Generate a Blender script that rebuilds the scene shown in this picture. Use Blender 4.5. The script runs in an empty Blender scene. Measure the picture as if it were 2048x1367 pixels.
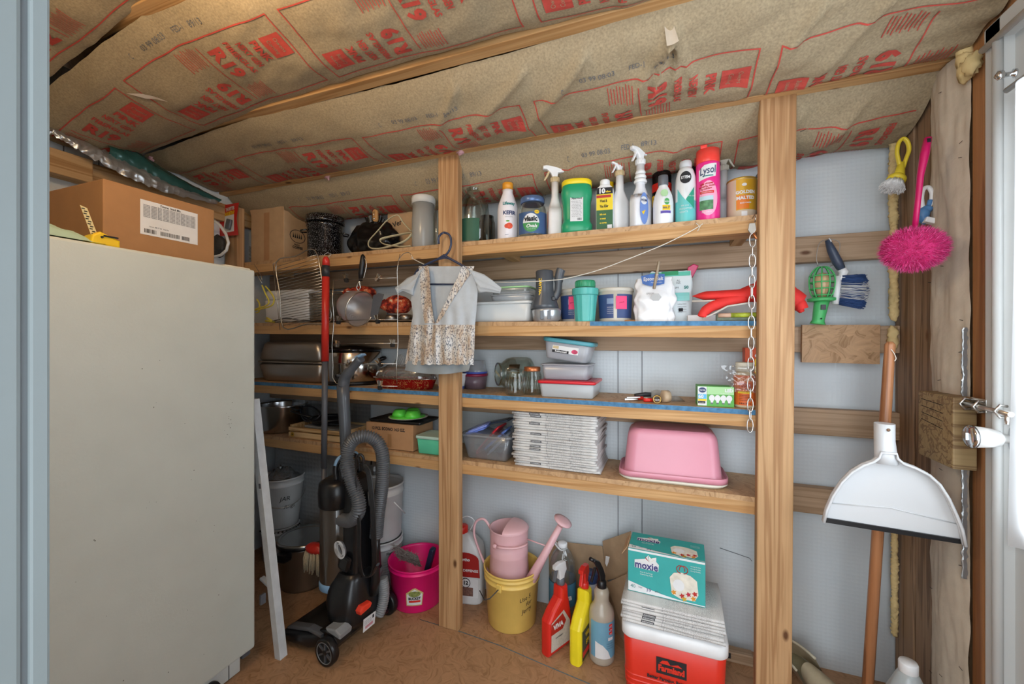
import bpy, bmesh, math, random
from math import sin, cos, tan, pi, atan, atan2, radians, sqrt
from mathutils import Vector, Matrix, noise
random.seed(7)
sc = bpy.context.scene
COL = sc.collection
# ------------------------------------------------------------------ camera
FPX, TH, CH, HY = 815.0, radians(20.5), 1.14, 679.0
cd = bpy.data.cameras.new('camera'); cam = bpy.data.objects.new('camera', cd); COL.objects.link(cam)
cd.sensor_width = 36; cd.lens = FPX / 2048 * 36; cd.shift_y = -4.5 / 2048; cd.clip_start = 0.02
cam.location = (0, 0, CH); cam.rotation_euler = (pi / 2, 0, TH)
sc.camera = cam
# ------------------------------------------------------------------ world, lamps, exposure
sc.view_settings.view_transform = 'Standard'
sc.view_settings.look = 'None'; sc.view_settings.gamma = 1; sc.view_settings.use_curve_mapping = False
sc.view_settings.exposure = 0.0
w = bpy.data.worlds.new('world'); sc.world = w; w.use_nodes = True
w.node_tree.nodes['Background'].inputs[0].default_value = (0.80, 0.90, 1.0, 1)
w.node_tree.nodes['Background'].inputs[1].default_value = 1.5
def area(name, loc, rot, sx, sy, power, col):
    l = bpy.data.lights.new(name, 'AREA'); l.shape = 'RECTANGLE'; l.size = sx; l.size_y = sy
    l.energy = power; l.color = col
    o = bpy.data.objects.new(name, l); COL.objects.link(o); o.location = loc; o.rotation_euler = rot
    return o
sc.cycles.transparent_max_bounces = 32
area('doorway_daylight', (0.0, -0.75, 1.20), (radians(90), 0, 0), 1.5, 2.0, 32, (0.90, 0.96, 1.0))
area('window_daylight', (1.15, 0.80, 1.15), (0, radians(90), 0), 1.3, 0.85, 44, (0.86, 0.94, 1.0))
lp = bpy.data.lights.new('ceiling_bulb', 'POINT'); lp.energy = 9; lp.color = (1.0, 0.72, 0.43); lp.shadow_soft_size = 0.05
lo = bpy.data.objects.new('ceiling_bulb', lp); COL.objects.link(lo); lo.location = (-0.95, 0.42, 1.93)
# ------------------------------------------------------------------ pixel rays to places in the room
def XA(px, Y): return Y * tan(atan((px - 1024) / FPX) - TH)
def DEP(X, Y): return -sin(TH) * X + cos(TH) * Y
def Q(px, py, Y):
    X = XA(px, Y); return Vector((X, Y, CH + (HY - py) / FPX * DEP(X, Y)))
def QX(px, py, X):
    Y = X / tan(atan((px - 1024) / FPX) - TH); return Vector((X, Y, CH + (HY - py) / FPX * DEP(X, Y)))
def QZ(px, py, z):
    d = (CH - z) * FPX / (py - HY); a = tan(atan((px - 1024) / FPX) - TH)
    Y = d / (cos(TH) - sin(TH) * a); return Vector((Y * a, Y, z))
def CYL(p0, p1, Y):
    a0 = atan((p0 - 1024) / FPX) - TH; a1 = atan((p1 - 1024) / FPX) - TH
    am = (a0 + a1) / 2; X = Y * tan(am); return X, (Y / cos(am)) * sin((a1 - a0) / 2)
def ZT(px, py, Y): return Q(px, py, Y).z
def FACE(X, Y): return atan2(-Y, -X) + pi / 2      # turn so that the front (local -y) looks at the doorway
# ------------------------------------------------------------------ materials
def hx(h):
    h = h.lstrip('#'); c = [int(h[i:i + 2], 16) / 255 for i in (0, 2, 4)]
    return tuple((x / 12.92 if x <= 0.04045 else ((x + 0.055) / 1.055) ** 2.4) for x in c) + (1,)
MATS = {}
class N:
    def __init__(s, name):
        s.m = bpy.data.materials.new(name); s.m.use_nodes = True; s.t = s.m.node_tree; s.b = s.t.nodes['Principled BSDF']
        s.tc = s.t.nodes.new('ShaderNodeTexCoord')
    def n(s, ty, **k):
        o = s.t.nodes.new(ty)
        for a, v in k.items():
            if a.startswith('i_'): o.inputs[int(a[2:]) if a[2:].isdigit() else a[2:].replace('_', ' ')].default_value = v
            else: setattr(o, a, v)
        return o
    def l(s, a, b): s.t.links.new(a, b)
    def map(s, scale, rot=(0, 0, 0), src='Object'):
        m = s.n('ShaderNodeMapping'); m.inputs['Scale'].default_value = scale; m.inputs['Rotation'].default_value = rot
        s.l(s.tc.outputs[src], m.inputs[0]); return m.outputs[0]
    def ramp(s, fac, stops):
        r = s.n('ShaderNodeValToRGB'); e = r.color_ramp.elements
        e[0].position, e[0].color = stops[0]; e[1].position, e[1].color = stops[-1]
        for p, c in stops[1:-1]:
            x = e.new(p); x.color = c
        s.l(fac, r.inputs[0]); return r.outputs[0]
    def bump(s, h, st, dist=0.002):
        b = s.n('ShaderNodeBump'); b.inputs['Strength'].default_value = st; b.inputs['Distance'].default_value = dist
        s.l(h, b.inputs['Height']); s.l(b.outputs[0], s.b.inputs['Normal'])
def pm(name, col, rough=0.5, metal=0.0, var=0.06, vs=14, bump=0.0, bs=60, **kw):
    if name in MATS: return MATS[name]
    k = N(name); c = hx(col) if isinstance(col, str) else col
    nz = k.n('ShaderNodeTexNoise'); nz.inputs['Scale'].default_value = vs; nz.inputs['Detail'].default_value = 4
    k.l(k.map((1, 1, 1)), nz.inputs['Vector'])
    lo_ = tuple(x * (1 - var) for x in c[:3]) + (1,); hi = tuple(min(1, x * (1 + var)) for x in c[:3]) + (1,)
    k.l(k.ramp(nz.outputs[0], [(0.3, lo_), (0.7, hi)]), k.b.inputs['Base Color'])
    k.b.inputs['Roughness'].default_value = rough; k.b.inputs['Metallic'].default_value = metal
    for a, v in kw.items(): k.b.inputs[a.replace('_', ' ')].default_value = v
    if bump:
        n2 = k.n('ShaderNodeTexNoise'); n2.inputs['Scale'].default_value = bs; n2.inputs['Detail'].default_value = 5
        k.l(k.map((1, 1, 1)), n2.inputs['Vector']); k.bump(n2.outputs[0], bump)
    MATS[name] = k.m; return k.m
def wood(name, cl, cdk, axis=0, gs=26, knots=True, rough=0.62, off=0.0):
    k = N(name); sq = [gs, gs, gs]; sq[axis] = gs * 0.035
    v = k.map(tuple(sq))
    k.t.nodes[-1].inputs['Location'].default_value = (off, off * 1.7, off * .6)
    nz = k.n('ShaderNodeTexNoise'); nz.inputs['Scale'].default_value = 1.0; nz.inputs['Detail'].default_value = 3; nz.inputs['Distortion'].default_value = 0.6
    k.l(v, nz.inputs['Vector'])
    wv = k.n('ShaderNodeMath', operation='MULTIPLY'); wv.inputs[1].default_value = 17; k.l(nz.outputs[0], wv.inputs[0])
    sn = k.n('ShaderNodeMath', operation='SINE'); k.l(wv.outputs[0], sn.inputs[0])
    c1 = k.ramp(sn.outputs[0], [(0.0, hx(cl)), (0.55, hx(cl)), (1.0, hx(cdk))])
    f = [150, 150, 150]; f[axis] = 4
    n2 = k.n('ShaderNodeTexNoise'); n2.inputs['Scale'].default_value = 1; n2.inputs['Detail'].default_value = 5; k.l(k.map(tuple(f)), n2.inputs['Vector'])
    mx = k.n('ShaderNodeMix', data_type='RGBA', blend_type='MULTIPLY'); mx.inputs[0].default_value = 0.42
    k.l(c1, mx.inputs[6]); k.l(k.ramp(n2.outputs[0], [(0.3, (0.62, 0.58, 0.52, 1)), (0.62, (1, 1, 1, 1))]), mx.inputs[7])
    n3 = k.n('ShaderNodeTexNoise'); n3.inputs['Scale'].default_value = 3.1; k.l(k.map((1, 1, 1)), n3.inputs['Vector'])
    m2 = k.n('ShaderNodeMix', data_type='RGBA', blend_type='MULTIPLY'); m2.inputs[0].default_value = 0.6
    k.l(mx.outputs[2], m2.inputs[6]); k.l(k.ramp(n3.outputs[0], [(0.3, (0.78, 0.74, 0.68, 1)), (0.7, (1, 1, 1, 1))]), m2.inputs[7])
    outc = m2.outputs[2]
    if knots:
        kn = [9, 9, 9]; kn[axis] = 4.2
        vo = k.n('ShaderNodeTexVoronoi'); vo.inputs['Scale'].default_value = 1; k.l(k.map(tuple(kn)), vo.inputs['Vector'])
        m3 = k.n('ShaderNodeMix', data_type='RGBA'); k.l(k.ramp(vo.outputs[0], [(0.055, (1, 1, 1, 1)), (0.10, (0, 0, 0, 1))]), m3.inputs[0])
        k.l(outc, m3.inputs[6]); m3.inputs[7].default_value = hx('#5e3a1c'); outc = m3.outputs[2]
    k.l(outc, k.b.inputs['Base Color']); k.b.inputs['Roughness'].default_value = rough
    k.bump(n2.outputs[0], 0.25); MATS[name] = k.m; return k.m
def osb(name, cl, cdk, sc_=1.0, plane=(0, 1)):
    k = N(name)
    v1 = k.n('ShaderNodeTexNoise'); v1.inputs['Scale'].default_value = 9 * sc_; k.l(k.map((1, 1, 1)), v1.inputs['Vector'])
    mp = k.n('ShaderNodeVectorMath', operation='MULTIPLY_ADD'); mp.inputs[1].default_value = (0.06,) * 3
    k.l(v1.outputs[1], mp.inputs[0]); k.l(k.map((1, 1, 1)), mp.inputs[2])
    outs = []
    for i, r in enumerate((0.35, 1.25, 2.3)):
        m = k.n('ShaderNodeMapping', vector_type='TEXTURE'); m.inputs['Scale'].default_value = (1 / (150 * sc_), 1 / (14 * sc_), 1 / (14 * sc_)); m.inputs['Rotation'].default_value = (0, r * plane[0], r * plane[1])
        k.l(mp.outputs[0], m.inputs[0]); nz = k.n('ShaderNodeTexNoise'); nz.inputs['Scale'].default_value = 0.7; nz.inputs['Detail'].default_value = 3; k.l(m.outputs[0], nz.inputs['Vector']); outs.append(nz)
    vo = k.n('ShaderNodeTexVoronoi'); vo.inputs['Scale'].default_value = 24 * sc_; k.l(mp.outputs[0], vo.inputs['Vector']); sp = k.n('ShaderNodeSeparateColor'); k.l(vo.outputs[1], sp.inputs[0])
    g1 = k.n('ShaderNodeMath', operation='GREATER_THAN'); g1.inputs[1].default_value = .35; k.l(sp.outputs[0], g1.inputs[0]); g2 = k.n('ShaderNodeMath', operation='GREATER_THAN'); g2.inputs[1].default_value = .68; k.l(sp.outputs[0], g2.inputs[0])
    m1 = k.n('ShaderNodeMix'); k.l(g1.outputs[0], m1.inputs[0]); k.l(outs[0].outputs[0], m1.inputs[2]); k.l(outs[1].outputs[0], m1.inputs[3])
    m2 = k.n('ShaderNodeMix'); k.l(g2.outputs[0], m2.inputs[0]); k.l(m1.outputs[0], m2.inputs[2]); k.l(outs[2].outputs[0], m2.inputs[3])
    bw = k.n('ShaderNodeMath', operation='MULTIPLY_ADD'); bw.inputs[1].default_value = .16; k.l(sp.outputs[1], bw.inputs[0]); k.l(m2.outputs[0], bw.inputs[2])
    k.l(k.ramp(bw.outputs[0], [(0.36, hx(cdk)), (0.56, hx(cl)), (0.85, tuple(min(1, x * 1.18) for x in hx(cl)[:3]) + (1,))]), k.b.inputs['Base Color'])
    k.b.inputs['Roughness'].default_value = 0.55; k.bump(bw.outputs[0], 0.35, 0.001)
    MATS[name] = k.m; return k.m
def clear(name, tint, fac=0.12, rough=0.03, base=None, bw=0.0):
    """thin clear glass or plastic: see-through with a sheen; bw mixes in some milky body colour"""
    if name in MATS: return MATS[name]
    k = N(name); t = k.t; out = t.nodes['Material Output']
    tr = k.n('ShaderNodeBsdfTransparent'); tr.inputs[0].default_value = hx(tint)
    gl = k.n('ShaderNodeBsdfGlossy'); gl.inputs['Roughness'].default_value = rough
    lw = k.n('ShaderNodeLayerWeight'); lw.inputs[0].default_value = 0.35
    ma = k.n('ShaderNodeMath', operation='MULTIPLY_ADD', use_clamp=True); ma.inputs[1].default_value = 0.55; ma.inputs[2].default_value = fac * 0.5
    k.l(lw.outputs[1], ma.inputs[0])
    m1 = k.n('ShaderNodeMixShader'); k.l(ma.outputs[0], m1.inputs[0]); k.l(tr.outputs[0], m1.inputs[1]); k.l(gl.outputs[0], m1.inputs[2])
    res = m1.outputs[0]
    if bw:
        k.b.inputs['Base Color'].default_value = hx(base or tint); k.b.inputs['Roughness'].default_value = 0.3
        m2 = k.n('ShaderNodeMixShader'); m2.inputs[0].default_value = bw; k.l(res, m2.inputs[1]); k.l(k.b.outputs[0], m2.inputs[2]); res = m2.outputs[0]
    k.l(res, out.inputs[0]); MATS[name] = k.m; return k.m
# ------------------------------------------------------------------ mesh builder
TXT = {}
def text_mesh(s, bold=0.0, shear=0.0, spacing=1.0):
    key = (s, bold, shear, spacing)
    if key in TXT: return TXT[key]
    cu = bpy.data.curves.new('txt', 'FONT'); cu.body = s; cu.size = 1; cu.align_x = 'CENTER'; cu.align_y = 'CENTER'
    cu.offset = bold; cu.shear = shear; cu.resolution_u = 2; cu.space_character = spacing
    o = bpy.data.objects.new('txt', cu); COL.objects.link(o)
    dg = bpy.context.evaluated_depsgraph_get(); dg.update(); e = o.evaluated_get(dg); me = e.to_mesh()
    v = [(p.co.x, p.co.y) for p in me.vertices]; f = [tuple(p.vertices) for p in me.polygons]
    e.to_mesh_clear(); bpy.data.objects.remove(o); bpy.data.curves.remove(cu)
    TXT[key] = (v, f); return TXT[key]
def dice(v2, f, step):
    bm = bmesh.new(); vs = [bm.verts.new((x, y, 0)) for x, y in v2]
    for q in f:
        try: bm.faces.new([vs[i] for i in q])
        except ValueError: pass
    for ax in (0, 1):
        lo_ = min(p[ax] for p in v2); hi = max(p[ax] for p in v2); t = math.floor(lo_ / step) * step + step
        while t < hi:
            co = [0, 0, 0]; co[ax] = t; no = [0, 0, 0]; no[ax] = 1
            bmesh.ops.bisect_plane(bm, geom=bm.verts[:] + bm.edges[:] + bm.faces[:], plane_co=co, plane_no=no); t += step
    bm.verts.index_update(); r = ([(p.co.x, p.co.y) for p in bm.verts], [tuple(p.index for p in q.verts) for q in bm.faces]); bm.free(); return r
class MB:
    def __init__(s): s.v = []; s.f = []; s.mi = []; s.sm = []; s.mats = []; s.noflip = True
    def idx(s, m):
        if m not in s.mats: s.mats.append(m)
        return s.mats.index(m)
    def add(s, v, f, mat, smooth=True, M=None):
        o = len(s.v); s.v += [tuple(M @ Vector(p)) if M is not None else tuple(p) for p in v]
        i = s.idx(mat)
        for q in f: s.f.append(tuple(o + a for a in q)); s.mi.append(i); s.sm.append(smooth)
        return s
    def box(s, c, d, mat, rot=None, bev=0.0, seg=2, M=None, taper=None):
        bm = bmesh.new(); bmesh.ops.create_cube(bm, size=1)
        for p in bm.verts:
            k = 1.0
            if taper is not None and p.co.z < 0: k = taper
            p.co = Vector((p.co.x * d[0] * k, p.co.y * d[1] * k, p.co.z * d[2]))
        if bev: bmesh.ops.bevel(bm, geom=bm.edges[:], offset=min(bev, min(d) * 0.49), segments=seg, profile=0.5, affect='EDGES')
        R = Matrix.Translation(c) @ (rot.to_4x4() if rot is not None else Matrix.Identity(4))
        if M is not None: R = M @ R
        bm.verts.index_update(); v = [R @ p.co for p in bm.verts]; f = [tuple(p.index for p in q.verts) for q in bm.faces]; bm.free()
        return s.add(v, f, mat, False)
    def rbox(s, c, d, mat, r=0.01, rz=0.004, taper=1.0, n=5, M=None, open_top=False, th=0.0, smooth=True):
        """box with rounded upright corners; taper shrinks the bottom; open_top makes a tub with wall th"""
        def ring(w, h, rr, z):
            o = []
            for (sx, sy, a0) in ((1, -1, -pi / 2), (1, 1, 0), (-1, 1, pi / 2), (-1, -1, pi)):
                for i in range(n + 1):
                    a = a0 + i * pi / 2 / n; o.append((c[0] + sx * (w / 2 - rr) + rr * cos(a), c[1] + sy * (h / 2 - rr) + rr * sin(a), z))
            return o
        z0 = c[2] - d[2] / 2; z1 = c[2] + d[2] / 2; w, h = d[0], d[1]; R = []
        k = taper
        if rz: R.append(ring(w * k - 2 * rz, h * k - 2 * rz, max(r - rz, .001), z0))
        R.append(ring(w * k, h * k, r, z0 + rz))
        if open_top:
            R.append(ring(w, h, r, z1)); R.append(ring(w - 2 * th, h - 2 * th, max(r - th, .001), z1)); R.append(ring(w * k - 2 * th, h * k - 2 * th, max(r - th, .001), z0 + th + rz))
        else:
            R.append(ring(w, h, r, z1 - rz))
            if rz: R.append(ring(w - 2 * rz, h - 2 * rz, max(r - rz, .001), z1))
        return s.loft(R, mat, M=M, smooth=smooth)
    def loft(s, R, mat, closed=True, caps=(True, True), M=None, smooth=True):
        n = len(R[0]); v = [p for r in R for p in r]; f = []
        for i in range(len(R) - 1):
            for j in range(n if closed else n - 1):
                k = (j + 1) % n; f.append((i * n + j, i * n + k, (i + 1) * n + k, (i + 1) * n + j))
        s.add(v, f, mat, smooth, M); o = len(s.v) - len(v); i = s.idx(mat)
        if caps[0]: s.f.append(tuple(o + j for j in reversed(range(n)))); s.mi.append(i); s.sm.append(False)
        if caps[1]: s.f.append(tuple(o + (len(R) - 1) * n + j for j in range(n))); s.mi.append(i); s.sm.append(False)
        return s
    def lathe(s, prof, mat, n=32, M=None, caps=(True, True), c=(0, 0), a0=0.0, a1=None, sy=1.0):
        if a1 is None:
            R = [[(c[0] + r * cos(2 * pi * j / n), c[1] + sy * r * sin(2 * pi * j / n), z) for j in range(n)] for r, z in prof]
            return s.loft([r for r in R], mat, True, (caps[0] and prof[0][0] > 1e-5, caps[1] and prof[-1][0] > 1e-5), M)
        R = [[(c[0] + r * cos(a0 + (a1 - a0) * j / n), c[1] + sy * r * sin(a0 + (a1 - a0) * j / n), z) for j in range(n + 1)] for r, z in prof]
        return s.loft(R, mat, False, (False, False), M)
    def tube(s, pts, r, mat, n=8, closed=False, M=None, flat=1.0):
        P = [Vector(p) for p in pts]; R = []; L = len(P); up = None
        for i, p in enumerate(P):
            if closed: t = P[(i + 1) % L] - P[i - 1]
            else: t = P[min(i + 1, L - 1)] - P[max(i - 1, 0)]
            if t.length < 1e-9: t = Vector((0, 0, 1))
            t.normalize()
            if up is None: up = Vector((0, 0, 1)) if abs(t.z) < 0.9 else Vector((1, 0, 0))
            x = up - t * up.dot(t)
            if x.length < 1e-6: x = t.orthogonal()
            x.normalize(); y = t.cross(x); up = x
            rr = r[i] if isinstance(r, (list, tuple)) else r
            R.append([tuple(p + x * (rr * cos(2 * pi * j / n)) * flat + y * (rr * sin(2 * pi * j / n))) for j in range(n)])
        if closed: R.append(R[0]); return s.loft(R, mat, True, (False, False), M)
        return s.loft(R, mat, True, (True, True), M)
    def prism(s, poly, th, mat, axis='y', c=(0, 0, 0), bev=0.0, M=None, seg=2):
        bm = bmesh.new()
        mk = {'y': lambda a, b, t: (a, t, b), 'x': lambda a, b, t: (t, a, b), 'z': lambda a, b, t: (a, b, t)}[axis]
        lo_ = [bm.verts.new(Vector(mk(a, b, -th / 2)) + Vector(c)) for a, b in poly]; hi = [bm.verts.new(Vector(mk(a, b, th / 2)) + Vector(c)) for a, b in poly]
        n = len(poly); bm.faces.new(list(reversed(lo_))); bm.faces.new(hi)
        for i in range(n): bm.faces.new((lo_[i], lo_[(i + 1) % n], hi[(i + 1) % n], hi[i]))
        bmesh.ops.recalc_face_normals(bm, faces=bm.faces[:])
        if bev:
            es = [e for e in bm.edges if abs(mkd(e.verts[0].co - e.verts[1].co, axis)) < 1e-7]
            bmesh.ops.bevel(bm, geom=es, offset=min(bev, th * 0.45), segments=seg, profile=0.5, affect='EDGES')
        bm.verts.index_update(); v = [p.co.copy() for p in bm.verts]; f = [tuple(p.index for p in q.verts) for q in bm.faces]; bm.free()
        return s.add(v, f, mat, False, M)
    def grid(s, fn, nu, nv, mat, smooth=True, M=None, closed=False):
        v = [fn(i / nu, j / nv) for j in range(nv + 1) for i in range(nu + 1)]
        f = [(j * (nu + 1) + i, j * (nu + 1) + i + 1, (j + 1) * (nu + 1) + i + 1, (j + 1) * (nu + 1) + i) for j in range(nv) for i in range(nu)]
        return s.add(v, f, mat, smooth, M)
    def poly2(s, pts, mat, mp, step=None, M=None):
        v, f = pts, [tuple(range(len(pts)))]
        if step: v, f = dice(v, f, step)
        return s.add([mp(x, y) for x, y in v], f, mat, False, M)
    def rect2(s, x0, y0, x1, y1, mat, mp, step=None, M=None): return s.poly2([(x0, y0), (x1, y0), (x1, y1), (x0, y1)], mat, mp, step, M)
    def text(s, txt, size, mat, mp, c=(0, 0), bold=0.0, shear=0.0, rot=0.0, step=None, M=None, sx=1.0, w=None):
        v, f = text_mesh(txt, bold, shear)
        if not v: return s
        if w:
            cw = max(p[0] for p in v) - min(p[0] for p in v); sx = w / (cw * size)
        cr, sr = cos(rot), sin(rot); q = []
        for x, y in v:
            x, y = x * size * sx, y * size; q.append((c[0] + x * cr - y * sr, c[1] + x * sr + y * cr))
        if step: q, f = dice(q, f, step)
        return s.add([mp(x, y) for x, y in q], f, mat, False, M)
    def build(s, name, parent=None, rel=False, fix=True, uv=None):
        me = bpy.data.meshes.new(name); v = s.v
        if rel and parent is not None:
            iv = parent.matrix_basis.inverted(); v = [tuple(iv @ Vector(p)) for p in v]
        me.from_pydata(v, [], s.f); me.polygons.foreach_set('material_index', s.mi); me.polygons.foreach_set('use_smooth', s.sm)
        for m in s.mats: me.materials.append(m)
        if fix:
            bm = bmesh.new(); bm.from_mesh(me); bmesh.ops.remove_doubles(bm, verts=bm.verts[:], dist=1e-6); bmesh.ops.recalc_face_normals(bm, faces=bm.faces[:]); bm.to_mesh(me); bm.free()
        me.update(); o = bpy.data.objects.new(name, me); COL.objects.link(o)
        if parent is not None: o.parent = parent
        return o
def mkd(v, axis): return {'y': v.y, 'x': v.x, 'z': v.z}[axis]
def thing(name, label, cat, loc=(0, 0, 0), rotz=0.0, group=None):
    o = bpy.data.objects.new(name, None); COL.objects.link(o); o.location = loc; o.rotation_euler = (0, 0, rotz)
    o.empty_display_size = 0.02; o['label'] = label; o['category'] = cat
    if group: o['group'] = group
    return o
def tag(o, label, cat, group=None):
    o['label'] = label; o['category'] = cat
    if group: o['group'] = group
    return o
def struct(o): o['kind'] = 'structure'; return o
def copy_tree(o, parent=None):
    c = o.copy(); COL.objects.link(c); c.parent = parent
    for ch in list(o.children): copy_tree(ch, c)
    return c
def cylmap(r, z0=0.0, e=0.0006, ph=-pi / 2): return lambda x, y: ((r + e) * cos(ph + x / r), (r + e) * sin(ph + x / r), y + z0)
def frontmap(d, z0=0.0, x0=0.0, e=0.0007): return lambda x, y: (x + x0, -d - e, y + z0)
def ngrad(x, y, z, s): return noise.noise(Vector((x * s, y * s, z * s)))
# ------------------------------------------------------------------ shared materials
PINE_X = wood('pine_along', '#cfa470', '#b98a55', 0, 22)
PINE_XD = wood('pine_weathered', '#b89c80', '#a3876a', 0, 26, off=3)
PINE_Y = wood('pine_deep', '#c4a072', '#a8804f', 1, 22)
PINE_Z = wood('pine_upright', '#c8a074', '#ad8258', 2, 26, knots=True)
STUD_Z = wood('old_stud', '#94765a', '#6f543c', 2, 34, off=5)
STUD_Z2 = wood('jamb_stud', '#b17c4e', '#8f5d36', 2, 20, off=8)
OSB_F = osb('osb_floor', '#ab8461', '#936e4b', 1.5)
OSB_S = osb('osb_sheet', '#ba966e', '#a07a52', 1.4)
OSB_P = osb('osb_block', '#b48f6a', '#94704a', 1.4, (1, 0))
BLUE_E = pm('blue_edge_paint', '#4a7ca2', 0.8, 0, 0.3, 60, 0.3)
WHITE = pm('white_plastic', '#e6e8ea', 0.35)
CREAM = pm('cream_plastic', '#dcd8c8', 0.4)
BLACK = pm('black_plastic', '#16171a', 0.35)
BLACKG = pm('black_gloss', '#0b0b0d', 0.12)
GREY = pm('grey_plastic', '#5b5f66', 0.35)
DGREY = pm('dark_grey_plastic', '#33363b', 0.4)
STEEL = pm('steel', '#cfcdc9', 0.28, 1.0, 0.05, 6)
STEELB = pm('bright_wire', '#c9c6bf', 0.25, 1.0)
DSTEEL = pm('dark_steel', '#a39b92', 0.38, 1.0, 0.08, 5)
INK = pm('black_ink', '#1c1c20', 0.7)
INKG = pm('grey_ink', '#6a6c72', 0.8)
CARD = pm('cardboard', '#b58a62', 0.85, 0, 0.05, 30, 0.12, 90)
CARDL = pm('cardboard_light', '#c4a27c', 0.85, 0, 0.05, 30, 0.12, 90)
RED = pm('red_plastic', '#d8281c', 0.35)
PAPERW = pm('white_paper', '#dedfe0', 0.8)
KRAFT = pm('kraft_facing', '#a09074', 0.8, 0, 0.2, 190, 0.12, 400)
KRAFTL = pm('pale_kraft_facing', '#c5b7a4', 0.8, 0, 0.06, 30, 0.3, 90)
KRED = pm('kraft_red_print', '#bf4a40', 0.8, 0, 0.12, 60)
FOAM = pm('spray_foam', '#d8c08a', 0.8, 0, 0.12, 20, 0.4, 50)
CLEAR = clear('clear_glass', '#e9efec', 0.10)
CLEARG = clear('greenish_glass', '#eef2ee', 0.10)
CLEARP = clear('clear_plastic', '#eef1f4', 0.16, 0.12, '#dfe4ea', 0.25)
MILKY = clear('milky_plastic', '#e6ebee', 0.1, 0.2, '#d5dade', 0.62)
# bubble insulation on the walls
def bubble(name, col, metal, rough, scale, strength):
    k = N(name); vo = k.n('ShaderNodeTexVoronoi'); vo.inputs['Scale'].default_value = scale; vo.inputs['Randomness'].default_value = 0.15
    k.l(k.map((1, 1, 1)), vo.inputs['Vector'])
    nz = k.n('ShaderNodeTexNoise'); nz.inputs['Scale'].default_value = 3; nz.inputs['Detail'].default_value = 5; k.l(k.map((1, 1, 1)), nz.inputs['Vector'])
    c = hx(col); k.l(k.ramp(nz.outputs[0], [(0.3, tuple(x * .9 for x in c[:3]) + (1,)), (0.7, c)]), k.b.inputs['Base Color'])
    ad = k.n('ShaderNodeMath', operation='MULTIPLY_ADD'); ad.inputs[1].default_value = 1.6; k.l(nz.outputs[0], ad.inputs[0]); k.l(vo.outputs[0], ad.inputs[2])
    k.bump(ad.outputs[0], strength, 0.003); k.b.inputs['Metallic'].default_value = metal; k.b.inputs['Roughness'].default_value = rough
    MATS[name] = k.m; return k.m
WFOAM = bubble('white_bubble_sheet', '#d3dade', 0.0, 0.38, 75, 0.3)
FOIL = bubble('silver_bubble_foil', '#b9bdc0', 0.72, 0.3, 46, 1.0)
ENAMEL = pm('fridge_enamel', '#ccd2ca', 0.38, 0, 0.03, 8, 0.25, 160)
# ------------------------------------------------------------------ setting
XL, XR, YB, YF = -2.08, 0.711, 1.70, 0.15
Y0 = 1.417                                    # front of the posts
def zc(Y): return 2.242 - 0.26 * Y            # underside of the rafters
b = MB(); b.box((-0.6, 0.4, -0.02), (3.6, 2.9, 0.04), OSB_F); struct(b.build('floor'))
b = MB(); b.box((-0.68, YB + 0.03, 1.0), (2.9, 0.05, 2.1), WFOAM)
for px in (1236, 1284): b.box((XA(px, YB), YB + 0.004, 0.95), (0.0025, 0.003, 1.65), INKG)
b.tube([(XA(1440, YB), YB + 0.004, .36), (XA(1500, YB), YB + .004, .34), (.3, YB + .004, .33)], 0.0012, INKG, 5)
struct(b.build('wall_back'))
b = MB(); b.box((XL - 0.025, 0.8, 1.05), (0.05, 1.9, 2.2), WFOAM)
for y in (0.83, 0.93, 1.03): b.box((XL + 0.001, y, 1.9), (0.003, 0.003, 0.3), INKG)
struct(b.build('wall_left'))
b = MB(); b.box((XR + 0.055, 1.53, 1.05), (0.05, 0.54, 2.2), OSB_S); b.box((XR + 0.055, 0.22, 1.05), (0.05, 0.42, 2.2), OSB_S); b.box((XR + 0.055, 0.85, 2.02), (0.05, 0.9, 0.3), OSB_S)
struct(b.build('wall_right'))
WPAINT = pm('pale_blue_paint', '#7b8587', 0.5, 0, 0.04, 6)
WPAINTD = pm('seam_gap', '#5d6468', 0.7)
b = MB(); b.box((-1.355, YF + 0.02, 1.05), (1.67, 0.05, 2.2), WFOAM); b.box((0.92, YF - 0.03, 1.05), (1.0, 0.05, 2.2), WFOAM)
b.box((0, YF - .03, 2.12), (.86, .05, .16), WPAINT)
struct(b.build('wall_front'))
b = MB(); b.box((-0.68, 0.35, 2.36 - 0.26 * 0.35 + 0.03), (2.95, 2.95, 0.03), OSB_S, rot=Matrix.Rotation(-atan(0.26), 3, 'X')); struct(b.build('ceiling'))
# doorway trim close at the left of the view
b = MB(); jx = -0.395
b.box((-.46, .1555, 1.0), (.08, .011, 2.2), WPAINT, bev=.002)
b.box((-.46, .097, 1.0), (.08, .100, 2.2), WPAINT, bev=.003)
b.box((-.462, .149, 1.0), (.08, .006, 2.2), WPAINTD)
struct(b.build('trim_1'))
# wooden rails across the back wall
for i, z in enumerate((1.45, 1.141, 0.86, 0.59)):
    b = MB(); b.box((-0.68 + 0.0, YB - 0.019, z), (2.78, 0.038, 0.089), PINE_XD, bev=0.003); struct(b.build('trim_%d' % (i + 2)))
b = MB(); b.box((-0.68, YB - 0.02, 1.822), (2.78, 0.038, 0.04), PINE_XD, bev=0.003); struct(b.build('trim_6'))
b = MB(); b.box((XL + 0.02, 0.95, 1.77), (0.038, 1.48, 0.085), PINE_Y, bev=0.003); struct(b.build('trim_7'))
b = MB(); b.box((XL + 0.058, 0.52, 1.768), (0.038, 0.72, 0.087), PINE_Y, bev=0.003); struct(b.build('trim_8'))
b = MB(); b.box((XL + 0.05, 1.436, 0.9), (0.09, 0.038, 1.8), PINE_Z, bev=0.003); struct(b.build('trim_9'))
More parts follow.
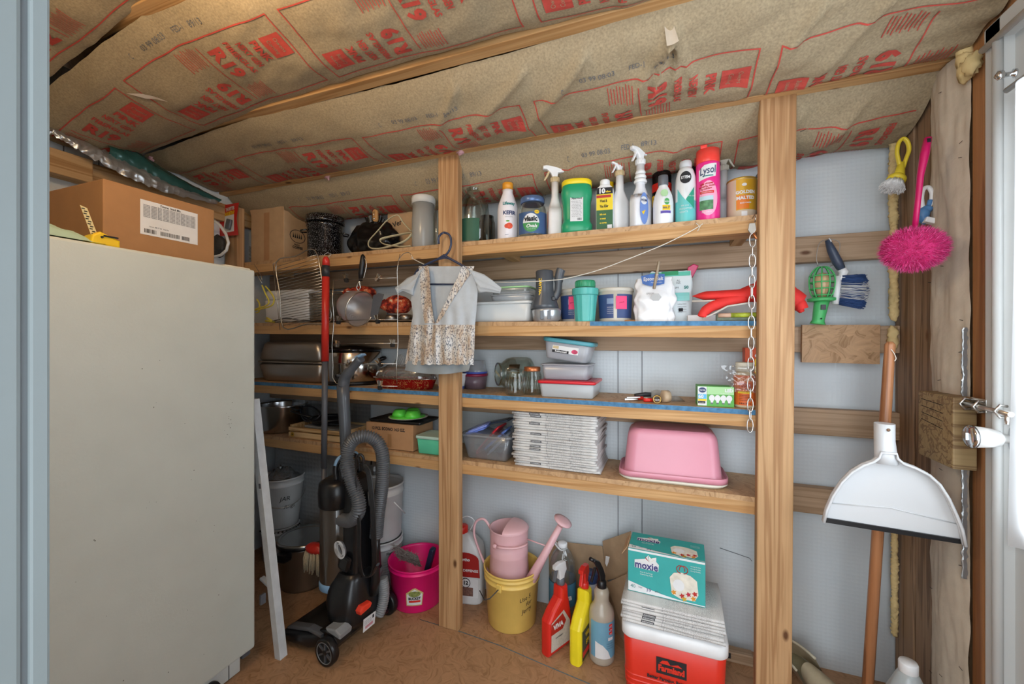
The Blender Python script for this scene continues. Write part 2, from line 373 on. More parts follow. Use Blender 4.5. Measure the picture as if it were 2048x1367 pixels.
# studs of the right wall
b = MB(); b.box((XR + 0.02, 1.64, 0.93), (0.045, 0.105, 1.87), STUD_Z, bev=0.003); b.box((XR + 0.024, 1.54, 0.93), (0.045, 0.09, 1.87), STUD_Z, bev=0.003); struct(b.build('trim_10'))
b = MB(); b.box((XR + 0.030, 1.32, 0.93), (0.06, 0.04, 1.92), STUD_Z2, bev=0.003); struct(b.build('trim_11'))
b = MB(); b.box((XR + 0.03, 0.85, 1.885), (0.06, 0.9, 0.05), STUD_Z2, bev=0.003); struct(b.build('trim_12'))
# rafters
RY = [0.345, 0.70, 1.06, 1.413]
RAFT = []
for i, y in enumerate(RY):
    b = MB(); b.box((-0.68, y, zc(y) + 0.060), (2.84, 0.042, 0.14), PINE_X, bev=0.002); struct(b.build('trim_%d' % (13 + i)))
# ------------------------------------------------------------------ insulation batts
SAG = [0.045, 0.04, 0.042, 0.07]
CRE = {2: [(0.02, 0.03, -0.16, 0.30, .016, .018), (0.02, 0.03, -0.05, 0.27, .014, .012), (0.03, 0.03, 0.03, 0.22, .012, .01), (-0.2, 0.03, -0.50, 0.30, .016, .02), (-0.38, 0.03, -0.75, 0.28, .013, .02), (-.6, .03, -.78, .2, .01, .015), (.35, .05, .2, .3, .014, .02), (.5, .05, .36, .3, .012, .018), (.02, .04, .1, .25, .01, .012)],
       1: [(0.3, 0.1, 0.2, 0.34, .012, .02), (.5, .05, .38, .3, .014, .02), (.42, .02, .3, .3, .01, .015)], 3: [(0.1, 0.0, -0.05, 0.2, .01, .02), (.4, .02, .25, .3, .012, .025), (.55, .02, .4, .3, .012, .02), (-.3, .02, -.4, .2, .008, .02)], 0: []}
def crease(k, X, v):
    d = 0
    for (x0, v0, x1, v1, dp, wd) in CRE[k]:
        ax, av = x1 - x0, v1 - v0; L2 = ax * ax + av * av; t = max(0, min(1, ((X - x0) * ax + (v - v0) * av) / L2))
        dd = (X - x0 - ax * t) ** 2 + (v - v0 - av * t) ** 2
        d += 1.7 * dp * math.exp(-dd / (wd * wd * (0.3 + t))) * (1 - 0.75 * t) * (1 if t > 0.02 else 0.5)
    return d
def gap(k, X): return 0.006 + (0.022 if k == 2 else .014) * max(0, sin(X * 1.9 + (2.9 if k == 2 else k * 1.7 + 1.2))) ** 1.5 + 0.004 * noise.noise(Vector((X * 6, k * 9.1, 0)))
def batt_pt(k, X, v, off=0.0):
    """v = metres from the camera-side edge towards the wall"""
    ya = RY[k]; yb = RY[k + 1] if k < 3 else YB + 0.03; W = yb - ya
    t = max(0.0, min(1.0, v / W)); y = ya + gap(k, X) + (W - gap(k, X) - gap(k + 1, X)) * t
    s = SAG[k] * (1.0 + 0.25 * sin(X * 1.9 + k)) * max(0, sin(pi * t)) ** 0.75
    wr = (0.010 + .008 * (X > -.1)) * noise.noise(Vector((X * 5, y * 9, k * 3.3))) + (0.0045 + .003 * (X > -.1)) * noise.noise(Vector((X * 15 + y * 12, y * 22, k * 7.7)))
    rag = (0.007 * noise.noise(Vector((X * 17, k * 5.0, 1))) + .005 * abs(sin(X * 14 + k))) * (1 - min(1, t * (1 - t) * 12))
    e = min(1, t * (1 - t) * 9)
    lft = max(0, -1.35 - X); ex = lft * 0.22 * max(0, 1 - abs(y - 0.75) * 2.2)
    z = zc(y) - 0.004 - s - (wr + crease(k, X, v)) * e * (1 if k < 3 else .8) + rag * 0.6 - ex - off
    return (X, y, z)
BL = ['nearest kraft-faced insulation batt at the top left corner of the view', 'kraft-faced insulation batt lit warm above the fridge, second from the camera', 'creased kraft-faced insulation batt with staple pleats above the posts', 'farthest kraft-faced insulation batt sagging over the top shelf against the back wall']
def batt_print(mb, k, s0, vo):
    mp = lambda x, y: batt_pt(k, x, y, 0.0022)
    def T(s, size, sc_, vc, wid, up, bold=0.02):
        # up: reads towards the doorway; otherwise towards the wall
        v, f = text_mesh(s, bold); cw = max(p[0] for p in v) - min(p[0] for p in v); fx = wid / cw
        pts = [((s0 + sc_ - y * size, vc - x * fx) if up else (s0 + sc_ + y * size, vc + x * fx)) for x, y in v]
        if min(p[0] for p in pts) < XL + .05 or max(p[0] for p in pts) > XR - .05: return
        q, f = dice(pts, f, 0.014); mb.add([mp(*p) for p in q], f, KRED, False)
    def R(x0, v0, x1, v1, m=KRED, st=0.014, o=0.0):
        x0 += s0; x1 += s0
        if x0 < XL + .04 or x1 > XR - .02: return
        mm = (lambda x, y: batt_pt(k, x, y, 0.0022 + o)); mb.rect2(x0, v0, x1, v1, m, mm, st)
    vt, vb = 0.075 + vo, 0.325 + vo * 0.35
    lw = 0.0035
    n = 8
    for i in range(n): R(.61 * i / n, vt, .61 * (i + 1) / n, vt + lw); R(.61 * i / n, vb - lw, .61 * (i + 1) / n, vb)
    R(0, vt, lw, vb); R(.61 - lw, vt, .61, vb)
    v1, v2 = .115 + vo, .255 + vo * .7
    for up in (True, False):
        g = (lambda a: a) if up else (lambda a: .62 - a); vc = v2 if up else v1 + .045
        T('R19', .066, g(.262), vc, .098, up, .05); T('FIBERGLAS', .027, g(.205), vc, .108, up, .03); T('NEXT GEN', .030, g(.165), vc, .085, up, .035); T('PINK', .036, g(.12), vc, .07, up, .045)
        a, c_ = sorted((g(.022), g(.092))); R(a, vc - .034, c_, vc + .034)
        for j, wd in enumerate(('Owens', 'Corning')):
            v, f = text_mesh(wd, 0.0); cw = max(p[0] for p in v) - min(p[0] for p in v); fx = .045 / cw; yy = .012 - j * .024
            pts = [((s0 + g(.057) - (y * .018 + yy), vc - x * fx) if up else (s0 + g(.057) + (y * .018 + yy), vc + x * fx)) for x, y in v]
            if min(p[0] for p in pts) > XL + .05 and max(p[0] for p in pts) < XR - .05: mb.add([batt_pt(k, p[0], p[1], 0.0030) for p in pts], f, KRAFT, False)
        hv = (vt + .012, vt + .075) if up else (vb - .08, vb - .018)
        for j in range(9):
            xx = g(.225 + j * .0085); R(xx - .0012, hv[0] + .004 * (j % 3), xx + .0012, hv[1] - .006 * (j % 2))
    R(.309, vt + .02, .312, vb - .02)
    q = s0 + .1
    if q > XL + .1 and q + .4 < XR:
        for wd, xx, ww in (('C', .0, .008), ('03 99 08:03', .10, .10), ('FED-1', .21, .04), ('89/13', .28, .05)):
            mb.text(wd, .02, INKG, lambda x, y: batt_pt(k, x, 2 * (vt - .03) - y, 0.0022), c=(q + xx, vt - .03), w=ww, step=.02, sx=1)
OFFS = [-1.25, -1.607, -0.38, -0.43]; VO = [0.0, 0.0, 0.055, 0.01]
for k in range(4):
    W = (RY[k + 1] if k < 3 else YB + .03) - RY[k]
    t = thing('insulation_batt', BL[k], 'insulation', (-0.68, RY[k] + W / 2, zc(RY[k] + W / 2) - .04), 0, 'insulation batts between the rafters')
    b = MB(); b.grid(lambda u, v, k=k, W=W: batt_pt(k, XL + 0.012 + (XR - XL - 0.02) * u, v * W), 260, 44, KRAFT)
    b.build('facing', t, rel=True, fix=False)
    b = MB()
    for j in range(-3, 4): batt_print(b, k, OFFS[k] + .655 * j, VO[k])
    b.build('printed_lettering', t, rel=True, fix=False)
# paper flap pulled out on the creased batt, and pink fibre tufts
fp = Vector(batt_pt(2, 0.01, 0.03)); b = MB()
b.grid(lambda u, v: (fp.x + (u - .5) * (.020 + .008 * v) + .010 * v, fp.y - .004 + .004 * sin(u * 3), fp.z + .004 - .05 * v + .006 * u), 8, 8, KRAFTL)
tag(b.build('paper_flap'), 'torn pale paper flap hanging where the creased batt is stapled', 'paper')
b = MB(); sl = [(-1.64, .10), (-1.60, .125), (-1.555, .175), (-1.575, .165), (-1.61, .14)]
b.poly2(sl, pm('torn_paper_edge', '#d8cdc0', .9), lambda x, y: batt_pt(1, x, y, .006), .012); tag(b.build('torn_flap', fix=False), 'pale torn flap in the printed batt above the cardboard box', 'paper')
PFIB = pm('pink_fibre', '#d9a9ae', 0.95, 0, 0.15, 40, 0.6, 60)
def blob(mb, c, r, mat, sq=(1, 1, 1), n=12, amp=0.35, sd=0.0):
    def fn(u, v):
        a, e = 2 * pi * u, pi * (v - .5); d = Vector((cos(a) * cos(e), sin(a) * cos(e), sin(e)))
        k = r * (1 + amp * noise.noise(d * 2.2 + Vector((sd, c[0] * 9, c[2] * 7))))
        return (c[0] + d.x * k * sq[0], c[1] + d.y * k * sq[1], c[2] + d.z * k * sq[2])
    mb.grid(fn, n, n, mat); return mb
for (px, py, Y, r, lb) in ((655, 374, 1.41, .016, 'pink fibreglass tuft poking down above the canning pot'), (920, 303, 1.40, .013, 'pink fibreglass tuft beside the head of the middle post'), (228, 300, .98, .03, 'pale fibreglass tuft at the torn end of the batt above the box'), (300, 325, 1.08, .014, 'pink fibreglass tuft hanging over the green plastic sheet')):
    b = MB(); p = Q(px, py, Y); kk = max(j for j in range(4) if RY[j] <= p.y); p.z = batt_pt(kk, p.x, p.y - RY[kk])[2] - .002; blob(b, p, r, PFIB, (1.2, .6, 1), amp=.8); tag(b.build('fibreglass_tuft'), lb, 'insulation tuft')
# foil and green sheet hanging along the left wall
GSHEET = pm('green_plastic_sheet', '#2f5a58', 0.25, 0.2, 0.2, 20, 0.8, 30)
def strip(P1, P2, n, mat, nm, lb, cat, dx=0.0, jag=0.006):
    def ip(P, u):
        u *= len(P) - 1; i = min(int(u), len(P) - 2); return P[i].lerp(P[i + 1], u - i)
    b = MB(); b.grid(lambda u, v: tuple(ip(P1, u).lerp(ip(P2, u), v) + Vector((dx * sin(pi * v) + jag * noise.noise(Vector((u * 30, v * 6, 2))), 0, jag * noise.noise(Vector((u * 40, v * 3, 9)))))), n, 8, mat)
    return tag(b.build(nm, fix=False), lb, cat)
strip([QX(60, 240, -1.99), QX(103, 258, -1.99), QX(190, 292, -1.99), QX(250, 318, -1.99), QX(330, 358, -1.99), QX(430, 398, -1.99)], [QX(60, 250, -1.96), QX(103, 268, -1.96), QX(160, 302, -1.95), QX(245, 350, -1.95), QX(330, 385, -1.96), QX(432, 408, -1.97)], 60, FOIL, 'foil_sheet', 'silver bubble foil hanging along the top of the left wall', 'insulation foil', .02, .012)
strip([QX(205, 285, -2.0), QX(270, 300, -2.0), QX(340, 345, -2.0), QX(436, 398, -2.0)], [QX(215, 312, -1.975), QX(270, 345, -1.975), QX(340, 380, -1.975), QX(434, 405, -1.975)], 40, GSHEET, 'plastic_sheet', 'dark green plastic sheet tucked above the silver foil at left', 'plastic sheet', .03, .006)
# foil panel low on the back wall
b = MB(); b.grid(lambda u, v: (-2.02 + u * .76 - .05 * v * (u > .9), YB - .048 - .006 * noise.noise(Vector((u * 5, v * 5, 0))), .01 + v * .53), 40, 30, FOIL); tag(b.build('foil_sheet', fix=False), 'silver bubble foil sheet low in the back left corner behind the pails', 'insulation foil')
b = MB(); b.grid(lambda u, v: (-2.02 + u * .62, YB - .01 - .004 * noise.noise(Vector((u * 5, v * 5, 3))), .66 + v * .24), 40, 16, FOIL); tag(b.build('foil_sheet', fix=False), 'silver bubble foil behind the frying pans under the blue-edged shelf', 'insulation foil')
# kraft paper of the right wall
def rk(u, v, z0=0.02, z1=1.86):
    y = 1.335 + u * .155 + (.006 * noise.noise(Vector((v * 40, 1, 0))) if u > .9 else 0)
    return (XR - 0.006 - .014 * sin(pi * u) - .006 * noise.noise(Vector((u * 3, v * 9, 2))) - .003 * noise.noise(Vector((u * 12, v * 30, 5))), y, z0 + (z1 - z0) * v)
t = thing('wall_insulation', 'pale kraft-faced insulation stapled between the studs beside the door', 'insulation', (XR - .01, 1.41, 0.02))
b = MB(); b.grid(rk, 24, 120, KRAFTL); b.build('facing', t, rel=True, fix=False)
b = MB(); random.seed(3)
for i in range(26):
    u = random.choice((.12, .5, .93)); v = random.random(); p = rk(u, v); b.tube([(p[0] - .003, p[1] - .005, p[2]), (p[0] - .004, p[1] + .005, p[2] + random.uniform(-.003, .003))], .0007, INK, 4)
b.build('staples', t, rel=True, fix=False)
b = MB(); b.grid(lambda u, v: (XR - .012 - .01 * sin(pi * u) + .004 * noise.noise(Vector((u * 9, v * 60, 0))), 1.333 + .003 * u * (1 + .6 * noise.noise(Vector((3, v * 30, 1)))), .55 + v * .62), 6, 100, FOIL); b.build('foil_edge', t, rel=True, fix=False)
# spray foam beads
def bead(P, r, lb, amp=.5, n=10):
    b = MB()
    for i in range(len(P) - 1):
        a, c_ = Vector(P[i]), Vector(P[i + 1]); L = (c_ - a).length; m = max(1, int(L / (r * 1.0)))
        for j in range(m + (i == len(P) - 2)):
            p = a.lerp(c_, j / m); blob(b, p, r * (1 + .35 * noise.noise(p * 23)), FOAM, (.8, .8, 1.15), n, amp, i * 3 + j)
    return tag(b.build('foam_bead', fix=False), lb, 'spray foam')
bead([(.690, 1.655, 1.80), (.688, 1.655, 1.62), (.690, 1.655, 1.5), (.690, 1.655, 1.33), (.69, 1.655, 1.22)], .015, 'yellow spray foam bead down the corner behind the dish brush')
bead([(.685, 1.65, 1.16), (.685, 1.65, 1.13)], .02, 'yellow spray foam lump above the broom handle')
bead([(.692, 1.655, .62), (.692, 1.655, .2)], .011, 'thin yellow spray foam bead low in the corner behind the broom stick')
bead([(.70, 1.345, 1.86), (.695, 1.33, 1.80), (.69, 1.30, 1.80)], .022, 'yellow spray foam at the top corner of the door frame')
bead([(.70, 1.27, 1.92), (.69, 1.1, 1.95), (.69, .95, 1.98)], .022, 'ragged yellow spray foam along the ceiling above the door')
# ------------------------------------------------------------------ posts
def post(x0, x1, ztop, y, label, lean=0.0):
    t = thing('wooden_post', label, 'post', ((x0 + x1) / 2, y + .019, 0), 0, 'shelf posts')
    b = MB(); b.box((0, 0, ztop / 2), (x1 - x0, .038, ztop), PINE_Z, bev=.004); o = b.build('timber', t); t.rotation_euler = (0, lean, 0); return t
PA0, PA1 = XA(877, Y0), XA(917, Y0); PB0, PB1 = XA(1517, Y0), XA(1590, Y0)
P1 = post(PA0, PA1, 1.872, Y0, 'golden pine post in the middle with the dress hanging on it', -.0015)
P2 = post(PB0 - .008, PB1 - .008, 1.868, Y0, 'thick rough pine post at right with the chain beside it', .007)
b = MB(); b.tube([Q(887, 462, Y0 - .0), Q(886, 466, Y0 - .03)], .0013, STEEL, 6); o = b.build('nail', P1, rel=True)
# ------------------------------------------------------------------ shelves
SH = {1: (1.53, 1.53), 2: (1.199, 1.226), 3: (.921, .932), 4: (.648, .672)}
def sz(i, X):
    a, c_ = SH[i]; t = (0.26 - X) / 2.1; return a + (c_ - a) * max(0, min(1, t))
SL = {1: 'top shelf holding the bottles and spray cans', 2: 'second shelf from the top with a partly blue front edge', 3: 'blue-edged third shelf holding the jars and roasting pan', 4: 'lowest shelf holding the newspapers and pink tub'}
X0s, X1s = XL + .005, PB0 + .06
for i in (1, 2, 3, 4):
    t = thing('wall_shelf', 'long pine and strand-board ' + SL[i], 'shelf', (-.9, 1.455, sz(i, -.9) - .016), 0, 'the four long shelves')
    za, zb = sz(i, X0s), sz(i, X1s); th = .016
    def slab(x0, x1, y0, y1, top, bot, mat, mb):
        z0, z1 = sz(i, x0), sz(i, x1); v = [(x0, y0, z0 - bot), (x1, y0, z1 - bot), (x1, y1, z1 - bot), (x0, y1, z0 - bot), (x0, y0, z0 - top), (x1, y0, z1 - top), (x1, y1, z1 - top), (x0, y1, z0 - top)]
        mb.add(v, [(0, 3, 2, 1), (4, 5, 6, 7), (0, 1, 5, 4), (1, 2, 6, 5), (2, 3, 7, 6), (3, 0, 4, 7)], mat, False)
    b = MB(); slab(X0s, PB0 + .062, 1.456, YB, 0, th, OSB_S, b); b.build('board', t, rel=True)
    b = MB(); slab(X0s, PB0 + .06, 1.456, 1.456 + .089, th, th + .038, PINE_X, b); b.build('front_lip', t, rel=True)
    if i == 3 or i == 2:
        x0 = X0s if i == 3 else XA(1180, 1.455)
        b = MB(); slab(x0, X1s, 1.4545, 1.456, .0005, th, BLUE_E, b); b.build('painted_edge', t, rel=True)
        if i == 3:
            pass
    for xx in (PB0 + .02, PA0 + .05, XL + .1):
        pass
    # cross pieces carrying the shelf between the rails
    b = MB()
    for xx in (-1.9, -.6, .24): b.box((xx, 1.60, sz(i, xx) - th - .019), (.038, .11, .037), PINE_Y)
    b.build('cross_brace', t, rel=True)
# osb block, wood block with bolt
t = thing('wood_offcut', 'square strand-board offcut screwed to the rails beside the green work light', 'wood board', Q(1682, 727, 1.645))
b = MB(); c0, c1 = Q(1603, 650, 1.65), Q(1758, 727, 1.65); b.box(((c0.x + c1.x) / 2, 1.651, (c0.z + c1.z) / 2), (c1.x - c0.x, .016, abs(c0.z - c1.z)), OSB_P, rot=Matrix.Rotation(.01, 3, 'Y')); b.build('board', t, rel=True)
a = QX(1881, 785, XR - .03); c_ = QX(1881, 918, XR - .03)
t = thing('wood_block', 'weathered timber block nailed to the stud where the door bolt slides in', 'wood block', (XR - .02, 1.38, c_.z + .02))
b = MB(); b.box((XR - .032, 1.375, (a.z + c_.z) / 2), (.045, .145, a.z - c_.z), wood('block_wood', '#a28a62', '#7b6040', 0, 40), bev=.003)
for k in range(4): b.tube([(XR - .0553, 1.43, .93 + .0 * k - k * .018 + .05), (XR - .0553, 1.34, .925 - k * .02 + .05)], .0008, INK, 4)
b.build('block', t, rel=True)
# ------------------------------------------------------------------ door at right
DW = pm('door_white', '#c3c5c4', 0.45, 0, 0.03, 5)
dm = MB(); dm.box((XR + .035, 1.28, .95), (.03, .06, 1.9), DW)
for c_, d_ in (((XR + .02, 1.195, .93), (.04, .09, 1.76)), ((XR + .02, .49, .93), (.04, .12, 1.76)), ((XR + .02, .85, .40), (.04, .62, .70)), ((XR + .02, .85, 1.715), (.04, .62, .19))): dm.box(c_, d_, DW, bev=.002)
do = struct(dm.build('door_1'))
b = MB()
b.box((XR + .0, 1.232, .925), (.045, .05, 1.85), DW, bev=.004); b.box((XR + .0, .83, 1.825), (.045, .86, .05), DW, bev=.004)
b.tube([(XR - .025, 1.212, 0), (XR - .025, 1.212, 1.80)], .009, DW, 8); b.tube([(XR - .03, 1.25, 1.80), (XR - .03, .45, 1.80)], .007, DW, 8)
struct(b.build('trim_17'))
CURT = N('curtain_cloth'); tb = CURT.n('ShaderNodeBsdfTranslucent'); tb.inputs[0].default_value = (.95, .97, 1, 1); df = CURT.n('ShaderNodeBsdfDiffuse'); df.inputs[0].default_value = (.9, .92, .94, 1)
mx = CURT.n('ShaderNodeMixShader'); mx.inputs[0].default_value = .6; CURT.l(df.outputs[0], mx.inputs[1]); CURT.l(tb.outputs[0], mx.inputs[2]); CURT.l(mx.outputs[0], CURT.t.nodes['Material Output'].inputs[0])

def cur(u, v):
    y = 1.185 - .62 * u; lo = .70 + .02 * sin(u * 9); z = lo + (1.66 - lo) * v
    return (XR - .035 + .012 * sin(u * 34 + v * 2) * (.5 + .5 * v) + .01 * (1 - v), y - .018 * v * (1 - u), z)
t = thing('curtain', 'bright white cloth curtain hanging over the window of the door', 'curtain', (XR - .03, .88, .70))
b = MB(); b.grid(cur, 90, 20, CURT.m); b.build('cloth', t, rel=True, fix=False)
b = MB(); b.tube([(XR - .035, 1.17, 1.665), (XR - .035, .56, 1.665)], .006, STEEL, 8); b.build('rod', t, rel=True)
# door knob, bolt and coat knob
KN = pm('knob_white', '#e4e4e2', 0.25); CHR = pm('chrome', '#c8cacc', 0.15, 1.0)
kc = QX(1960, 892, XR - .06)
t = thing('door_knob', 'white and chrome lever-style knob on the door edge under the bolt', 'door knob', (XR, 1.215, .925))
def ax(P, rs, mat, mb, n=20):  # lathe along -x from the door face
    Mx = Matrix.Translation(P) @ Matrix.Rotation(-pi / 2, 4, 'Y'); mb.lathe([(r, h) for h, r in rs], mat, n, Mx)
b = MB(); ax((XR, 1.205, .925), [(0, .031), (.006, .031), (.010, .022), (.012, .010)], CHR, b); b.build('rose', t, rel=True)
b = MB(); ax((XR - .012, 1.205, .925), [(0, .009), (.01, .010), (.016, .017), (.03, .021), (.058, .024)], KN, b); b.build('knob', t, rel=True)
b = MB(); ax((XR - .070, 1.205, .925), [(0, .025), (.006, .025), (.009, .018), (.010, .0)], CHR, b); b.box((XR - .081, 1.205, .925), (.004, .004, .016), CHR); b.build('end_cap', t, rel=True)
t = thing('slide_bolt', 'galvanised slide bolt running from the door into the timber block', 'door bolt', (XR, 1.22, .985))
b = MB(); b.box((XR - .0015, 1.195, .985), (.003, .09, .04), STEEL, bev=.001); b.box((XR - .022, 1.275, .988), (.003, .05, .03), STEEL, bev=.001); b.build('plate', t, rel=True)
b = MB(); b.tube([(XR - .034, 1.335, .988), (XR - .034, 1.16, .984)], .0055, STEEL, 12); b.tube([(XR - .034, 1.17, .984), (XR - .036, 1.168, .962)], .004, STEEL, 8); b.build('bolt', t, rel=True)
for y in (1.30, 1.255, 1.19):
    b = MB(); b.tube([(XR - .022, y, .975), (XR - .034, y, .973), (XR - .043, y, .986), (XR - .034, y, .999), (XR - .022, y, .997)], .003, STEEL, 6); b.build('keeper', t, rel=True)
kp = QX(2030, 147, XR)
t = thing('coat_knob', 'small chrome knob high on the door', 'knob', kp); b = MB(); ax((XR, kp.y, kp.z), [(-.004, .010), (.004, .010), (.006, .005), (.018, .006), (.022, .011), (.03, .011), (.034, .0)], CHR, b); b.build('knob', t, rel=True)
for o in list(bpy.data.objects):
    if o.parent is None and o.name.split('.')[0] in ('door_knob', 'slide_bolt', 'coat_knob'):
        o.parent = do; del o['label']; del o['category']
# scuffs on the door
b = MB(); p = QX(2040, 1165, XR - .0008); b.tube([(XR + .0, 1.16, .59), (XR, 1.155, .56), (XR, 1.152, .54)], .0015, INK, 5); b.build('scuff', do)
# ================================================================== left side
# fridge
FX = -1.345
t = thing('fridge', 'cream white enamelled fridge filling the left side of the room', 'fridge', (-1.68, .60, 0))
FY1, FY0 = 1.025, .28; FT = 1.384; FB = .062
b = MB(); b.box((FX - .03, (FY0 + FY1) / 2, (FT + FB) / 2), (.06, FY1 - FY0, FT - FB), ENAMEL, bev=.008, seg=3)
random.seed(11); SP = pm('rust_fleck', '#54544c', 0.8)
for i in range(46):
    y, z = (random.uniform(.5, 1.0), random.uniform(.15, 1.1)) if i < 30 else (random.gauss(.93, .01), random.gauss(.84, .03)); r = random.choice((.0012, .0016, .0024)) * .6
    b.poly2([(r * cos(a * pi / 3), r * sin(a * pi / 3)) for a in range(6)], SP, lambda p, q, y=y, z=z: (FX + .0006, y + p, z + q))
b.build('door', t, rel=True)
b = MB(); b.box((FX - .40, (FY0 + FY1) / 2 + .004, (FT + .09) / 2 - .01), (.66, FY1 - FY0 - .03, FT - .12), ENAMEL, bev=.01); b.build('body', t, rel=True)
b = MB(); b.box((FX - .035, FY1 - .055, FT - .001), (.05, .09, .012), CREAM, bev=.004); b.build('hinge_cover', t, rel=True)
b = MB(); b.box((FX - .035, FY1 - .25, .031), (.03, .42, .058), pm('kick_white', '#cfd3cf', .5), bev=.003); b.box((FX - .0195, FY1 - .08, .031), (.002, .002, .056), DGREY); b.build('kick_plate', t, rel=True)
b = MB(); b.box((FX - .035, FY1 - .018, .05), (.03, .030, .03), GREY, bev=.003); b.build('hinge_foot', t, rel=True)
b = MB(); b.lathe([(.0, -.012), (.02, -.012), (.022, 0), (.02, .012), (.0, .012)], BLACK, 20, Matrix.Translation((FX - .010, FY1 - .14, .022)) @ Matrix.Rotation(pi / 2, 4, 'Y')); b.build('roller', t, rel=True)
# cardboard box on the fridge
X1, X0 = -1.42, -1.80; Ya, Yb = .644, .935; Zb, Zt = FT + .002, 1.576
t = thing('cardboard_box', 'big closed cardboard box with a white printed label lying on the fridge', 'box', ((X0 + X1) / 2, (Ya + Yb) / 2, Zb), 0)
b = MB(); b.box(((X0 + X1) / 2, (Ya + Yb) / 2, (Zb + Zt) / 2), (X1 - X0, Yb - Ya, Zt - Zb), pm('box_tan', '#a67a50', .8, 0, .05, 20, .1, 60), bev=.003); b.build('carton', t, rel=True)
b = MB(); b.add([(X1 - .04, Yb - .10, Zt + .001), (X0 + .02, Yb - .05, Zt + .001), (X0 + .02, Yb + .0, Zt + .001), (X1 - .10, Yb + .0, Zt + .024)], [(0, 1, 2, 3)], CARD, False); b.build('flap', t, rel=True)
lp0, lp1 = QX(280, 397, X1), QX(395, 432, X1); lb0 = QX(277, 466, X1).z
mpx = lambda x, y: (X1 + .0008, x, y); mpx2 = lambda x, y: (X1 + .0014, x, y)
b = MB(); y0, y1 = lp0.y, lp1.y; z1 = lp0.z; z0 = lb0; yc = (y0 + y1) / 2
b.rect2(y0, z0, y1, z1, PAPERW, mpx); b.text('S\'mores  Snack Mix', .009, INK, mpx2, (yc, z1 - .007), .02, w=.055)
for i in range(9):
    z = z1 - .014 - i * .0042
    b.text('lmnoe ratien fseo wheat rnaot corn lteae naci osurs', .005, INKG, mpx2, (yc, z), .02, w=(y1 - y0) * .9)
b.text('lot nr  08 17 24   best by', .005, INKG, mpx2, (yc - .03, z0 + .026), .02, w=.05)
random.seed(5)
for (a, c_) in ((.01, .04), (.05, .10), (.108, .13)):
    q = y0 + a
    while q < y0 + c_:
        wd = random.choice((.0006, .001, .0016)); b.rect2(q, z0 + .006, q + wd, z0 + .018, INK, mpx2); q += wd + random.choice((.0008, .0014))
b.build('paper_label', t, rel=True)
# tape measure with blade standing up
t = thing('tape_measure', 'yellow tape measure with its blade sticking up, lying on the fridge', 'tape measure', QX(196, 490, -1.375))
YEL = pm('yellow_plastic', '#f0c614', .4); p0 = QX(172, 478, -1.375); p1 = QX(232, 492, -1.375)
b = MB(); yy0, yy1 = p0.y, p1.y; b.prism([(yy0, FT), (yy1, FT), (yy1, FT + .018), (yy1 - .02, FT + .026), (yy0 + .02, FT + .034), (yy0 + .004, FT + .022)], .04, YEL, 'x', (-1.375, 0, 0), .004); b.build('case', t, rel=True)
b = MB(); b.box((-1.354, (yy0 + yy1) / 2 + .01, FT + .024), (.003, .03, .004), BLACK); b.lathe([(0, 0), (.003, 0), (.003, .002), (0, .002)], BLACK, 10, Matrix.Translation((-1.355, (yy0 + yy1) / 2 - .008, FT + .02)) @ Matrix.Rotation(pi / 2, 4, 'Y')); b.build('grip', t, rel=True)
ba = QX(188, 470, -1.372); bb = QX(166, 414, -1.372); b = MB(); TAPE = pm('tape_blade', '#e0cf98', .5)
b.add([(ba.x, ba.y - .006, ba.z), (ba.x, ba.y + .008, ba.z), (bb.x, bb.y + .008, bb.z), (bb.x, bb.y - .006, bb.z + .004)], [(0, 1, 2, 3)], TAPE, False)
for i in range(11):
    p = ba.lerp(bb, (i + .5) / 11); b.box((p.x + .0006, p.y + (.002 if i % 2 else -.001), p.z), (.001, .006, .0022), INK)
b.build('blade', t, rel=True, fix=False)
# green cloth
b = MB(); CL = pm('mint_cloth', '#a9c4b2', .9, 0, .08, 20, .3, 40)
b.grid(lambda u, v: (-1.352 - .16 * u, .43 + .19 * v, FT + .003 + .055 * sin(pi * min(1, u * 1.3)) * max(0.02, (1 - v) ** .5) * (1 + .35 * noise.noise(Vector((u * 6, v * 7, 0))))), 20, 26, CL)
tag(b.build('cloth', fix=False), 'crumpled mint green cloth on the fridge beside the door trim', 'cloth')
# mousetrap pack
a = Q(440, 404, 1.405); t = thing('mousetrap_pack', 'red and yellow mousetrap package on the corner stud above the fridge', 'package', Q(460, 470, 1.405), 0)
b = MB(); b.add([tuple(Q(447, 410, 1.395)), tuple(Q(478, 405, 1.395)), tuple(Q(473, 436, 1.395)), tuple(Q(477, 470, 1.395)), tuple(Q(440, 472, 1.395)), tuple(Q(436, 445, 1.395))], [(0, 1, 2, 3, 4, 5)], pm('pack_red', '#c9261f', .4), False)
fm = lambda x, y: tuple(Q(x, y, 1.3935))
b.add([fm(450, 432), fm(468, 428), fm(468, 462), fm(446, 466)], [(0, 1, 2, 3)], PAPERW, False); b.build('card', t, rel=True, fix=False)
b = MB(); pk = Q(460, 420, 1.392); YW = pm('print_yellow', '#f2c81e', .6)
mp = lambda x, y: (pk.x + x, 1.392, pk.z + y + x * .10)
b.text('THE BETTER', .022, PAPERW, mp, (0, .006), .04, w=.062); b.text('MOUSETRAP', .024, YW, mp, (-.003, -.016), .05, w=.066); b.build('lettering', t, rel=True, fix=False)
b = MB(); q = Q(457, 448, 1.385); b.box(q, (.032, .012, .05), GREY, rot=Matrix.Rotation(.3, 3, 'Y'), bev=.004); b.build('trap', t, rel=True)
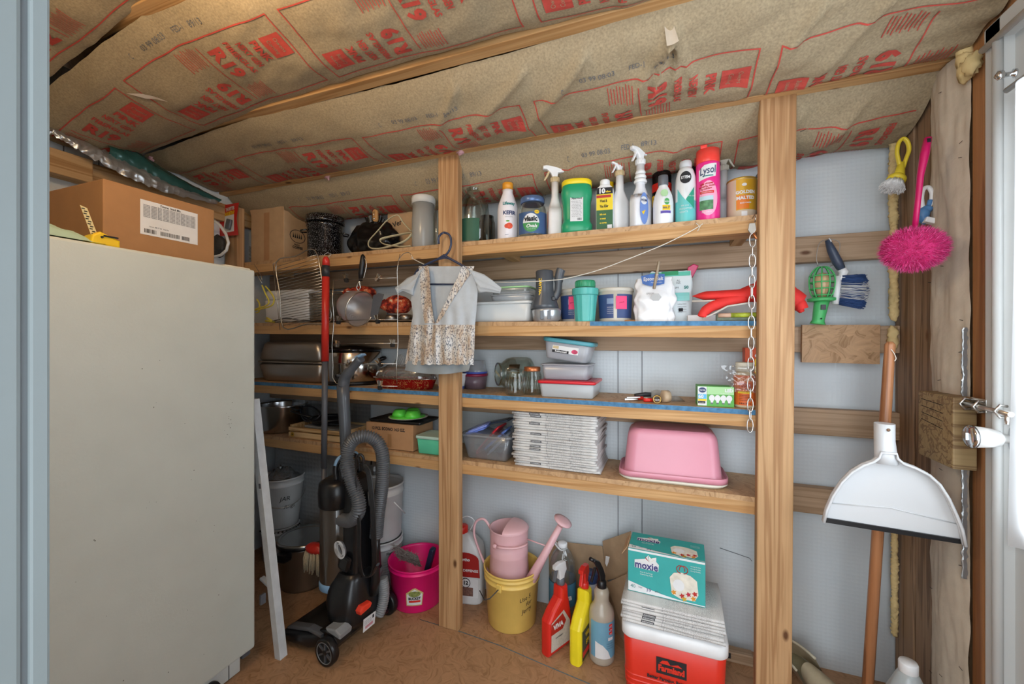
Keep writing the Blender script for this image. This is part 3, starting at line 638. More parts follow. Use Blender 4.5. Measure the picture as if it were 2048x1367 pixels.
# white hose ring by the box, black net bag
b = MB(); P = [Q(x, y, 1.30) for x, y in ((428, 440), (440, 450), (452, 468), (457, 485), (453, 500), (442, 510), (428, 513), (415, 508), (410, 480), (415, 450))]
b.tube(P, .0062, WHITE, 8, closed=True); tag(b.build('hose_ring'), 'thin white plastic hose bent in a ring between the box and the corner stud', 'hose')
b = MB(); blob(b, Q(437, 492, 1.36), .045, pm('black_net', '#2a2a2c', .5, 0, .5, 300, .8, 200), (.9, .5, 1.25), 24, .2); tag(b.build('net_bag'), 'black mesh bag squeezed behind the white hose ring', 'bag')
# ================================================================== top shelf, left of the middle post
S1 = 1.53
# coil of brown wire basket
t = thing('stacked_liners', 'dark ribbed stack standing at the far left end of the top shelf', 'baking cups', (XA(494, 1.56), 1.56, S1))
b = MB()
for i in range(16): b.lathe([(.022, i * .0068), (.034, i * .0068 + .004), (.0345, i * .0068 + .0055), (.022, i * .0068 + .002)], pm('brown_ribs', '#4c4238', .6), 20)
b.build('stack', t)
x0, x1 = XA(502, 1.50), XA(568, 1.50); zt = ZT(535, 424, 1.50)
t = thing('cardboard_box', 'tan cardboard carton with a round leaf emblem on its side on the top shelf', 'box', ((x0 + x1) / 2, 1.58, S1))
wx = x1 - x0; b = MB(); b.box((0, 0, (zt - S1) / 2), (wx, .16, zt - S1), CARDL, bev=.003); b.rect2(-.022, .001, .016, zt - S1, CARD, frontmap(.08)); b.build('carton', t)
b = MB(); b.box((-.0, -.082, (zt - S1) + .012), (wx, .003, .035), CARDL, rot=Matrix.Rotation(.2, 3, 'X')); b.build('flap', t)
mr = lambda x, y: (wx / 2 + .0008, x, y)
b = MB(); n = 28; hz = (zt - S1) * .55
for i in range(n):
    a, a2 = 2 * pi * i / n, 2 * pi * (i + 1) / n
    b.add([mr(.048 * cos(a), hz + .034 * sin(a)), mr(.048 * cos(a2), hz + .034 * sin(a2)), mr(.044 * cos(a2), hz + .031 * sin(a2)), mr(.044 * cos(a), hz + .031 * sin(a))], [(0, 1, 2, 3)], INK, False)
for i in range(5): b.poly2([(-.03 + i * .012, hz - .01), (-.026 + i * .012, hz + .018), (-.021 + i * .012, hz - .008)], INK, mr)
b.text('FRESH', .012, INK, mr, (-.005, hz - .044), .03); b.text('COFFEE', .018, INK, mr, (-.0, hz - .058), .05); b.build('emblem', t)
# speckled canner
ENB = N('speckled_enamel'); vo = ENB.n('ShaderNodeTexVoronoi'); vo.inputs['Scale'].default_value = 260; ENB.l(ENB.map((1, 1, 1)), vo.inputs['Vector'])
ENB.l(ENB.ramp(vo.outputs[0], [(0.16, (.75, .75, .75, 1)), (0.24, (.006, .006, .008, 1))]), ENB.b.inputs['Base Color']); ENB.b.inputs['Roughness'].default_value = .12
X, r = CYL(607, 692, 1.565); zt = ZT(650, 430, 1.56) - S1
t = thing('stock_pot', 'tall black speckled enamel stock pot with its lid on the top shelf', 'pot', (X, 1.565, S1), FACE(X, 1.565)); r *= .93
b = MB(); b.lathe([(r * .86, 0), (r * .9, .004), (r * .92, zt * .7), (r * .97, zt * .72), (r * .97, zt * .76), (r * .94, zt * .78)], ENB.m, 40); b.build('pot_body', t)
b = MB(); b.lathe([(r, zt * .80), (r * 1.04, zt * .82), (r * 1.0, zt * .86), (r * .98, zt * .95), (r * .5, zt), (.0, zt * 1.01)], ENB.m, 40); b.build('lid', t)
b = MB()
for s_ in (-1, 1): b.tube([(s_ * r * .92, -.03, zt * .62), (s_ * (r + .018), -.02, zt * .6), (s_ * (r + .018), .02, zt * .6), (s_ * r * .92, .03, zt * .62)], .004, ENB.m, 8)
b.build('handle', t)
# black bag
BAG = pm('black_bag', '#0d0e10', 0.22, 0, .2, 30, .9, 22)
X, r = CYL(688, 808, 1.575); t = thing('trash_bag', 'knotted black plastic bag slumped on the top shelf', 'bag', (X, 1.575, S1))
b = MB(); zt = ZT(748, 436, 1.575) - S1
def bag(u, v):
    a = 2 * pi * u; h = v; rr = r * .95 * (sin(pi * min(1, (h * .66 + .27))) ** .8) * (1 + .13 * sin(7 * a + 3 * h) * h + .12 * noise.noise(Vector((cos(a) * 3, sin(a) * 3, h * 5))))
    if h > .8: rr = r * (.16 + .12 * abs(sin(4 * a))) * (1 + (h - .8) * 2)
    return (rr * cos(a) * 1.02, rr * sin(a) * .6, max(0.0, zt * h - .008 * sin(5 * a) * h))
b.grid(bag, 60, 34, BAG); b.build('bag_skin', t, fix=False)
# pulley
t = thing('wooden_pulley', 'small wooden block pulley with a steel pin against the black bag', 'pulley', Q(750, 440, 1.47)); WD = pm('pulley_wood', '#b98a55', .5)
b = MB(); c_ = Q(751, 424, 1.475); d_ = Q(750, 432, 1.475); b.prism([(c_.x + .011 * cos(a), c_.z - .0 + .011 * sin(a)) for a in [i * pi / 8 for i in range(0, 9)]] + [(c_.x + .011 * cos(a), d_.z - .014 + .011 * sin(a)) for a in [pi + i * pi / 8 for i in range(0, 9)]], .014, WD, 'y', (0, 1.475, 0), .002); b.build('block', t, rel=True)
b = MB(); b.tube([(c_.x, 1.466, c_.z), (c_.x, 1.462, c_.z - .02)], .0018, STEELB, 6); blob(b, (c_.x, 1.466, d_.z - .014), .005, STEELB, amp=0); b.build('pin', t, rel=True)
# cream strap
b = MB(); STR = pm('cream_strap', '#c9bf9c', .6)
P = [Q(*p) for p in ((822, 462, 1.50), (806, 444, 1.50), (795, 430, 1.49), (775, 440, 1.485), (755, 462, 1.48), (738, 482, 1.478), (740, 495, 1.478), (760, 497, 1.48), (795, 488, 1.49), (815, 478, 1.50), (822, 466, 1.51), (795, 470, 1.52), (762, 478, 1.50), (768, 488, 1.49), (800, 493, 1.48), (822, 492, 1.48))]
def smooth(P, k=6, closed=False):
    P = [Vector(p) for p in P]; o = []; L = len(P)
    rng = range(L if closed else L - 1)
    for i in rng:
        g = (lambda j: P[j % L]) if closed else (lambda j: P[max(0, min(L - 1, j))])
        a, b_, c_, d_ = g(i - 1), g(i), g(i + 1), g(i + 2)
        for j in range(k):
            u = j / k; o.append(.5 * ((2 * b_) + (c_ - a) * u + (2 * a - 5 * b_ + 4 * c_ - d_) * u * u + (3 * b_ - a - 3 * c_ + d_) * u ** 3))
    if not closed: o.append(P[-1])
    return o
P = [Vector((p.x, p.y, max(p.z, S1 + .007))) for p in smooth(P)]
b.tube(P, .0065, STR, 8, flat=.35); tag(b.build('strap'), 'flat cream strap coiled in loops on the top shelf in front of the bag', 'strap')
x0, x1 = XA(775, 1.62), XA(835, 1.62); t = thing('cardboard_box', 'pale cardboard box with black Ver lettering behind the strap and the jug', 'box', ((x0 + x1) / 2, 1.655, S1)); hh = ZT(800, 420, 1.62) - S1
b = MB(); b.box((0, 0, hh / 2), (x1 - x0, .07, hh), CARDL, bev=.002); b.build('carton', t)
b = MB(); b.text('Ver', .035, INK, frontmap(.035), (-.028, hh * .72), .02, rot=.25); b.build('lettering', t)
# generic containers -------------------------------------------------------
def jug(nm, lb, cat, p0, p1, Y, ptop, z, prof, mat, parts=(), rot=0.0, n=36, sy=1.0, k=1.0):
    """prof: list of (radius fraction, height fraction); parts: (name, prof, mat)"""
    X, r = CYL(p0, p1, Y); h = ZT((p0 + p1) / 2, ptop, Y) - z; r *= k
    t = thing(nm, lb, cat, (X, Y, z), FACE(X, Y) + rot)
    b = MB(); b.lathe([(r * a, h * c_) for a, c_ in prof], mat, n, sy=sy); b.build('body' if nm != 'glass_jar' else 'glass', t)
    for (pn, pp, pmat) in parts:
        b = MB(); b.lathe([(r * a, h * c_) for a, c_ in pp], pmat, n, sy=sy); b.build(pn, t)
    return t, r, h
LID = pm('lid_white', '#dfe0de', .4)
t, r, h = jug('plastic_jug', 'tall frosted juice jug with a white screw lid left of the middle post', 'jug', 823, 871, 1.53, 395, S1, [(.93, 0), (.98, .02), (.98, .60), (.94, .62), (.92, .86)], clear('frosted', '#d9dbd8', .1, .25, '#c3c5c3', .6), [('lid', [(1.0, .86), (1.0, .97), (.95, 1.0), (0, 1.0)], LID)])
jug('glass_jar', 'narrow clear jar half hidden by the middle post beside the frosted jug', 'jar', 866, 884, 1.50, 410, S1, [(.95, 0), (1, .03), (1, .75), (.7, .85), (.72, 1.0)], CLEAR)
# ------------------------------------------------------------------ top shelf right of the middle post
GL = pm('green_stuff', '#2f5b45', .6)
t, r, h = jug('glass_bottle', 'large clear glass jug with a dark green label right of the middle post', 'bottle', 914, 981, 1.535, 360, S1, [(.93, 0), (1, .03), (1, .5), (.93, .62), (.6, .74), (.44, .80), (.42, .84), (.50, .85), (.42, .87), (.42, .9), (.50, .91), (.42, .93), (.46, .96), (.46, 1.0)], clear('jug_glass', '#e4ebe7', .22), k=.93)
b = MB(); b.lathe([(r * 1.006, h * .03), (r * 1.006, h * .36)], GL, 24, a0=-pi / 2 - 1.25, a1=-pi / 2 + .35); b.build('paper_label', t, fix=False)
jug('glass_jar', 'low dark grey glass jar standing behind the big glass jug', 'jar', 958, 990, 1.61, 433, S1, [(.95, 0), (1, .04), (1, .8), (.85, .9), (.86, 1)], clear('smoke_glass', '#9aa09c', .15))
# kefir
KW = pm('kefir_white', '#e9e5ea', .3)
t, r, h = jug('drink_bottle', 'white kefir bottle with an orange cap and a peach on the label', 'bottle', 995, 1036, 1.505, 367, S1, [(.9, 0), (1, .02), (1, .52), (.92, .62), (.62, .77), (.50, .83), (.52, .88)], KW, [('cap', [(.53, .88), (.53, .99), (.48, 1.0), (0, 1.0)], pm('cap_orange', '#e0982a', .4))])
NAVY = pm('print_navy', '#2f3f68', .6); TEALI = pm('print_teal', '#2f7f7c', .6); PEA = pm('peach_print', '#e2583a', .6, 0, .2, 60); LEAF = pm('leaf_print', '#6aa84a', .6)
b = MB(); mc = cylmap(r); b.text('Lifeway', .016, TEALI, mc, (.004, h * .60), .04, step=.006); b.text('KEFIR', .020, NAVY, mc, (.006, h * .44), .045, step=.006); b.text('cultured low fat', .005, INKG, mc, (.004, h * .375), step=.006)
def disc2(mb, c, rx, ry, mat, mp, n=18, step=None): mb.poly2([(c[0] + rx * cos(2 * pi * i / n), c[1] + ry * sin(2 * pi * i / n)) for i in range(n)], mat, mp, step)
mc1 = cylmap(r, 0, .0009); disc2(b, (.006, h * .22), .0135, .012, PEA, mc1, step=.006); disc2(b, (-.004, h * .215), .009, .0085, PEA, mc1, step=.006); disc2(b, (.0, h * .30), .007, .003, LEAF, cylmap(r, 0, .0012), step=.006)
b.text('peach', .006, NAVY, mc, (-.004, h * .07)); b.build('label_print', t, fix=False)
# pickle jar
BLID = pm('lid_blue_metal', '#5b74a0', .3, .4)
t, r, h = jug('pickle_jar', 'empty pickle jar with a blue metal lid and a white and green label', 'jar', 1036, 1094, 1.505, 395, S1, [(.9, 0), (1, .04), (1, .52), (.95, .68), (.80, .80), (.76, .84)], CLEARG, [('lid', [(.80, .83), (.84, .86), (.84, .95), (.78, .98), (.0, .98)], BLID)])
LB = pm('label_blue', '#3c5b86', .5); LGR = pm('label_green', '#3f9153', .5)
b = MB(); e = .0008; b.lathe([(r + e, h * .05), (r + e, h * .56)], LB, 24, a0=-pi / 2 - 1.15, a1=-pi / 2 + 1.2)
mm = lambda k: cylmap(r, 0, k)
disc2(b, (-.006, h * .30), .032, h * .22, PAPERW, mm(.0012), 24, .006); b.poly2([(-.006 + .032 * cos(a), h * .30 + h * .22 * sin(a)) for a in [pi + i * pi / 12 for i in range(13)]], LGR, mm(.0016), .006)
b.text('vlasic', .026, INK, mm(.002), (-.006, h * .39), .05, w=.05, step=.006); b.text('Ovals', .018, PAPERW, mm(.002), (-.004, h * .22), .03, shear=.3, step=.006); b.text('hamburger dill chips', .004, PAPERW, mm(.002), (-.004, h * .15)); disc2(b, (.016, h * .55), .009, .007, YW, mm(.002)); b.text('fresh', .006, INK, mm(.0024), (.016, h * .55)); b.build('paper_label', t, fix=False)
# trigger sprayers ---------------------------------------------------------
def spray(lb, p0, p1, Y, ptop, z, body, head, trig, depth=.55, yaw=0.0, neckf=.30, headf=.20, collar=None, shoulder=.62, nm='spray_bottle', waist=0.0, sidefront=False, hs=1.0, wf=1.0):
    X, r = CYL(p0, p1, Y); h = ZT((p0 + p1) / 2, ptop, Y) - z; r *= wf
    t = thing(nm, lb, 'spray bottle', (X, Y, z), FACE(X, Y) + yaw)
    hb = h * (1 - headf); nr = .0135
    prof = [(.86, 0), (1, .03), (1 - waist, .25), (1 - waist, .4), (1, .5), (.98, shoulder), (.7, shoulder + .12), (.45, shoulder + .22)]
    R = []; n = 32
    for a, c_ in prof:
        zz = hb * c_ if c_ < .9 else hb
        rx = max(r * a, nr); ry = max(r * depth * (a if a > .9 else (a + .1)), nr)
        ex = 3.2 if c_ < shoulder + .05 else 2.2
        R.append([(rx * math.copysign(abs(cos(q)) ** (2 / ex), cos(q)), ry * math.copysign(abs(sin(q)) ** (2 / ex), sin(q)), zz) for q in [2 * pi * i / n for i in range(n)]])
    R.append([(nr * cos(2 * pi * i / n), nr * sin(2 * pi * i / n), hb) for i in range(n)])
    b = MB(); b.loft(R, body); b.build('body', t)
    b = MB(); zz = hb; b.lathe([(nr * 1.1, zz - .002), (nr * 1.2, zz), (nr * 1.2, zz + .016), (nr * .8, zz + .018)], collar or head, 18)
    for i in range(12):
        a = i * pi / 6; b.box((nr * 1.2 * cos(a), nr * 1.2 * sin(a), zz + .008), (.002, .002, .014), collar or head)
    b.build('collar', t)
    s = h * headf / .062 * hs; z0 = hb + .016
    b = MB(); b.prism([(x * s, z0 + y * s) for x, y in ((-.010, 0), (.010, 0), (.012, .018), (.034, .020), (.034, .026), (.016, .042), (-.034, .046), (-.046, .044), (-.046, .032), (-.030, .030), (-.016, .016))], .020 * s, head, 'y', bev=.004); b.build('sprayer_head', t)
    b = MB(); b.prism([(x * s, z0 + y * s) for x, y in ((-.024, .030), (-.017, .028), (-.026, .006), (-.038, -.012), (-.044, -.011), (-.034, .008))], .011 * s, trig, 'y', bev=.002); b.build('trigger', t)
    return t, r, hb, r * depth
BGE = pm('trigger_tan', '#c9b48c', .5)
t, r, hb, d = spray('plain white spray bottle with a tan trigger pointing left on the top shelf', 1096, 1124, 1.50, 330, S1, pm('spray_white', '#dfdcda', .35), WHITE, BGE, .75, .12, collar=BGE, shoulder=.50, headf=.24, hs=.95)
b = MB(); ml = lambda x, y: (-r - .0008, x, y); disc2(b, (0.0, hb * .3), .010, .035, pm('orange_print', '#d86a45', .6), ml); b.build('side_label', t, fix=False)
# green tub
GT = pm('tub_green', '#1f9668', .35)
X, r = CYL(1121, 1186, 1.51); h = ZT(1153, 366, 1.51) - S1; t = thing('plant_food_tub', 'green plastic plant food tub with a yellow lid and a white label', 'tub', (X, 1.51, S1), FACE(X, 1.51)); b = MB(); k = .98
R = []
for a, c_ in ((.92, 0), (.98, .03), (.98, .16), (.86, .22), (.84, .26), (.88, .60), (.96, .68), (.98, .80), (.88, .90), (.86, .92)):
    R.append([(r * k * a * math.copysign(abs(cos(q)) ** .62, cos(q)), r * k * a * .92 * math.copysign(abs(sin(q)) ** .62, sin(q)), h * c_) for q in [2 * pi * i / 40 for i in range(40)]])
b.loft(R, GT); b.build('body', t)
b = MB(); R = [[(r * a * math.copysign(abs(cos(q)) ** .75, cos(q)), r * a * .92 * math.copysign(abs(sin(q)) ** .75, sin(q)), h * c_) for q in [2 * pi * i / 40 for i in range(40)]] for a, c_ in ((.90, .90), (.93, .91), (.93, .985), (.89, 1.0))]; b.loft(R, pm('lid_yellow', '#efd51f', .4)); b.build('lid', t)
b = MB(); fm = frontmap(r * .82 * .98); fm2 = frontmap(r * .82 * .98, e=.0012); b.rect2(-.023, h * .20, .023, h * .72, PAPERW, fm); b.text('Plant Food', .010, INK, fm2, (0, h * .62), .02, shear=.3, w=.038); disc2(b, (0, h * .68), .004, .002, INK, fm2)
for i in range(11): b.text('sol nitr phos 15%', .0042, INK, fm2, (-.002 + .002 * (i % 3), h * (.57 - i * .028)), w=.034)
random.seed(2); q = .002
while q < .018: wd = random.choice((.0005, .001)); b.rect2(q, h * .215, q + wd, h * .26, INK, fm2); q += wd + .0008
b.build('paper_label', t, fix=False)
# weed killer jug, box-like
def ftext(b, lines, fm):
    for (s, size, m, x, y, w_) in lines: b.text(s, size, m, fm, (x, y), .03, w=w_)
x0, x1 = XA(1190, 1.49), XA(1226, 1.49); h = ZT(1208, 358, 1.5) - S1
t = thing('weed_killer_jug', 'white jug with a yellow, red and green weed killer label on the top shelf', 'jug', ((x0 + x1) / 2, 1.515, S1), FACE(x0, 1.5) * .6)
b = MB(); w2 = (x1 - x0) / 2; R = [[(w2 * a * math.copysign(abs(cos(q)) ** .5, cos(q)), .024 * (a if a > .8 else a * 1.3) * math.copysign(abs(sin(q)) ** .5, sin(q)), h * c_) for q in [2 * pi * i / 32 for i in range(32)]] for a, c_ in ((.94, 0), (1, .02), (1, .78), (.9, .84), (.62, .88), (.6, .89))]; b.loft(R, WHITE); b.build('body', t)
b = MB(); b.lathe([(.0165, h * .88), (.018, h * .89), (.018, h * .98), (.016, h), (0, h)], WHITE, 24); b.build('cap', t)
b = MB(); fm = frontmap(.0243); fm2 = frontmap(.0243, e=.0014); YP = pm('label_yellow', '#e8cc1c', .5); GP = pm('label_dgreen', '#2e5f35', .5); BP = INK; RP = pm('label_red', '#b22a22', .5)
b.rect2(-w2 * .9, .008, w2 * .9, h * .40, GP, fm); b.rect2(-w2 * .9, h * .40, w2 * .9, h * .70, YP, fm); b.rect2(-w2 * .9, h * .70, w2 * .9, h * .82, BP, fm2)
b.text('10', .024, PAPERW, frontmap(.0243, e=.002), (-.010, h * .755), .05); b.text('gallons', .009, YP, frontmap(.0243, e=.002), (.012, h * .74), .04, w=.018); b.rect2(-w2 * .9, h * .63, w2 * .7, h * .68, RP, fm2)
ftext(b, [('Weed &', .014, INK, -.004, h * .57, .026), ('Vine Killer', .014, INK, -.002, h * .47, .030), ('kills root', .009, YP, -.006, h * .32, .022), ('no weeds', .009, YP, -.006, h * .24, .02), ('no worries', .009, YP, -.005, h * .16, .024)], fm2); b.rect2(w2 * .3, .01, w2 * .8, h * .12, PAPERW, fm2); b.build('paper_label', t, fix=False)
t, r, hb, d = spray('white spray bottle with a faceted white head and tan collar beside the weed killer', 1221, 1258, 1.53, 323, S1, WHITE, WHITE, WHITE, .8, .55, collar=BGE, shoulder=.52, headf=.20, hs=.9)
b = MB(); p = Q(1221, 351, 1.60); ax(p + Vector((0.01, 0, 0)), [(0, .010), (.02, .011), (.024, .008)], YEL, b, 14); b.tube([p + Vector((.0, 0, -.01)), (p.x, p.y, S1 + .004)], .012, YEL, 14); tag(b.build('spray_nozzle'), 'small yellow nozzle peeking out behind the faceted spray head', 'nozzle')
t, r, hb, d = spray('white spray bottle with a ribbed neck and a blue oval label near the aerosol cans', 1258, 1304, 1.495, 295, S1, pm('spray_white2', '#dfe1e6', .3), WHITE, WHITE, .62, .75, shoulder=.42, headf=.21, hs=.95)
b = MB()
for i in range(3): b.lathe([(.0135 + .0022 * (3 - i), hb * (.70 + .07 * i)), (.0155 + .0024 * (3 - i), hb * (.725 + .07 * i)), (.0135 + .0022 * (2.4 - i), hb * (.765 + .07 * i))], WHITE, 24)
b.build('neck_ring', t)
b = MB(); LBL = pm('label_periwinkle', '#6f8fd0', .5); dd = d + .0006; fm = lambda x, y: (x, -dd - .0006, y); disc2(b, (-.006, hb * .28), .019, .055, LBL, fm, 26); disc2(b, (-.008, hb * .40), .014, .014, PAPERW, lambda x, y: (x, -dd - .0012, y)); b.text('HUM', .012, NAVY, lambda x, y: (x, -dd - .0018, y), (-.008, hb * .40), .04); b.poly2([(-.018, hb * .22), (.0, hb * .26), (-.01, hb * .18)], YW, lambda x, y: (x, -dd - .0014, y)); b.build('paper_label', t, fix=False)
# cans ---------------------------------------------------------------------
t, r, h = jug('aerosol_can', 'black insect spray can with a red band and yellow lettering, partly hidden', 'spray can', 1304, 1343, 1.60, 333, S1, [(.95, 0), (1, .01), (1, .72)], BLACK, [('cap', [(.97, .72), (1.0, .74), (1.0, .93), (.9, .98), (.0, 1.0)], BLACKG)])
b = MB(); b.lathe([(r + .0006, h * .60), (r + .0006, h * .72)], RED, 30, a0=-pi, a1=0); b.text('Raid', .05, YW, cylmap(r, 0, .0012), (.002, h * .48), .05, rot=.15, step=.006); b.rect2(-.02, h * .1, .0, h * .2, RP, cylmap(r, 0, .001), .006); b.build('can_print', t, fix=False)
t, r, h = jug('cleaner_bottle', 'small white bottle with a grey cap and green and purple label', 'bottle', 1306, 1347, 1.49, 352, S1, [(.92, 0), (1, .02), (1, .45), (.9, .58), (.62, .72), (.45, .78), (.45, .84)], WHITE, [('cap', [(.5, .80), (.52, .81), (.50, .97), (.47, 1.0), (0, 1.0)], GREY)])
b = MB(); mc = cylmap(r); b.rect2(-.002, h * .26, .024, h * .36, YW, mc, .006); b.rect2(-.008, h * .20, .026, h * .25, pm('print_purple', '#5b4aa0', .5), mc, .006); disc2(b, (.012, h * .43), .0085, .011, pm('print_green', '#4fa35a', .5), cylmap(r, 0, .0012), step=.006); disc2(b, (.004, h * .60), .012, .012, pm('print_pale_green', '#a9cf9c', .5), mc, step=.006); b.text('home', .008, PAPERW, cylmap(r, 0, .0018), (.012, h * .43), .03); b.text('no.7', .012, NAVY, cylmap(r, 0, .0018), (.010, h * .31), .03); b.build('paper_label', t, fix=False)
t, r, h = jug('aerosol_can', 'white and teal STEM insect spray can with a grey top', 'spray can', 1350, 1393, 1.50, 322, S1, [(.94, 0), (1, .01), (1, .60), (.96, .72), (.80, .82), (.60, .88)], pm('can_white', '#dcdfe0', .3), [('cap', [(.60, .87), (.62, .95), (.55, .985), (.3, 1.0), (0, 1.0)], pm('cap_grey', '#c2c5c8', .4))], k=.98)
TL = pm('can_teal', '#63c0bf', .35); TG = pm('can_green', '#2f9d80', .35)
b = MB(); b.lathe([(r + .0005, .003), (r + .0005, h * .34)], TL, 34, a0=-pi - .1, a1=.1); b.poly2([(-.028, h * .34), (-.0, h * .34), (-.012, h * .42), (-.028, h * .54)], TL, cylmap(r, 0, .0006), .006); b.poly2([(.0, h * .35), (.029, h * .20), (.029, h * .55)], TG, cylmap(r, 0, .0010), .006)
disc2(b, (0, h * .69), .0175, .020, INK, cylmap(r, 0, .0016), 28, .006); b.text('STEM', .013, PAPERW, cylmap(r, 0, .0024), (0, h * .69), .03, w=.027, step=.006); disc2(b, (.008, h * .50), .008, .010, PAPERW, cylmap(r, 0, .0018), step=.006)
b.text('kills ants', .007, PAPERW, cylmap(r, 0, .0012), (-.002, h * .26)); b.text('MOSQUITOES', .008, PAPERW, cylmap(r, 0, .0012), (-.0, h * .21), w=.04, step=.006); b.text('GNATS', .008, PAPERW, cylmap(r, 0, .0012), (-.006, h * .16)); b.text('90% OFF', .006, PAPERW, cylmap(r, 0, .0016), (.018, h * .4)); b.build('can_print', t, fix=False)
jug('aerosol_can', 'plain black spray can standing behind the teal STEM can', 'spray can', 1366, 1397, 1.60, 318, S1, [(.95, 0), (1, .01), (1, .75), (.96, .76), (.96, .94), (.85, .99), (0, 1.0)], BLACK)
PK = pm('can_pink', '#e8308a', .3); CO = pm('can_coral', '#f0473e', .3)
t, r, h = jug('aerosol_can', 'tall hot pink and coral disinfectant spray can on the top shelf', 'spray can', 1391, 1441, 1.50, 303, S1, [(.97, 0), (1, .006), (1, .80), (.98, .81)], PK, [('cap', [(.96, .81), (.98, .82), (.98, 1.0), (.88, 1.0), (.88, .9), (.0, .9)], CO)], k=.98)
b = MB(); b.box((-.012, -.0, h * 1.02), (.020, r * 1.85, h * .045), CO, bev=.002); b.build('cap_lip', t)
b = MB(); m1, m2, m3 = cylmap(r, 0, .0006), cylmap(r, 0, .0011), cylmap(r, 0, .0017)
b.poly2([(-.029, h * .55), (.024, h * .60), (.028, h * .78), (-.01, h * .76), (-.029, h * .70)], PAPERW, m1, .006); b.text('Lysol', .034, pm('print_slate', '#44506e', .5), m2, (-.002, h * .68), .02, shear=.25, rot=.12, w=.052, step=.006)
b.rect2(-.016, h * .60, .016, h * .615, TEALI, m2, .006)
disc2(b, (.002, h * .30), .029, h * .24, pm('can_pinkpale', '#f3a8c6', .4), m1, 26, .006)
for i, s_ in enumerate(('kills viruses', 'bacteria, mold', '& mildew')): b.text(s_, .0085, RP, m2, (-.004, h * (.50 - i * .035)), .04, rot=.1, step=.006)
b.rect2(-.024, h * .365, .018, h * .40, RED, m2, .006); b.text('disinfectant', .006, PAPERW, m3, (-.003, h * .382), w=.034, step=.006)
GRN = pm('meadow_print', '#55855c', .6, 0, .45, 80); b.rect2(-.026, h * .14, .016, h * .33, GRN, m2, .006); b.rect2(-.026, h * .27, .016, h * .33, pm('sky_print', '#b9d4de', .6), m3, .006); b.text('spring waterfall', .005, PAPERW, m2, (-.004, h * .11)); b.build('can_print', t, fix=False)
t, r, hb, d = spray('grey spray bottle with a pale trigger hidden behind the pink can', 1436, 1458, 1.585, 313, S1, pm('spray_grey', '#c9ccce', .4), pm('pale_nozzle', '#b9b5a8', .5), pm('pale_nozzle', '#b9b5a8'), .8, pi, shoulder=.5, headf=.2)
MT = pm('can_gold', '#cfa02c', .4, .2); MO = pm('can_orange', '#e07c22', .45); MTN = pm('can_tan', '#c9b79f', .45)
t, r, h = jug('food_canister', 'tan canister with an orange and gold food label next to the right post', 'canister', 1453, 1514, 1.525, 362, S1, [(.97, 0), (1, .02), (1, .95), (.97, .97)], MTN, [('lid', [(1.01, .95), (1.02, .96), (1.02, .99), (.99, 1.0), (0, .99)], pm('lid_gold', '#c9a64a', .3, .6))])
b = MB(); b.lathe([(r + .0006, h * .2), (r + .0006, h * .94)], MT, 24, a0=-pi / 2 - .35, a1=-pi / 2 + 1.3); b.rect2(-.014, h * .22, .022, h * .55, MO, cylmap(r, 0, .001), .006); m2 = cylmap(r, 0, .0016)
b.text('GOLDEN', .014, PAPERW, m2, (.012, h * .62), .05, step=.006); b.text('MALTED', .014, PAPERW, m2, (.012, h * .48), .05, step=.006); b.text('RICE CAKES', .006, PAPERW, m2, (.012, h * .36), .03); disc2(b, (.008, h * .80), .007, .005, PAPERW, m2); b.rect2(.0, .004, .016, h * .16, PAPERW, m2, .006); b.build('paper_label', t, fix=False)
GB = pm('grass_print', '#2c7a3a', .45, 0, .6, 60); x0, x1 = XA(1503, 1.53), XA(1535, 1.53)
t = thing('seed_bag', 'bright green grass-printed bag leaning behind the right post', 'bag', ((x0 + x1) / 2, 1.55, S1)); b = MB(); hh = ZT(1515, 335, 1.53) - S1
b.prism([(-.03, 0), (.03, 0), (.03, hh * 1.15), (-.03, hh * .55)], .03, GB, bev=.004); b.build('bag_body', t)
b = MB(); b.prism([(-.031, hh * .56), (.03, hh * 1.16), (.03, hh * 1.22), (-.031, hh * .66)], .032, GREY); b.box((0, -.016, .03), (.03, .001, .04), INK); b.build('top_fold', t)
# ================================================================== things hanging in front of the shelves
def W(P, Y=None): return [Q(*p) if len(p) == 3 else Q(p[0], p[1], Y) for p in P]
# wire cooling rack
YR = 1.43; t = thing('cooling_rack', 'chrome wire cooling rack hung in front of the second shelf near the fridge', 'rack', Q(600, 655, YR))
TL_, TR_, BR_, BL_ = Q(553, 524, YR), Q(630, 500, YR), Q(662, 640, YR), Q(567, 655, YR)
b = MB(); b.tube(smooth([TL_, TL_.lerp(TR_, .5), TR_, TR_.lerp(BR_, .5), BR_, BR_.lerp(BL_, .5), BL_, BL_.lerp(TL_, .5)], 4, True), .0030, STEELB, 6, closed=True)
b.tube([p + Vector((-.008, -.012, -.01)) for p in (TL_, BL_)], .0016, STEELB, 6); b.tube([TL_, TL_ + Vector((-.008, -.012, -.01))], .0016, STEELB, 6); b.build('frame', t, rel=True)
b = MB()
for i in range(1, 24): u = (i / 24) ** .85; b.tube([TL_.lerp(BL_, u), TR_.lerp(BR_, u)], .0014, STEELB, 5)
b.build('cross_wires', t, rel=True)
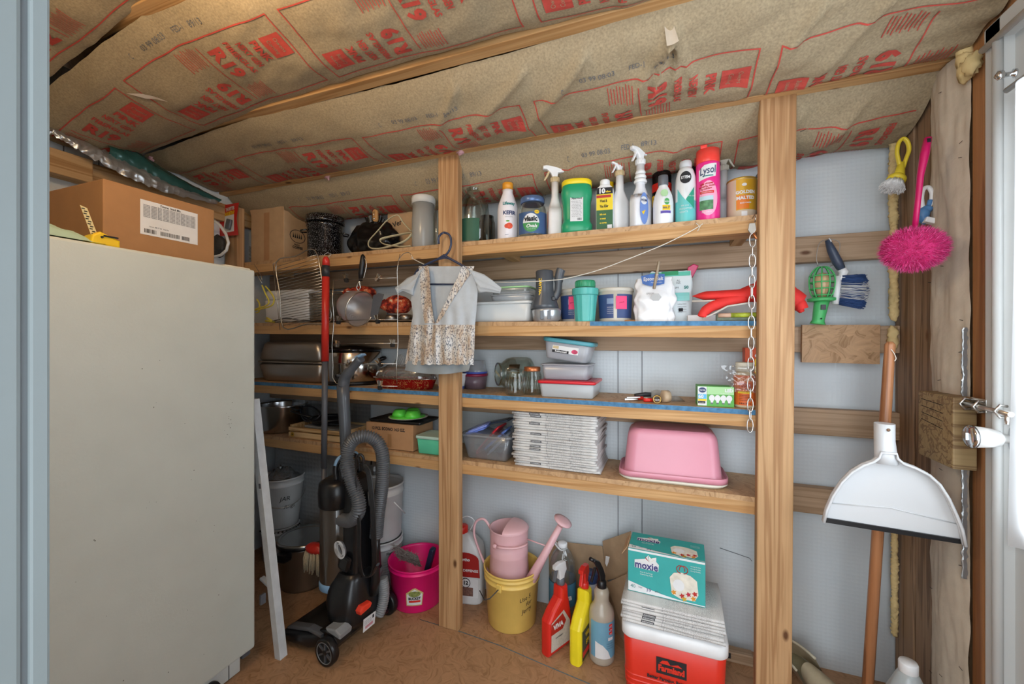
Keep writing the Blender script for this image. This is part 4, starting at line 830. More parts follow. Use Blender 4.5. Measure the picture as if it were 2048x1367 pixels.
# nails with string loops at the shelf lip
# mop
YM = 1.39; t = thing('mop', 'red-handled string mop hung upright in front of the shelves behind the vacuum', 'mop', Q(645, 1150, YM))
def seg(mb, p0, y0, p1, y1, r, m, Y=YM, n=14): mb.tube([Q(p0, y0, Y), Q(p1, y1, Y)], r, m, n)
MR = pm('mop_red', '#d0352c', .3)
b = MB(); a = Q(652, 513, YM); b.tube([a + Vector((0, 0, .0)), a + Vector((0, 0, -.012)), Q(652, 531, YM)], [.008, .0145, .016], MR, 16); seg(b, 651.5, 552, 650, 722, .0158, MR); b.build('handle_grip', t, rel=True)
b = MB(); seg(b, 652, 531, 651.5, 553, .0165, DGREY); b.build('grip_band', t, rel=True)
b = MB(); seg(b, 650, 722, 648, 935, .0125, GREY); seg(b, 648, 930, 644, 1085, .0105, GREY); b.build('pole', t, rel=True)
b = MB(); hc = Q(630, 1096, YM - .02); blob(b, hc, .042, MR, (1.15, .7, .55), 20, .1); b.build('mop_head', t, rel=True)
b = MB(); YARN = pm('mop_yarn', '#c9b99a', .9, 0, .15, 200, .4, 300); random.seed(4)
for i in range(70):
    u = random.uniform(-1, 1); q = random.uniform(-1, 1); x = hc.x + u * .042; y = hc.y + q * .024
    b.tube([(x, y, hc.z - .01), (x + u * .008, y + q * .006, hc.z - .045), (x + u * .006 + random.uniform(-.004, .004), y + q * .008, hc.z - random.uniform(.085, .10))], .0028, YARN, 5)
b.build('yarn', t, rel=True)['kind'] = 'stuff'
b = MB(); b.tube(smooth([Q(655, 505, 1.452), Q(662, 508, 1.43), Q(655, 514, 1.40), Q(648, 510, 1.42), Q(655, 505, 1.452)], 5), .0012, PAPERW, 5); b.build('hanging_string', t, rel=True)
# sieve
t = thing('wire_sieve', 'round mesh sieve with a black handle hanging by the oven mitts', 'sieve', Q(716, 655, 1.42))
SM = N('sieve_mesh'); ck = SM.n('ShaderNodeTexChecker'); ck.inputs['Scale'].default_value = 900; SM.l(SM.map((1, 1, 1)), ck.inputs[0])
tr_ = SM.n('ShaderNodeBsdfTransparent'); m_ = SM.n('ShaderNodeMixShader'); fa = SM.n('ShaderNodeMath', operation='MULTIPLY_ADD'); fa.inputs[1].default_value = .35; fa.inputs[2].default_value = .42; SM.l(ck.outputs[1], fa.inputs[0]); SM.l(fa.outputs[0], m_.inputs[0]); SM.l(tr_.outputs[0], m_.inputs[1]); SM.l(SM.b.outputs[0], m_.inputs[2]); SM.b.inputs['Metallic'].default_value = .7; SM.b.inputs['Roughness'].default_value = .4; SM.b.inputs['Base Color'].default_value = (.62, .6, .6, 1); SM.l(m_.outputs[0], SM.t.nodes['Material Output'].inputs[0])
rc = Q(721, 618, 1.40); bx = Vector((-.93, .10, .28)).normalized()
qt = Vector((0, 0, 1)).rotation_difference(bx).to_matrix().to_4x4(); Mr = Matrix.Translation(rc) @ qt
b = MB(); R = .076; b.tube([(R * cos(a), R * sin(a), 0) for a in [2 * pi * i / 36 for i in range(36)]], .0028, STEELB, 8, closed=True, M=Mr); b.build('rim', t, rel=True)
b = MB(); b.lathe([(R, 0), (R * .97, .03), (R * .86, .065), (R * .6, .095), (R * .25, .108), (0, .11)], SM.m, 36, Mr, caps=(False, False)); b.build('mesh_bowl', t, rel=True, fix=False)
b = MB(); b.tube([Q(717, 582, 1.40), Q(713, 575, 1.40), Q(716, 566, 1.40), Q(721, 560, 1.40)], .0025, STEELB, 8); b.tube([Q(717, 582, 1.40), Q(721, 575, 1.40), Q(719, 566, 1.40), Q(721, 560, 1.40)], .0025, STEELB, 8); b.build('neck', t, rel=True)
b = MB(); b.tube([Q(721, 561, 1.40), Q(722, 545, 1.40), Q(725, 525, 1.40), Q(726, 513, 1.40), Q(725, 509, 1.40)], [.008, .011, .012, .010, .005], BLACK, 12); b.build('handle', t, rel=True)
b = MB(); b.tube(smooth([Q(726, 511, 1.40), Q(733, 525, 1.40), Q(730, 545, 1.40), Q(727, 556, 1.40)], 4), .0022, STEELB, 6); b.build('hanging_loop', t, rel=True)
# tiered clip hanger
YC = 1.315; t = thing('clip_hanger', 'tiered chrome wire hanger with black-tipped clips hanging left of the dress', 'hanger', Q(730, 790, YC))
b = MB(); wr_ = .0016
b.tube(W([(667, 560), (665, 600), (668, 640), (664, 690), (666, 730), (665, 755), (672, 766), (690, 770)], YC), wr_, STEELB, 6)
b.tube(W([(800, 508), (794, 540), (796, 590), (795, 640), (796, 685), (793, 730), (794, 768)], YC), wr_, STEELB, 6)
b.tube(smooth(W([(794, 545), (797, 522), (806, 508), (818, 505), (826, 515)], YC), 5), wr_, STEELB, 6)
for y0, y1 in ((560, 555), (641, 638), (687, 686), (727, 727), (770, 772)): b.tube(W([(666, y0), (795, y1)], YC), wr_ * .8, STEELB, 6)
b.build('frame', t, rel=True)
CT = pm('clip_tip', '#1b1b1d', .4)
for i, (x, y, h, fl, tl) in enumerate(((692, 557, 16, 1, -.25), (756, 556, 13, -1, .6), (677, 641, 15, 1, .1), (755, 639, 16, 1, -.15), (674, 688, 12, -1, .1), (785, 687, 14, 0, 0), (697, 727, 12, -1, .5), (759, 726, 16, 1, -.7), (760, 771, 17, 1, 0))):
    b = MB(); p = Q(x, y, YC); s_ = .0021
    for q in (-1, 1): b.prism([(q * .002, 0), (q * .0045, 0), (q * .010, h * s_ * .55 * (1 if fl >= 0 else 1)), (q * .007, h * s_ * .6)], .012, STEELB, 'y', (p.x, p.y + q * .0, p.z), M=Matrix.Translation(p) @ Matrix.Rotation(tl, 4, 'Y') @ Matrix.Translation(-p))
    b.prism([(-.0065, 0), (.0065, 0), (.005, -h * s_ * .45), (-.005, -h * s_ * .45)], .016, CT if fl >= 0 else STEELB, 'y', (p.x, p.y, p.z), .001, M=Matrix.Translation(p) @ Matrix.Rotation(tl, 4, 'Y') @ Matrix.Translation(-p)); b.build('clip', t, rel=True)
# yellow coated tongs on the fridge side
YLW = pm('yellow_coating', '#cfc04a', .4)
t = thing('jar_lifter', 'yellow-coated jar lifter hanging beside the fridge corner', 'tongs', Q(532, 615, 1.35))
b = MB(); b.tube(W([(508, 528, 1.455), (516, 540, 1.37), (523, 552, 1.35), (524, 562, 1.35)]), .0016, STEELB, 6); b.tube(W([(512, 545), (518, 556), (524, 566)], 1.35), .0016, STEELB, 6); b.build('wire', t, rel=True)
b = MB(); b.tube(smooth(W([(524, 570), (530, 585), (538, 603), (531, 611), (516, 616), (505, 622)], 1.35), 5), .0034, YLW, 8); b.tube(smooth(W([(531, 572), (541, 584), (548, 597), (544, 610), (528, 616), (512, 620)], 1.35), 5), .0034, YLW, 8); b.tube(smooth(W([(514, 598), (519, 608), (518, 622), (512, 625)], 1.36), 5), .0034, YLW, 8); b.build('coated_grip', t, rel=True)
# clothes line
b = MB(); STG = pm('white_string', '#dcd8cc', .8)
b.tube(smooth(W([(822, 515, 1.43), (835, 522, 1.43), (858, 533, 1.44), (900, 552, 1.47), (960, 562, 1.45), (1010, 564, 1.43), (1060, 563, 1.41), (1105, 560, 1.405), (1130, 557, 1.405), (1190, 542, 1.41), (1250, 520, 1.42), (1320, 492, 1.43), (1370, 468, 1.44), (1399, 452, 1.448)]), 4), .0015, STG, 6)
b.tube(W([(1392, 446, 1.447), (1399, 452, 1.447), (1406, 447, 1.447)]), .0013, STG, 5); b.tube(W([(1402, 449, 1.446), (1395, 462, 1.446)]), .0012, STG, 5)
tag(b.build('clothes_line'), 'thin white string sagging from a knot on the top shelf edge to the dress', 'string')
# hanger
HB = pm('hanger_blue', '#2f3a55', .35); YH = 1.392
t = thing('coat_hanger', 'dark blue plastic clothes hanger on the nail of the middle post', 'hanger', Q(888, 570, YH))
b = MB(); b.tube(smooth(W([(878, 487), (877, 476), (882, 468), (889, 465), (898, 469), (902, 480), (901, 494), (895, 506), (888, 512)], YH), 4), .0042, HB, 10); b.build('hook', t, rel=True)
b = MB(); b.tube(smooth(W([(888, 510), (875, 518), (855, 527), (835, 540), (826, 560), (832, 568)], YH), 4), .0045, HB, 8); b.tube(smooth(W([(888, 510), (900, 517), (925, 531), (948, 547), (955, 560), (948, 568)], YH), 4), .0045, HB, 8); b.tube(W([(830, 568), (950, 568)], YH), .0032, HB, 8)
b.prism([(Q(876, 520, YH).x, Q(876, 520, YH).z), (Q(888, 508, YH).x, Q(888, 508, YH).z), (Q(901, 519, YH).x, Q(901, 519, YH).z), (Q(888, 517, YH).x, Q(888, 517, YH).z)], .004, HB, 'y', (0, YH, 0)); b.build('shoulders', t, rel=True)
# dress
DRU = pm('dress_grey', '#b9c0c6', .9, 0, .05, 30, .15, 200); 
DF = N('dress_floral'); nz = DF.n('ShaderNodeTexNoise'); nz.inputs['Scale'].default_value = 230; nz.inputs['Detail'].default_value = 3; DF.l(DF.map((1, 1, .6)), nz.inputs[0])
nz2 = DF.n('ShaderNodeTexNoise'); nz2.inputs['Scale'].default_value = 22; DF.l(DF.map((1.6, 1, .5)), nz2.inputs[0])
cA = DF.ramp(nz2.outputs[0], [(0.40, hx('#d9d9d8')), (0.52, hx('#cdc5ba')), (0.62, hx('#bda893'))]); cB = DF.ramp(nz2.outputs[0], [(0.4, hx('#6d7480')), (0.6, hx('#85766c'))])
mx = DF.n('ShaderNodeMix', data_type='RGBA'); DF.l(DF.ramp(nz.outputs[0], [(0.52, (0, 0, 0, 1)), (0.58, (1, 1, 1, 1))]), mx.inputs[0]); DF.l(cA, mx.inputs[6]); DF.l(cB, mx.inputs[7]); DF.l(mx.outputs[2], DF.b.inputs['Base Color']); DF.b.inputs['Roughness'].default_value = .9; MATS['dress_floral'] = DF.m
DFL = DF.m
t = thing('dress', 'small grey and floral child dress with open front on the blue hanger', 'dress', Q(880, 748, 1.38))
def ip(tab, y):
    for (a, va), (c_, vc) in zip(tab, tab[1:]):
        if y <= c_: return va + (vc - va) * (y - a) / (c_ - a)
    return tab[-1][1]
Lf = [(530, 853), (545, 832), (570, 826), (600, 822), (630, 826), (650, 822), (690, 816), (726, 810)]
Rt = [(530, 926), (545, 942), (560, 955), (590, 955), (620, 953), (650, 950), (690, 949), (730, 947)]
VL = [(530, 857), (560, 860), (600, 862), (640, 868), (646, 870), (648, 871), (730, 872)]
VR = [(530, 925), (550, 917), (570, 907), (600, 893), (625, 880), (646, 871), (648, 871), (730, 872)]
def fold(x, y, k): return -.006 * sin(x * .26 + k) * max(0, min(1, (y - 600) / 70)) - .003 * noise.noise(Vector((x * .07, y * .03, k)))
def panel(A, B, Yb, k, bow):
    def fn(u, v):
        y = 532 + 195 * v; xl, xr = ip(A, y), ip(B, y); x = xl + (xr - xl) * u; yy = y + (3 * abs(sin(u * 14)) if v > .99 else 0) - (6 * 0)
        return Q(x, yy, Yb + bow * (1 - sin(pi * (x - 800) / 170)) + fold(x, y, k))
    return fn
def pan(mb, A, B, Yb, k, bow, nu=26, nv=60):
    fn = panel(A, B, Yb, k, bow); c = 36
    mb.grid(lambda u, v: fn(u, v * c / nv), nu, c, DRU); mb.grid(lambda u, v: fn(u, c / nv + v * (1 - c / nv)), nu, nv - c, DFL)
b = MB(); pan(b, Lf, VL, 1.365, 0, .03); pan(b, VR, Rt, 1.365, 2, .03); pan(b, Lf, Rt, 1.398, 4, -.004, 50); b.build('bodice', t, rel=True, fix=False)
b = MB(); pan2 = lambda A, dx: [(y, x + dx) for y, x in A]
for A, B in ((pan2(VL, -20), VL), (VR, [(530, 950), (545, 943), (560, 932), (600, 905), (630, 888), (646, 876), (648, 874), (730, 873)])):
    fn = panel(A, B, 1.3625, 0 if A[0][1] < 870 else 2, .03); b.grid(lambda u, v: fn(u, v * .585 + .0), 10, 36, DFL)
b.build('collar_trim', t, rel=True, fix=False)
for side in (0, 1):
    b = MB()
    S = [((853, 531), (832, 545)), ((838, 545), (828, 575)), ((815, 555), (826, 592)), ((800, 568), (806, 582)), ((790, 575), (795, 588))] if side == 0 else [((926, 531), (952, 548)), ((945, 540), (954, 575)), ((968, 548), (958, 586)), ((987, 562), (968, 583)), ((1003, 575), (1000, 587))]
    if side: S[3] = ((985, 560), (972, 584))
    def sl(u, v, S=S, side=side):
        w_ = v * 4; i = min(3, int(w_)); f = w_ - i; p0 = Vector(S[i][0]).lerp(Vector(S[i + 1][0]), f); p1 = Vector(S[i][1]).lerp(Vector(S[i + 1][1]), f)
        a = 2 * pi * u; m = (p0 + p1) / 2; d = (p1 - p0) / 2; return Q(m.x + d.x * cos(a), m.y + d.y * cos(a), 1.385 + .018 * sin(a) - .003 * sin(9 * a))
    b.grid(sl, 28, 16, DRU); b.build('sleeve', t, rel=True, fix=False)
b = MB(); LN = pm('lining_grey', '#8f979b', .9); b.grid(lambda u, v: Q(815 + 128 * u - 6 * v, 722 + 18 * v + 8 * sin(u * 3) * v, 1.380 - .008 * sin(u * 14) * v), 40, 8, LN); b.build('lining', t, rel=True, fix=False)
# chain with keys
t = thing('chain', 'steel link chain hanging from a hook beside the right post', 'chain', Q(1500, 870, 1.40))
b = MB(); pc = Q(1505, 436, 1.452); b.tube([pc, pc + Vector((0, -.03, .002)), pc + Vector((0, -.045, -.012)), pc + Vector((0, -.036, -.022))], .0018, DSTEEL, 6); b.build('hook', t, rel=True)
b = MB(); b.prism([(-.008, 0), (.008, 0), (.011, -.02), (.004, -.032), (-.004, -.032), (-.011, -.02)], .006, DSTEEL, 'y', tuple(Q(1504, 446, 1.41)), .001); b.build('lock', t, rel=True)
b = MB(); b.tube(W([(1507, 466), (1513, 478)], 1.40), .0032, pm('copper_key', '#b9764a', .3, .8), 6); b.build('key', t, rel=True)
for i in range(19):
    y = 480 + i * 20.6; x = 1505 - i * .28; c_ = Q(x, y, 1.40); a = (pi / 2.4 if i % 2 else .25) + .15 * sin(i * 2.1); hl, hw = .0205, .0085
    pts = [Vector((cos(a) * hw * cos(q) , sin(a) * hw * cos(q), hl * (1 if sin(q) > 0 else -1) * abs(sin(q)) ** .8)) + c_ for q in [2 * pi * k / 16 for k in range(16)]]
    b = MB(); b.tube(pts, .0017, STEEL, 6, closed=True); b.build('link', t, rel=True)
# ================================================================== second shelf
def zs(i, X): return sz(i, X) + .0005
def bx_(p0, p1, Y, D, i, ptop, taper=1.0):
    """front face between two pixel columns at depth Y; returns centre x, width, height"""
    a, c_ = XA(p0, Y), XA(p1, Y); z = zs(i, (a + c_) / 2) if isinstance(i, int) else i
    return (a + c_) / 2, c_ - a, ZT((p0 + p1) / 2, ptop, Y) - z, z
X, w_, h, z = bx_(524, 612, 1.50, .14, 2, 578); t = thing('storage_box', 'white lidded storage box on the second shelf behind the cooling rack', 'box', (X, 1.58, z))
b = MB(); b.rbox((0, 0, h * .35), (w_, .14, h * .7), WHITE, .015, .004, .96); b.build('body', t); b = MB(); b.rbox((0, 0, h * .85), (w_ * .98, .13, h * .28), WHITE, .015, .004, 1.02); b.build('lid', t)
MESHG = N('wire_mesh'); ck = MESHG.n('ShaderNodeTexBrick'); ck.offset = 0; ck.inputs['Scale'].default_value = 1; ck.inputs['Brick Width'].default_value = .008; ck.inputs['Row Height'].default_value = .008; ck.inputs['Mortar Size'].default_value = .0016
sx_ = MESHG.n('ShaderNodeSeparateXYZ'); MESHG.l(MESHG.tc.outputs['Object'], sx_.inputs[0]); cx_ = MESHG.n('ShaderNodeCombineXYZ'); MESHG.l(sx_.outputs[0], cx_.inputs[0]); MESHG.l(sx_.outputs[2], cx_.inputs[1]); MESHG.l(cx_.outputs[0], ck.inputs[0])
tr_ = MESHG.n('ShaderNodeBsdfTransparent'); m_ = MESHG.n('ShaderNodeMixShader'); MESHG.l(ck.outputs[1], m_.inputs[0]); MESHG.l(tr_.outputs[0], m_.inputs[1]); MESHG.l(MESHG.b.outputs[0], m_.inputs[2]); MESHG.b.inputs['Base Color'].default_value = (.4, .38, .34, 1); MESHG.b.inputs['Metallic'].default_value = .9; MESHG.b.inputs['Roughness'].default_value = .3; MESHG.l(m_.outputs[0], MESHG.t.nodes['Material Output'].inputs[0])
X, w_, h, z = bx_(614, 700, 1.52, .1, 2, 584); t = thing('wire_basket', 'fine wire mesh basket on the second shelf behind the mop handle', 'basket', (X, 1.57, z))
b = MB(); b.rbox((0, 0, h / 2), (w_, .10, h), MESHG.m, .01, 0, .92, open_top=True, th=.001); b.build('mesh', t, fix=False); b = MB(); b.tube([(sx * w_ / 2, sy * .05, h) for sx, sy in ((-1, -1), (1, -1), (1, 1), (-1, 1))], .003, STEELB, 6, closed=True); b.build('rim', t)
MITT = N('mitt_print'); nz = MITT.n('ShaderNodeTexNoise'); nz.inputs['Scale'].default_value = 60; nz.inputs['Detail'].default_value = 4; MITT.l(MITT.map((1, 1, 1)), nz.inputs[0]); MITT.l(MITT.ramp(nz.outputs[0], [(0.38, hx('#5a1512')), (0.5, hx('#b5361f')), (0.62, hx('#cf6a3f')), (.7, hx('#e0c9a8'))]), MITT.b.inputs['Base Color']); MITT.b.inputs['Roughness'].default_value = .85
# muffin pan, mitts lie on it
x0, x1 = XA(735, 1.47), XA(835, 1.47); z = zs(2, x0); t = thing('muffin_pan', 'grey metal muffin pan turned upside down under the red oven mitts', 'baking pan', ((x0 + x1) / 2, 1.56, z))
b = MB(); b.box((0, 0, .004), (x1 - x0 + .04, .17, .004), DSTEEL, bev=.001); b.build('tray', t)
for i in range(3):
    for j in range(2): b = MB(); b.lathe([(.034, .006), (.027, .030), (.024, .032), (0, .032)], DSTEEL, 24, c=((i - .5) * .074, (j - .5) * .08)); b.build('cup', t)
for lb, cx, cy, Y, sx, sz_, zz in (('red patterned oven mitt lying on the muffin pan beside the dress sleeve', 796, 603, 1.50, 1.25, .8, .036), ('red patterned oven mitt behind the sieve on the second shelf', 722, 588, 1.575, 1.6, .6, .062)):
    c_ = Q(cx, cy, Y); b = MB(); zb = c_.z - (.050 if Y < 1.55 else .030)
    def mt(u, v, c_=c_, sx=sx, sz_=sz_, zb=zb):
        a, e = 2 * pi * u, pi * (v - .5); r = .052 * (1 + .2 * noise.noise(Vector((cos(a) * 2, sin(a) * 2, c_.x * 5)))); return (c_.x + r * sx * cos(a) * cos(e), c_.y + r * .9 * sin(a) * cos(e), zb + max(-.0, r * sz_ * sin(e) + .035))
    b.grid(mt, 32, 18, MITT.m); b.grid(lambda u, v, c_=c_, zb=zb: (c_.x - .045 + .03 * cos(2 * pi * u) * sin(pi * v), c_.y - .035 + .025 * sin(2 * pi * u) * sin(pi * v), zb + .05 - .05 * v + .01), 16, 10, MITT.m)
    tag(b.build('oven_mitt', fix=False), lb, 'oven mitt')
p = Q(722, 588, 1.575); z_ = zs(2, p.x); t = thing('loaf_pan', 'grey metal loaf pan under the rear oven mitt behind the sieve', 'baking pan', (p.x, 1.60, z_)); b = MB(); hp_ = p.z - .034 - z_; b.rbox((0, 0, hp_ / 2), (.20, .11, hp_), DSTEEL, .015, .003, .93, open_top=True, th=.002); b.build('pan', t, fix=False); b = MB(); b.tube([(sx * .1, sy * .055, hp_ - .002) for sx, sy in ((-1, -1), (1, -1), (1, 1), (-1, 1))], .002, DSTEEL, 6, closed=True); b.build('rim', t)
# tongs and black utensils along the shelf edge
t = thing('serving_tongs', 'dark metal tongs with yellow tips lying along the second shelf edge', 'tongs', (XA(590, 1.47), 1.47, zs(2, -1.4)))
b = MB(); zz = zs(2, -1.45); b.tube(smooth([(XA(545, 1.47), 1.47, zz + .010), (XA(575, 1.47), 1.465, zz + .022), (XA(600, 1.47), 1.47, zz + .012), (XA(640, 1.47), 1.475, zz + .008)], 5), .0045, DGREY, 8, flat=.5); b.tube(smooth([(XA(545, 1.47), 1.475, zz + .006), (XA(575, 1.48), 1.48, zz + .006), (XA(610, 1.48), 1.48, zz + .006), (XA(700, 1.48), 1.48, zz + .006)], 5), .0045, DGREY, 8, flat=.5); b.build('arm', t, rel=True)
b = MB(); b.tube([(XA(545, 1.47), 1.47, zz + .010), (XA(533, 1.465), 1.465, zz + .028)], .005, YLW, 8); b.tube([(XA(548, 1.47), 1.475, zz + .007), (XA(531, 1.46), 1.46, zz + .012)], .005, YLW, 8); b.build('tip', t, rel=True)
t = thing('spatula', 'wide grey metal spatula blade standing between the sieve and the red mitt', 'spatula', Q(750, 632, 1.44)); b = MB(); b.prism([(Q(x, y, 1.44).x, Q(x, y, 1.44).z) for x, y in ((741, 630), (747, 590), (758, 586), (768, 588), (752, 640), (744, 638))], .002, GREY, 'y', (0, 1.44, 0)); b.build('blade', t, rel=True)
# white tubs behind the dress
X, w_, h, z = bx_(905, 1062, 1.475, .16, 2, 602); t = thing('food_container', 'long white lidded food container on the second shelf behind the dress', 'container', (X, 1.56, z))
MW = pm('soft_white_plastic', '#d8dcdc', .3, 0, .02, 10, Transmission_Weight=.0)
b = MB(); b.rbox((0, 0, h * .43), (w_ * .97, .16, h * .86), MW, .018, .004, .95); b.build('body', t); b = MB(); b.rbox((0, 0, h * .92), (w_ * 1.0, .17, h * .14), MW, .02, .003); b.build('lid', t); zt = z + h
GLID = pm('lid_pale_green', '#a9dca0', .35)
for k in range(2):
    X, w_, h, z = bx_(978, 1060, 1.50, .12, zt, 589 - k * 0); hh = (ZT(1015, 572, 1.5) - zt) / 2
    t = thing('food_container', ('clear shallow food container with a pale green lid, topmost beside the dress sleeve', 'clear shallow food container with a white rim on the long white container')[1 - k], 'container', (X, 1.56, zt + hh * k))
    b = MB(); b.rbox((0, 0, hh * .40), (w_ * (.97 - .03 * k), .12, hh * .8), MILKY if k == 0 else CLEARP, .02, .003, .95); b.build('body', t); b = MB(); b.rbox((0, 0, hh * .88), (w_ * (1 - .03 * k), .126, hh * .2), GLID if k else MILKY, .022, .002); b.build('lid', t)
# grey handheld bottle sprayer / vacuum tool
VG = pm('tool_grey', '#4e535a', .3); t, r, h = None, None, None
X, r = CYL(1064, 1123, 1.50); z = zs(2, X); h = ZT(1093, 540, 1.5) - z
t = thing('hand_vacuum', 'grey and silver hand vacuum standing on its end on the second shelf', 'hand vacuum', (X, 1.50, z), FACE(X, 1.5)); SILV = pm('silver_plastic', '#b9bdc2', .25, .6)
b = MB(); b.lathe([(r * .82, 0), (r * .93, .006), (r, h * .2), (r * .97, h * .245)], SILV, 36); b.box((-.018, -r * .95, h * .12), (.012, .006, h * .16), GREY, bev=.001); b.box((.008, -r * .96, h * .12), (.012, .006, h * .16), GREY, bev=.001); b.build('nozzle_ring', t)
b = MB(); b.lathe([(r * .97, h * .245), (r * .92, h * .32), (r * .66, h * .52), (r * .60, h * .66), (r * .60, h * .97), (r * .52, h * .99)], VG, 36, c=(-.008, 0)); b.build('body', t)
b = MB(); b.tube(smooth([(r * .5, 0, h * .45), (r * .75, -.0, h * .58), (r * .80, -.0, h * .78), (r * .9, -.0, h * .95), (r * .98, -.0, h * 1.01)], 5), [.014] * 10 + [.017] * 11, VG, 14); b.build('handle', t)
b = MB(); b.text('SMARTVAC', .014, YW, lambda x, y: (-.008 - r * .30 + y * 1, -r * .52 - .004, h * .62 + x), (0, 0), .03, w=h * .4); b.build('lettering', t, fix=False)
b = MB(); b.box((r * .45, -r * .62, h * .43), (.012, .010, .014), BLACK, bev=.002); b.build('latch', t)
BL2 = pm('label_denim', '#34497a', .5); POSTIT = pm('sticky_pink', '#ef4a7b', .7)
def ptub(p0, p1, Y, ptop, lb, sx0, sx1, sy):
    X, r = CYL(p0, p1, Y); z = zs(2, X); h = ZT((p0 + p1) / 2, ptop, Y) - z; t = thing('paint_tub', lb, 'tub', (X, Y, z), FACE(X, Y), 'cream tubs with blue labels')
    TB = pm('tub_cream', '#c9c4b8', .4); b = MB(); b.lathe([(r * .86, 0), (r * .88, .004), (r * .97, h * .9)], TB, 40); b.build('body', t)
    b = MB(); b.lathe([(r * .97, h * .89), (r * 1.0, h * .90), (r * 1.0, h * .98), (r * .96, h), (0, h)], TB, 40); b.build('lid', t)
    b = MB(); rr = r * .955
    for a0, a1 in ((-1.25, -.10), (.10, 1.2)): b.lathe([(r * .895 + .0006, h * .10), (r * .955 + .0006, h * .80)], BL2, 16, a0=-pi / 2 + a0, a1=-pi / 2 + a1)
    b.rect2(-.03, h * .52, -.006, h * .68, pm('print_slateblue', '#7f93b2', .5), cylmap(rr, 0, .0012), .006)
    for i in range(4): b.text('drywall joint mud', .005, PAPERW, cylmap(rr, 0, .0016), (-.018, h * (.42 - .06 * i)), w=.022, step=.006)
    b.build('paper_label', t, fix=False)
    b = MB(); b.rect2(sx0, h * sy, sx1, h * (sy + .38), POSTIT, cylmap(rr + .0015, 0, .001), .006); b.text('patch', .008, pm('marker_dark_red', '#8f1d3c', .7), cylmap(rr + .0015, 0, .0018), ((sx0 + sx1) / 2, h * (sy + .2)), .0, shear=.3, rot=.1); b.build('sticky_note', t, fix=False)
ptub(1119, 1185, 1.60, 580, 'cream tub with blue label mostly hidden behind the teal tumbler', -.028, .0, .38)
ptub(1194, 1268, 1.545, 578, 'cream tub with blue label and bright pink sticky note right of the tumbler', .002, .042, .36)
# teal tumbler
X, r = CYL(1144, 1197, 1.49); z = zs(2, X); h = ZT(1170, 577, 1.49) - z; TEAL = pm('tumbler_teal', '#4fb0a8', .35)
t = thing('tumbler', 'fluted teal plastic tumbler with a green shaker lid standing in it', 'tumbler', (X, 1.49, z), FACE(X, 1.49))
R = []; n = 48
for a, c_ in ((.74, 0), (.76, .02), (.92, .78), (1.0, .80), (1.0, .99), (.95, 1.0)):
    fl = .035 if c_ < .79 else 0; R.append([(r * a * (1 - fl * (0.5 + .5 * cos(12 * q))) * cos(q), r * a * (1 - fl * (.5 + .5 * cos(12 * q))) * sin(q), h * c_) for q in [2 * pi * i / n for i in range(n)]])
b = MB(); b.loft(R, TEAL, smooth=False); b.build('cup', t)
t2 = thing('shaker_lid', 'dark green shaker lid on a clear neck standing in the teal tumbler', 'lid', (X, 1.49, z + h + .0005)); b = MB(); h2 = ZT(1168, 562, 1.49) - z - h
b.lathe([(r * .70, 0), (r * .70, h2 * .1)], CLEARP, 32); b.lathe([(r * .74, h2 * .1), (r * .76, h2 * .14), (r * .76, h2 * .9), (r * .72, h2 * 1.0), (0, h2)], pm('lid_dark_green', '#2b8f66', .35), 32)
for i in range(30): a = i * pi / 15; b.box((r * .76 * cos(a), r * .76 * sin(a), h2 * .5), (.0015, .0015, h2 * .6), pm('lid_dark_green', '#2b8f66', .35))
b.build('lid_body', t2)
# bags
def bagmesh(w, d, h, amp, sd, top=.25):
    def fn(u, v):
        a = 2 * pi * u; k = math.copysign(abs(cos(a)) ** .5, cos(a)); m = math.copysign(abs(sin(a)) ** .6, sin(a))
        pinch = 1 - (1 - top) * max(0, (v - .45) / .55) ** 1.2; wd = 1 + .06 * sin(v * 3) - .03 * (v > .9)
        nn = 1 + amp * noise.noise(Vector((cos(a) * 2.2, sin(a) * 2.2 + sd, v * 5))); return (w / 2 * k * wd * nn, d / 2 * m * pinch * nn, h * v + (0.006 * noise.noise(Vector((u * 9, sd, 0))) if v > .9 else 0))
    return fn
X, w_, h, z = bx_(1268, 1350, 1.49, .1, 2, 548); t = thing('epsom_salt_bag', 'half-empty white plastic bag of epsom salt held shut by a clothespin', 'bag', (X, 1.51, z))
SALT = pm('white_film', '#e3e4e6', .3, 0, .04, 30, .8, 45)
b = MB(); b.grid(bagmesh(w_ * .92, .075, h * .93, .16, 1, .25), 48, 30, SALT); b.build('bag_body', t, fix=False)
b = MB(); fm = lambda x, y: (x, -.036 + (y - h * .4) * .33 + .002 * sin(x * 120) - .012, y); b.poly2([(-.038, h * .80), (-.044, h * .98), (.0, h * 1.02), (.034, h * 1.0), (.033, h * .78), (-.01, h * .74)], pm('label_cornflower', '#4d74b8', .45), fm, .008)
fm2 = lambda x, y: (fm(x, y)[0], fm(x, y)[1] - .0015, y); b.text('Epsom Salt', .019, PAPERW, fm2, (-.003, h * .90), .02, w=.064, step=.008); b.text('magnesium sulfate', .005, PAPERW, fm2, (.008, h * .82)); b.build('printed_label', t, fix=False)
b = MB(); b.poly2([(-.012 + .018 * cos(a), h * .5 + .014 * sin(a)) for a in [i * pi / 3 for i in range(6)]], pm('grey_window', '#a9a9a8', .3), lambda x, y: (x + .018, -.040, y)); b.text('EPSOM', .008, INKG, lambda x, y: (x, -.0405, y), (-.012, h * .58)); b.build('patch', t, fix=False)
CP = pm('clothespin_wood', '#a99a84', .7); a, c_ = Q(1318, 523, 1.455), Q(1308, 577, 1.452); t = thing('clothespin', 'grey wooden clothespin clipped on the epsom salt bag', 'clothespin', c_)
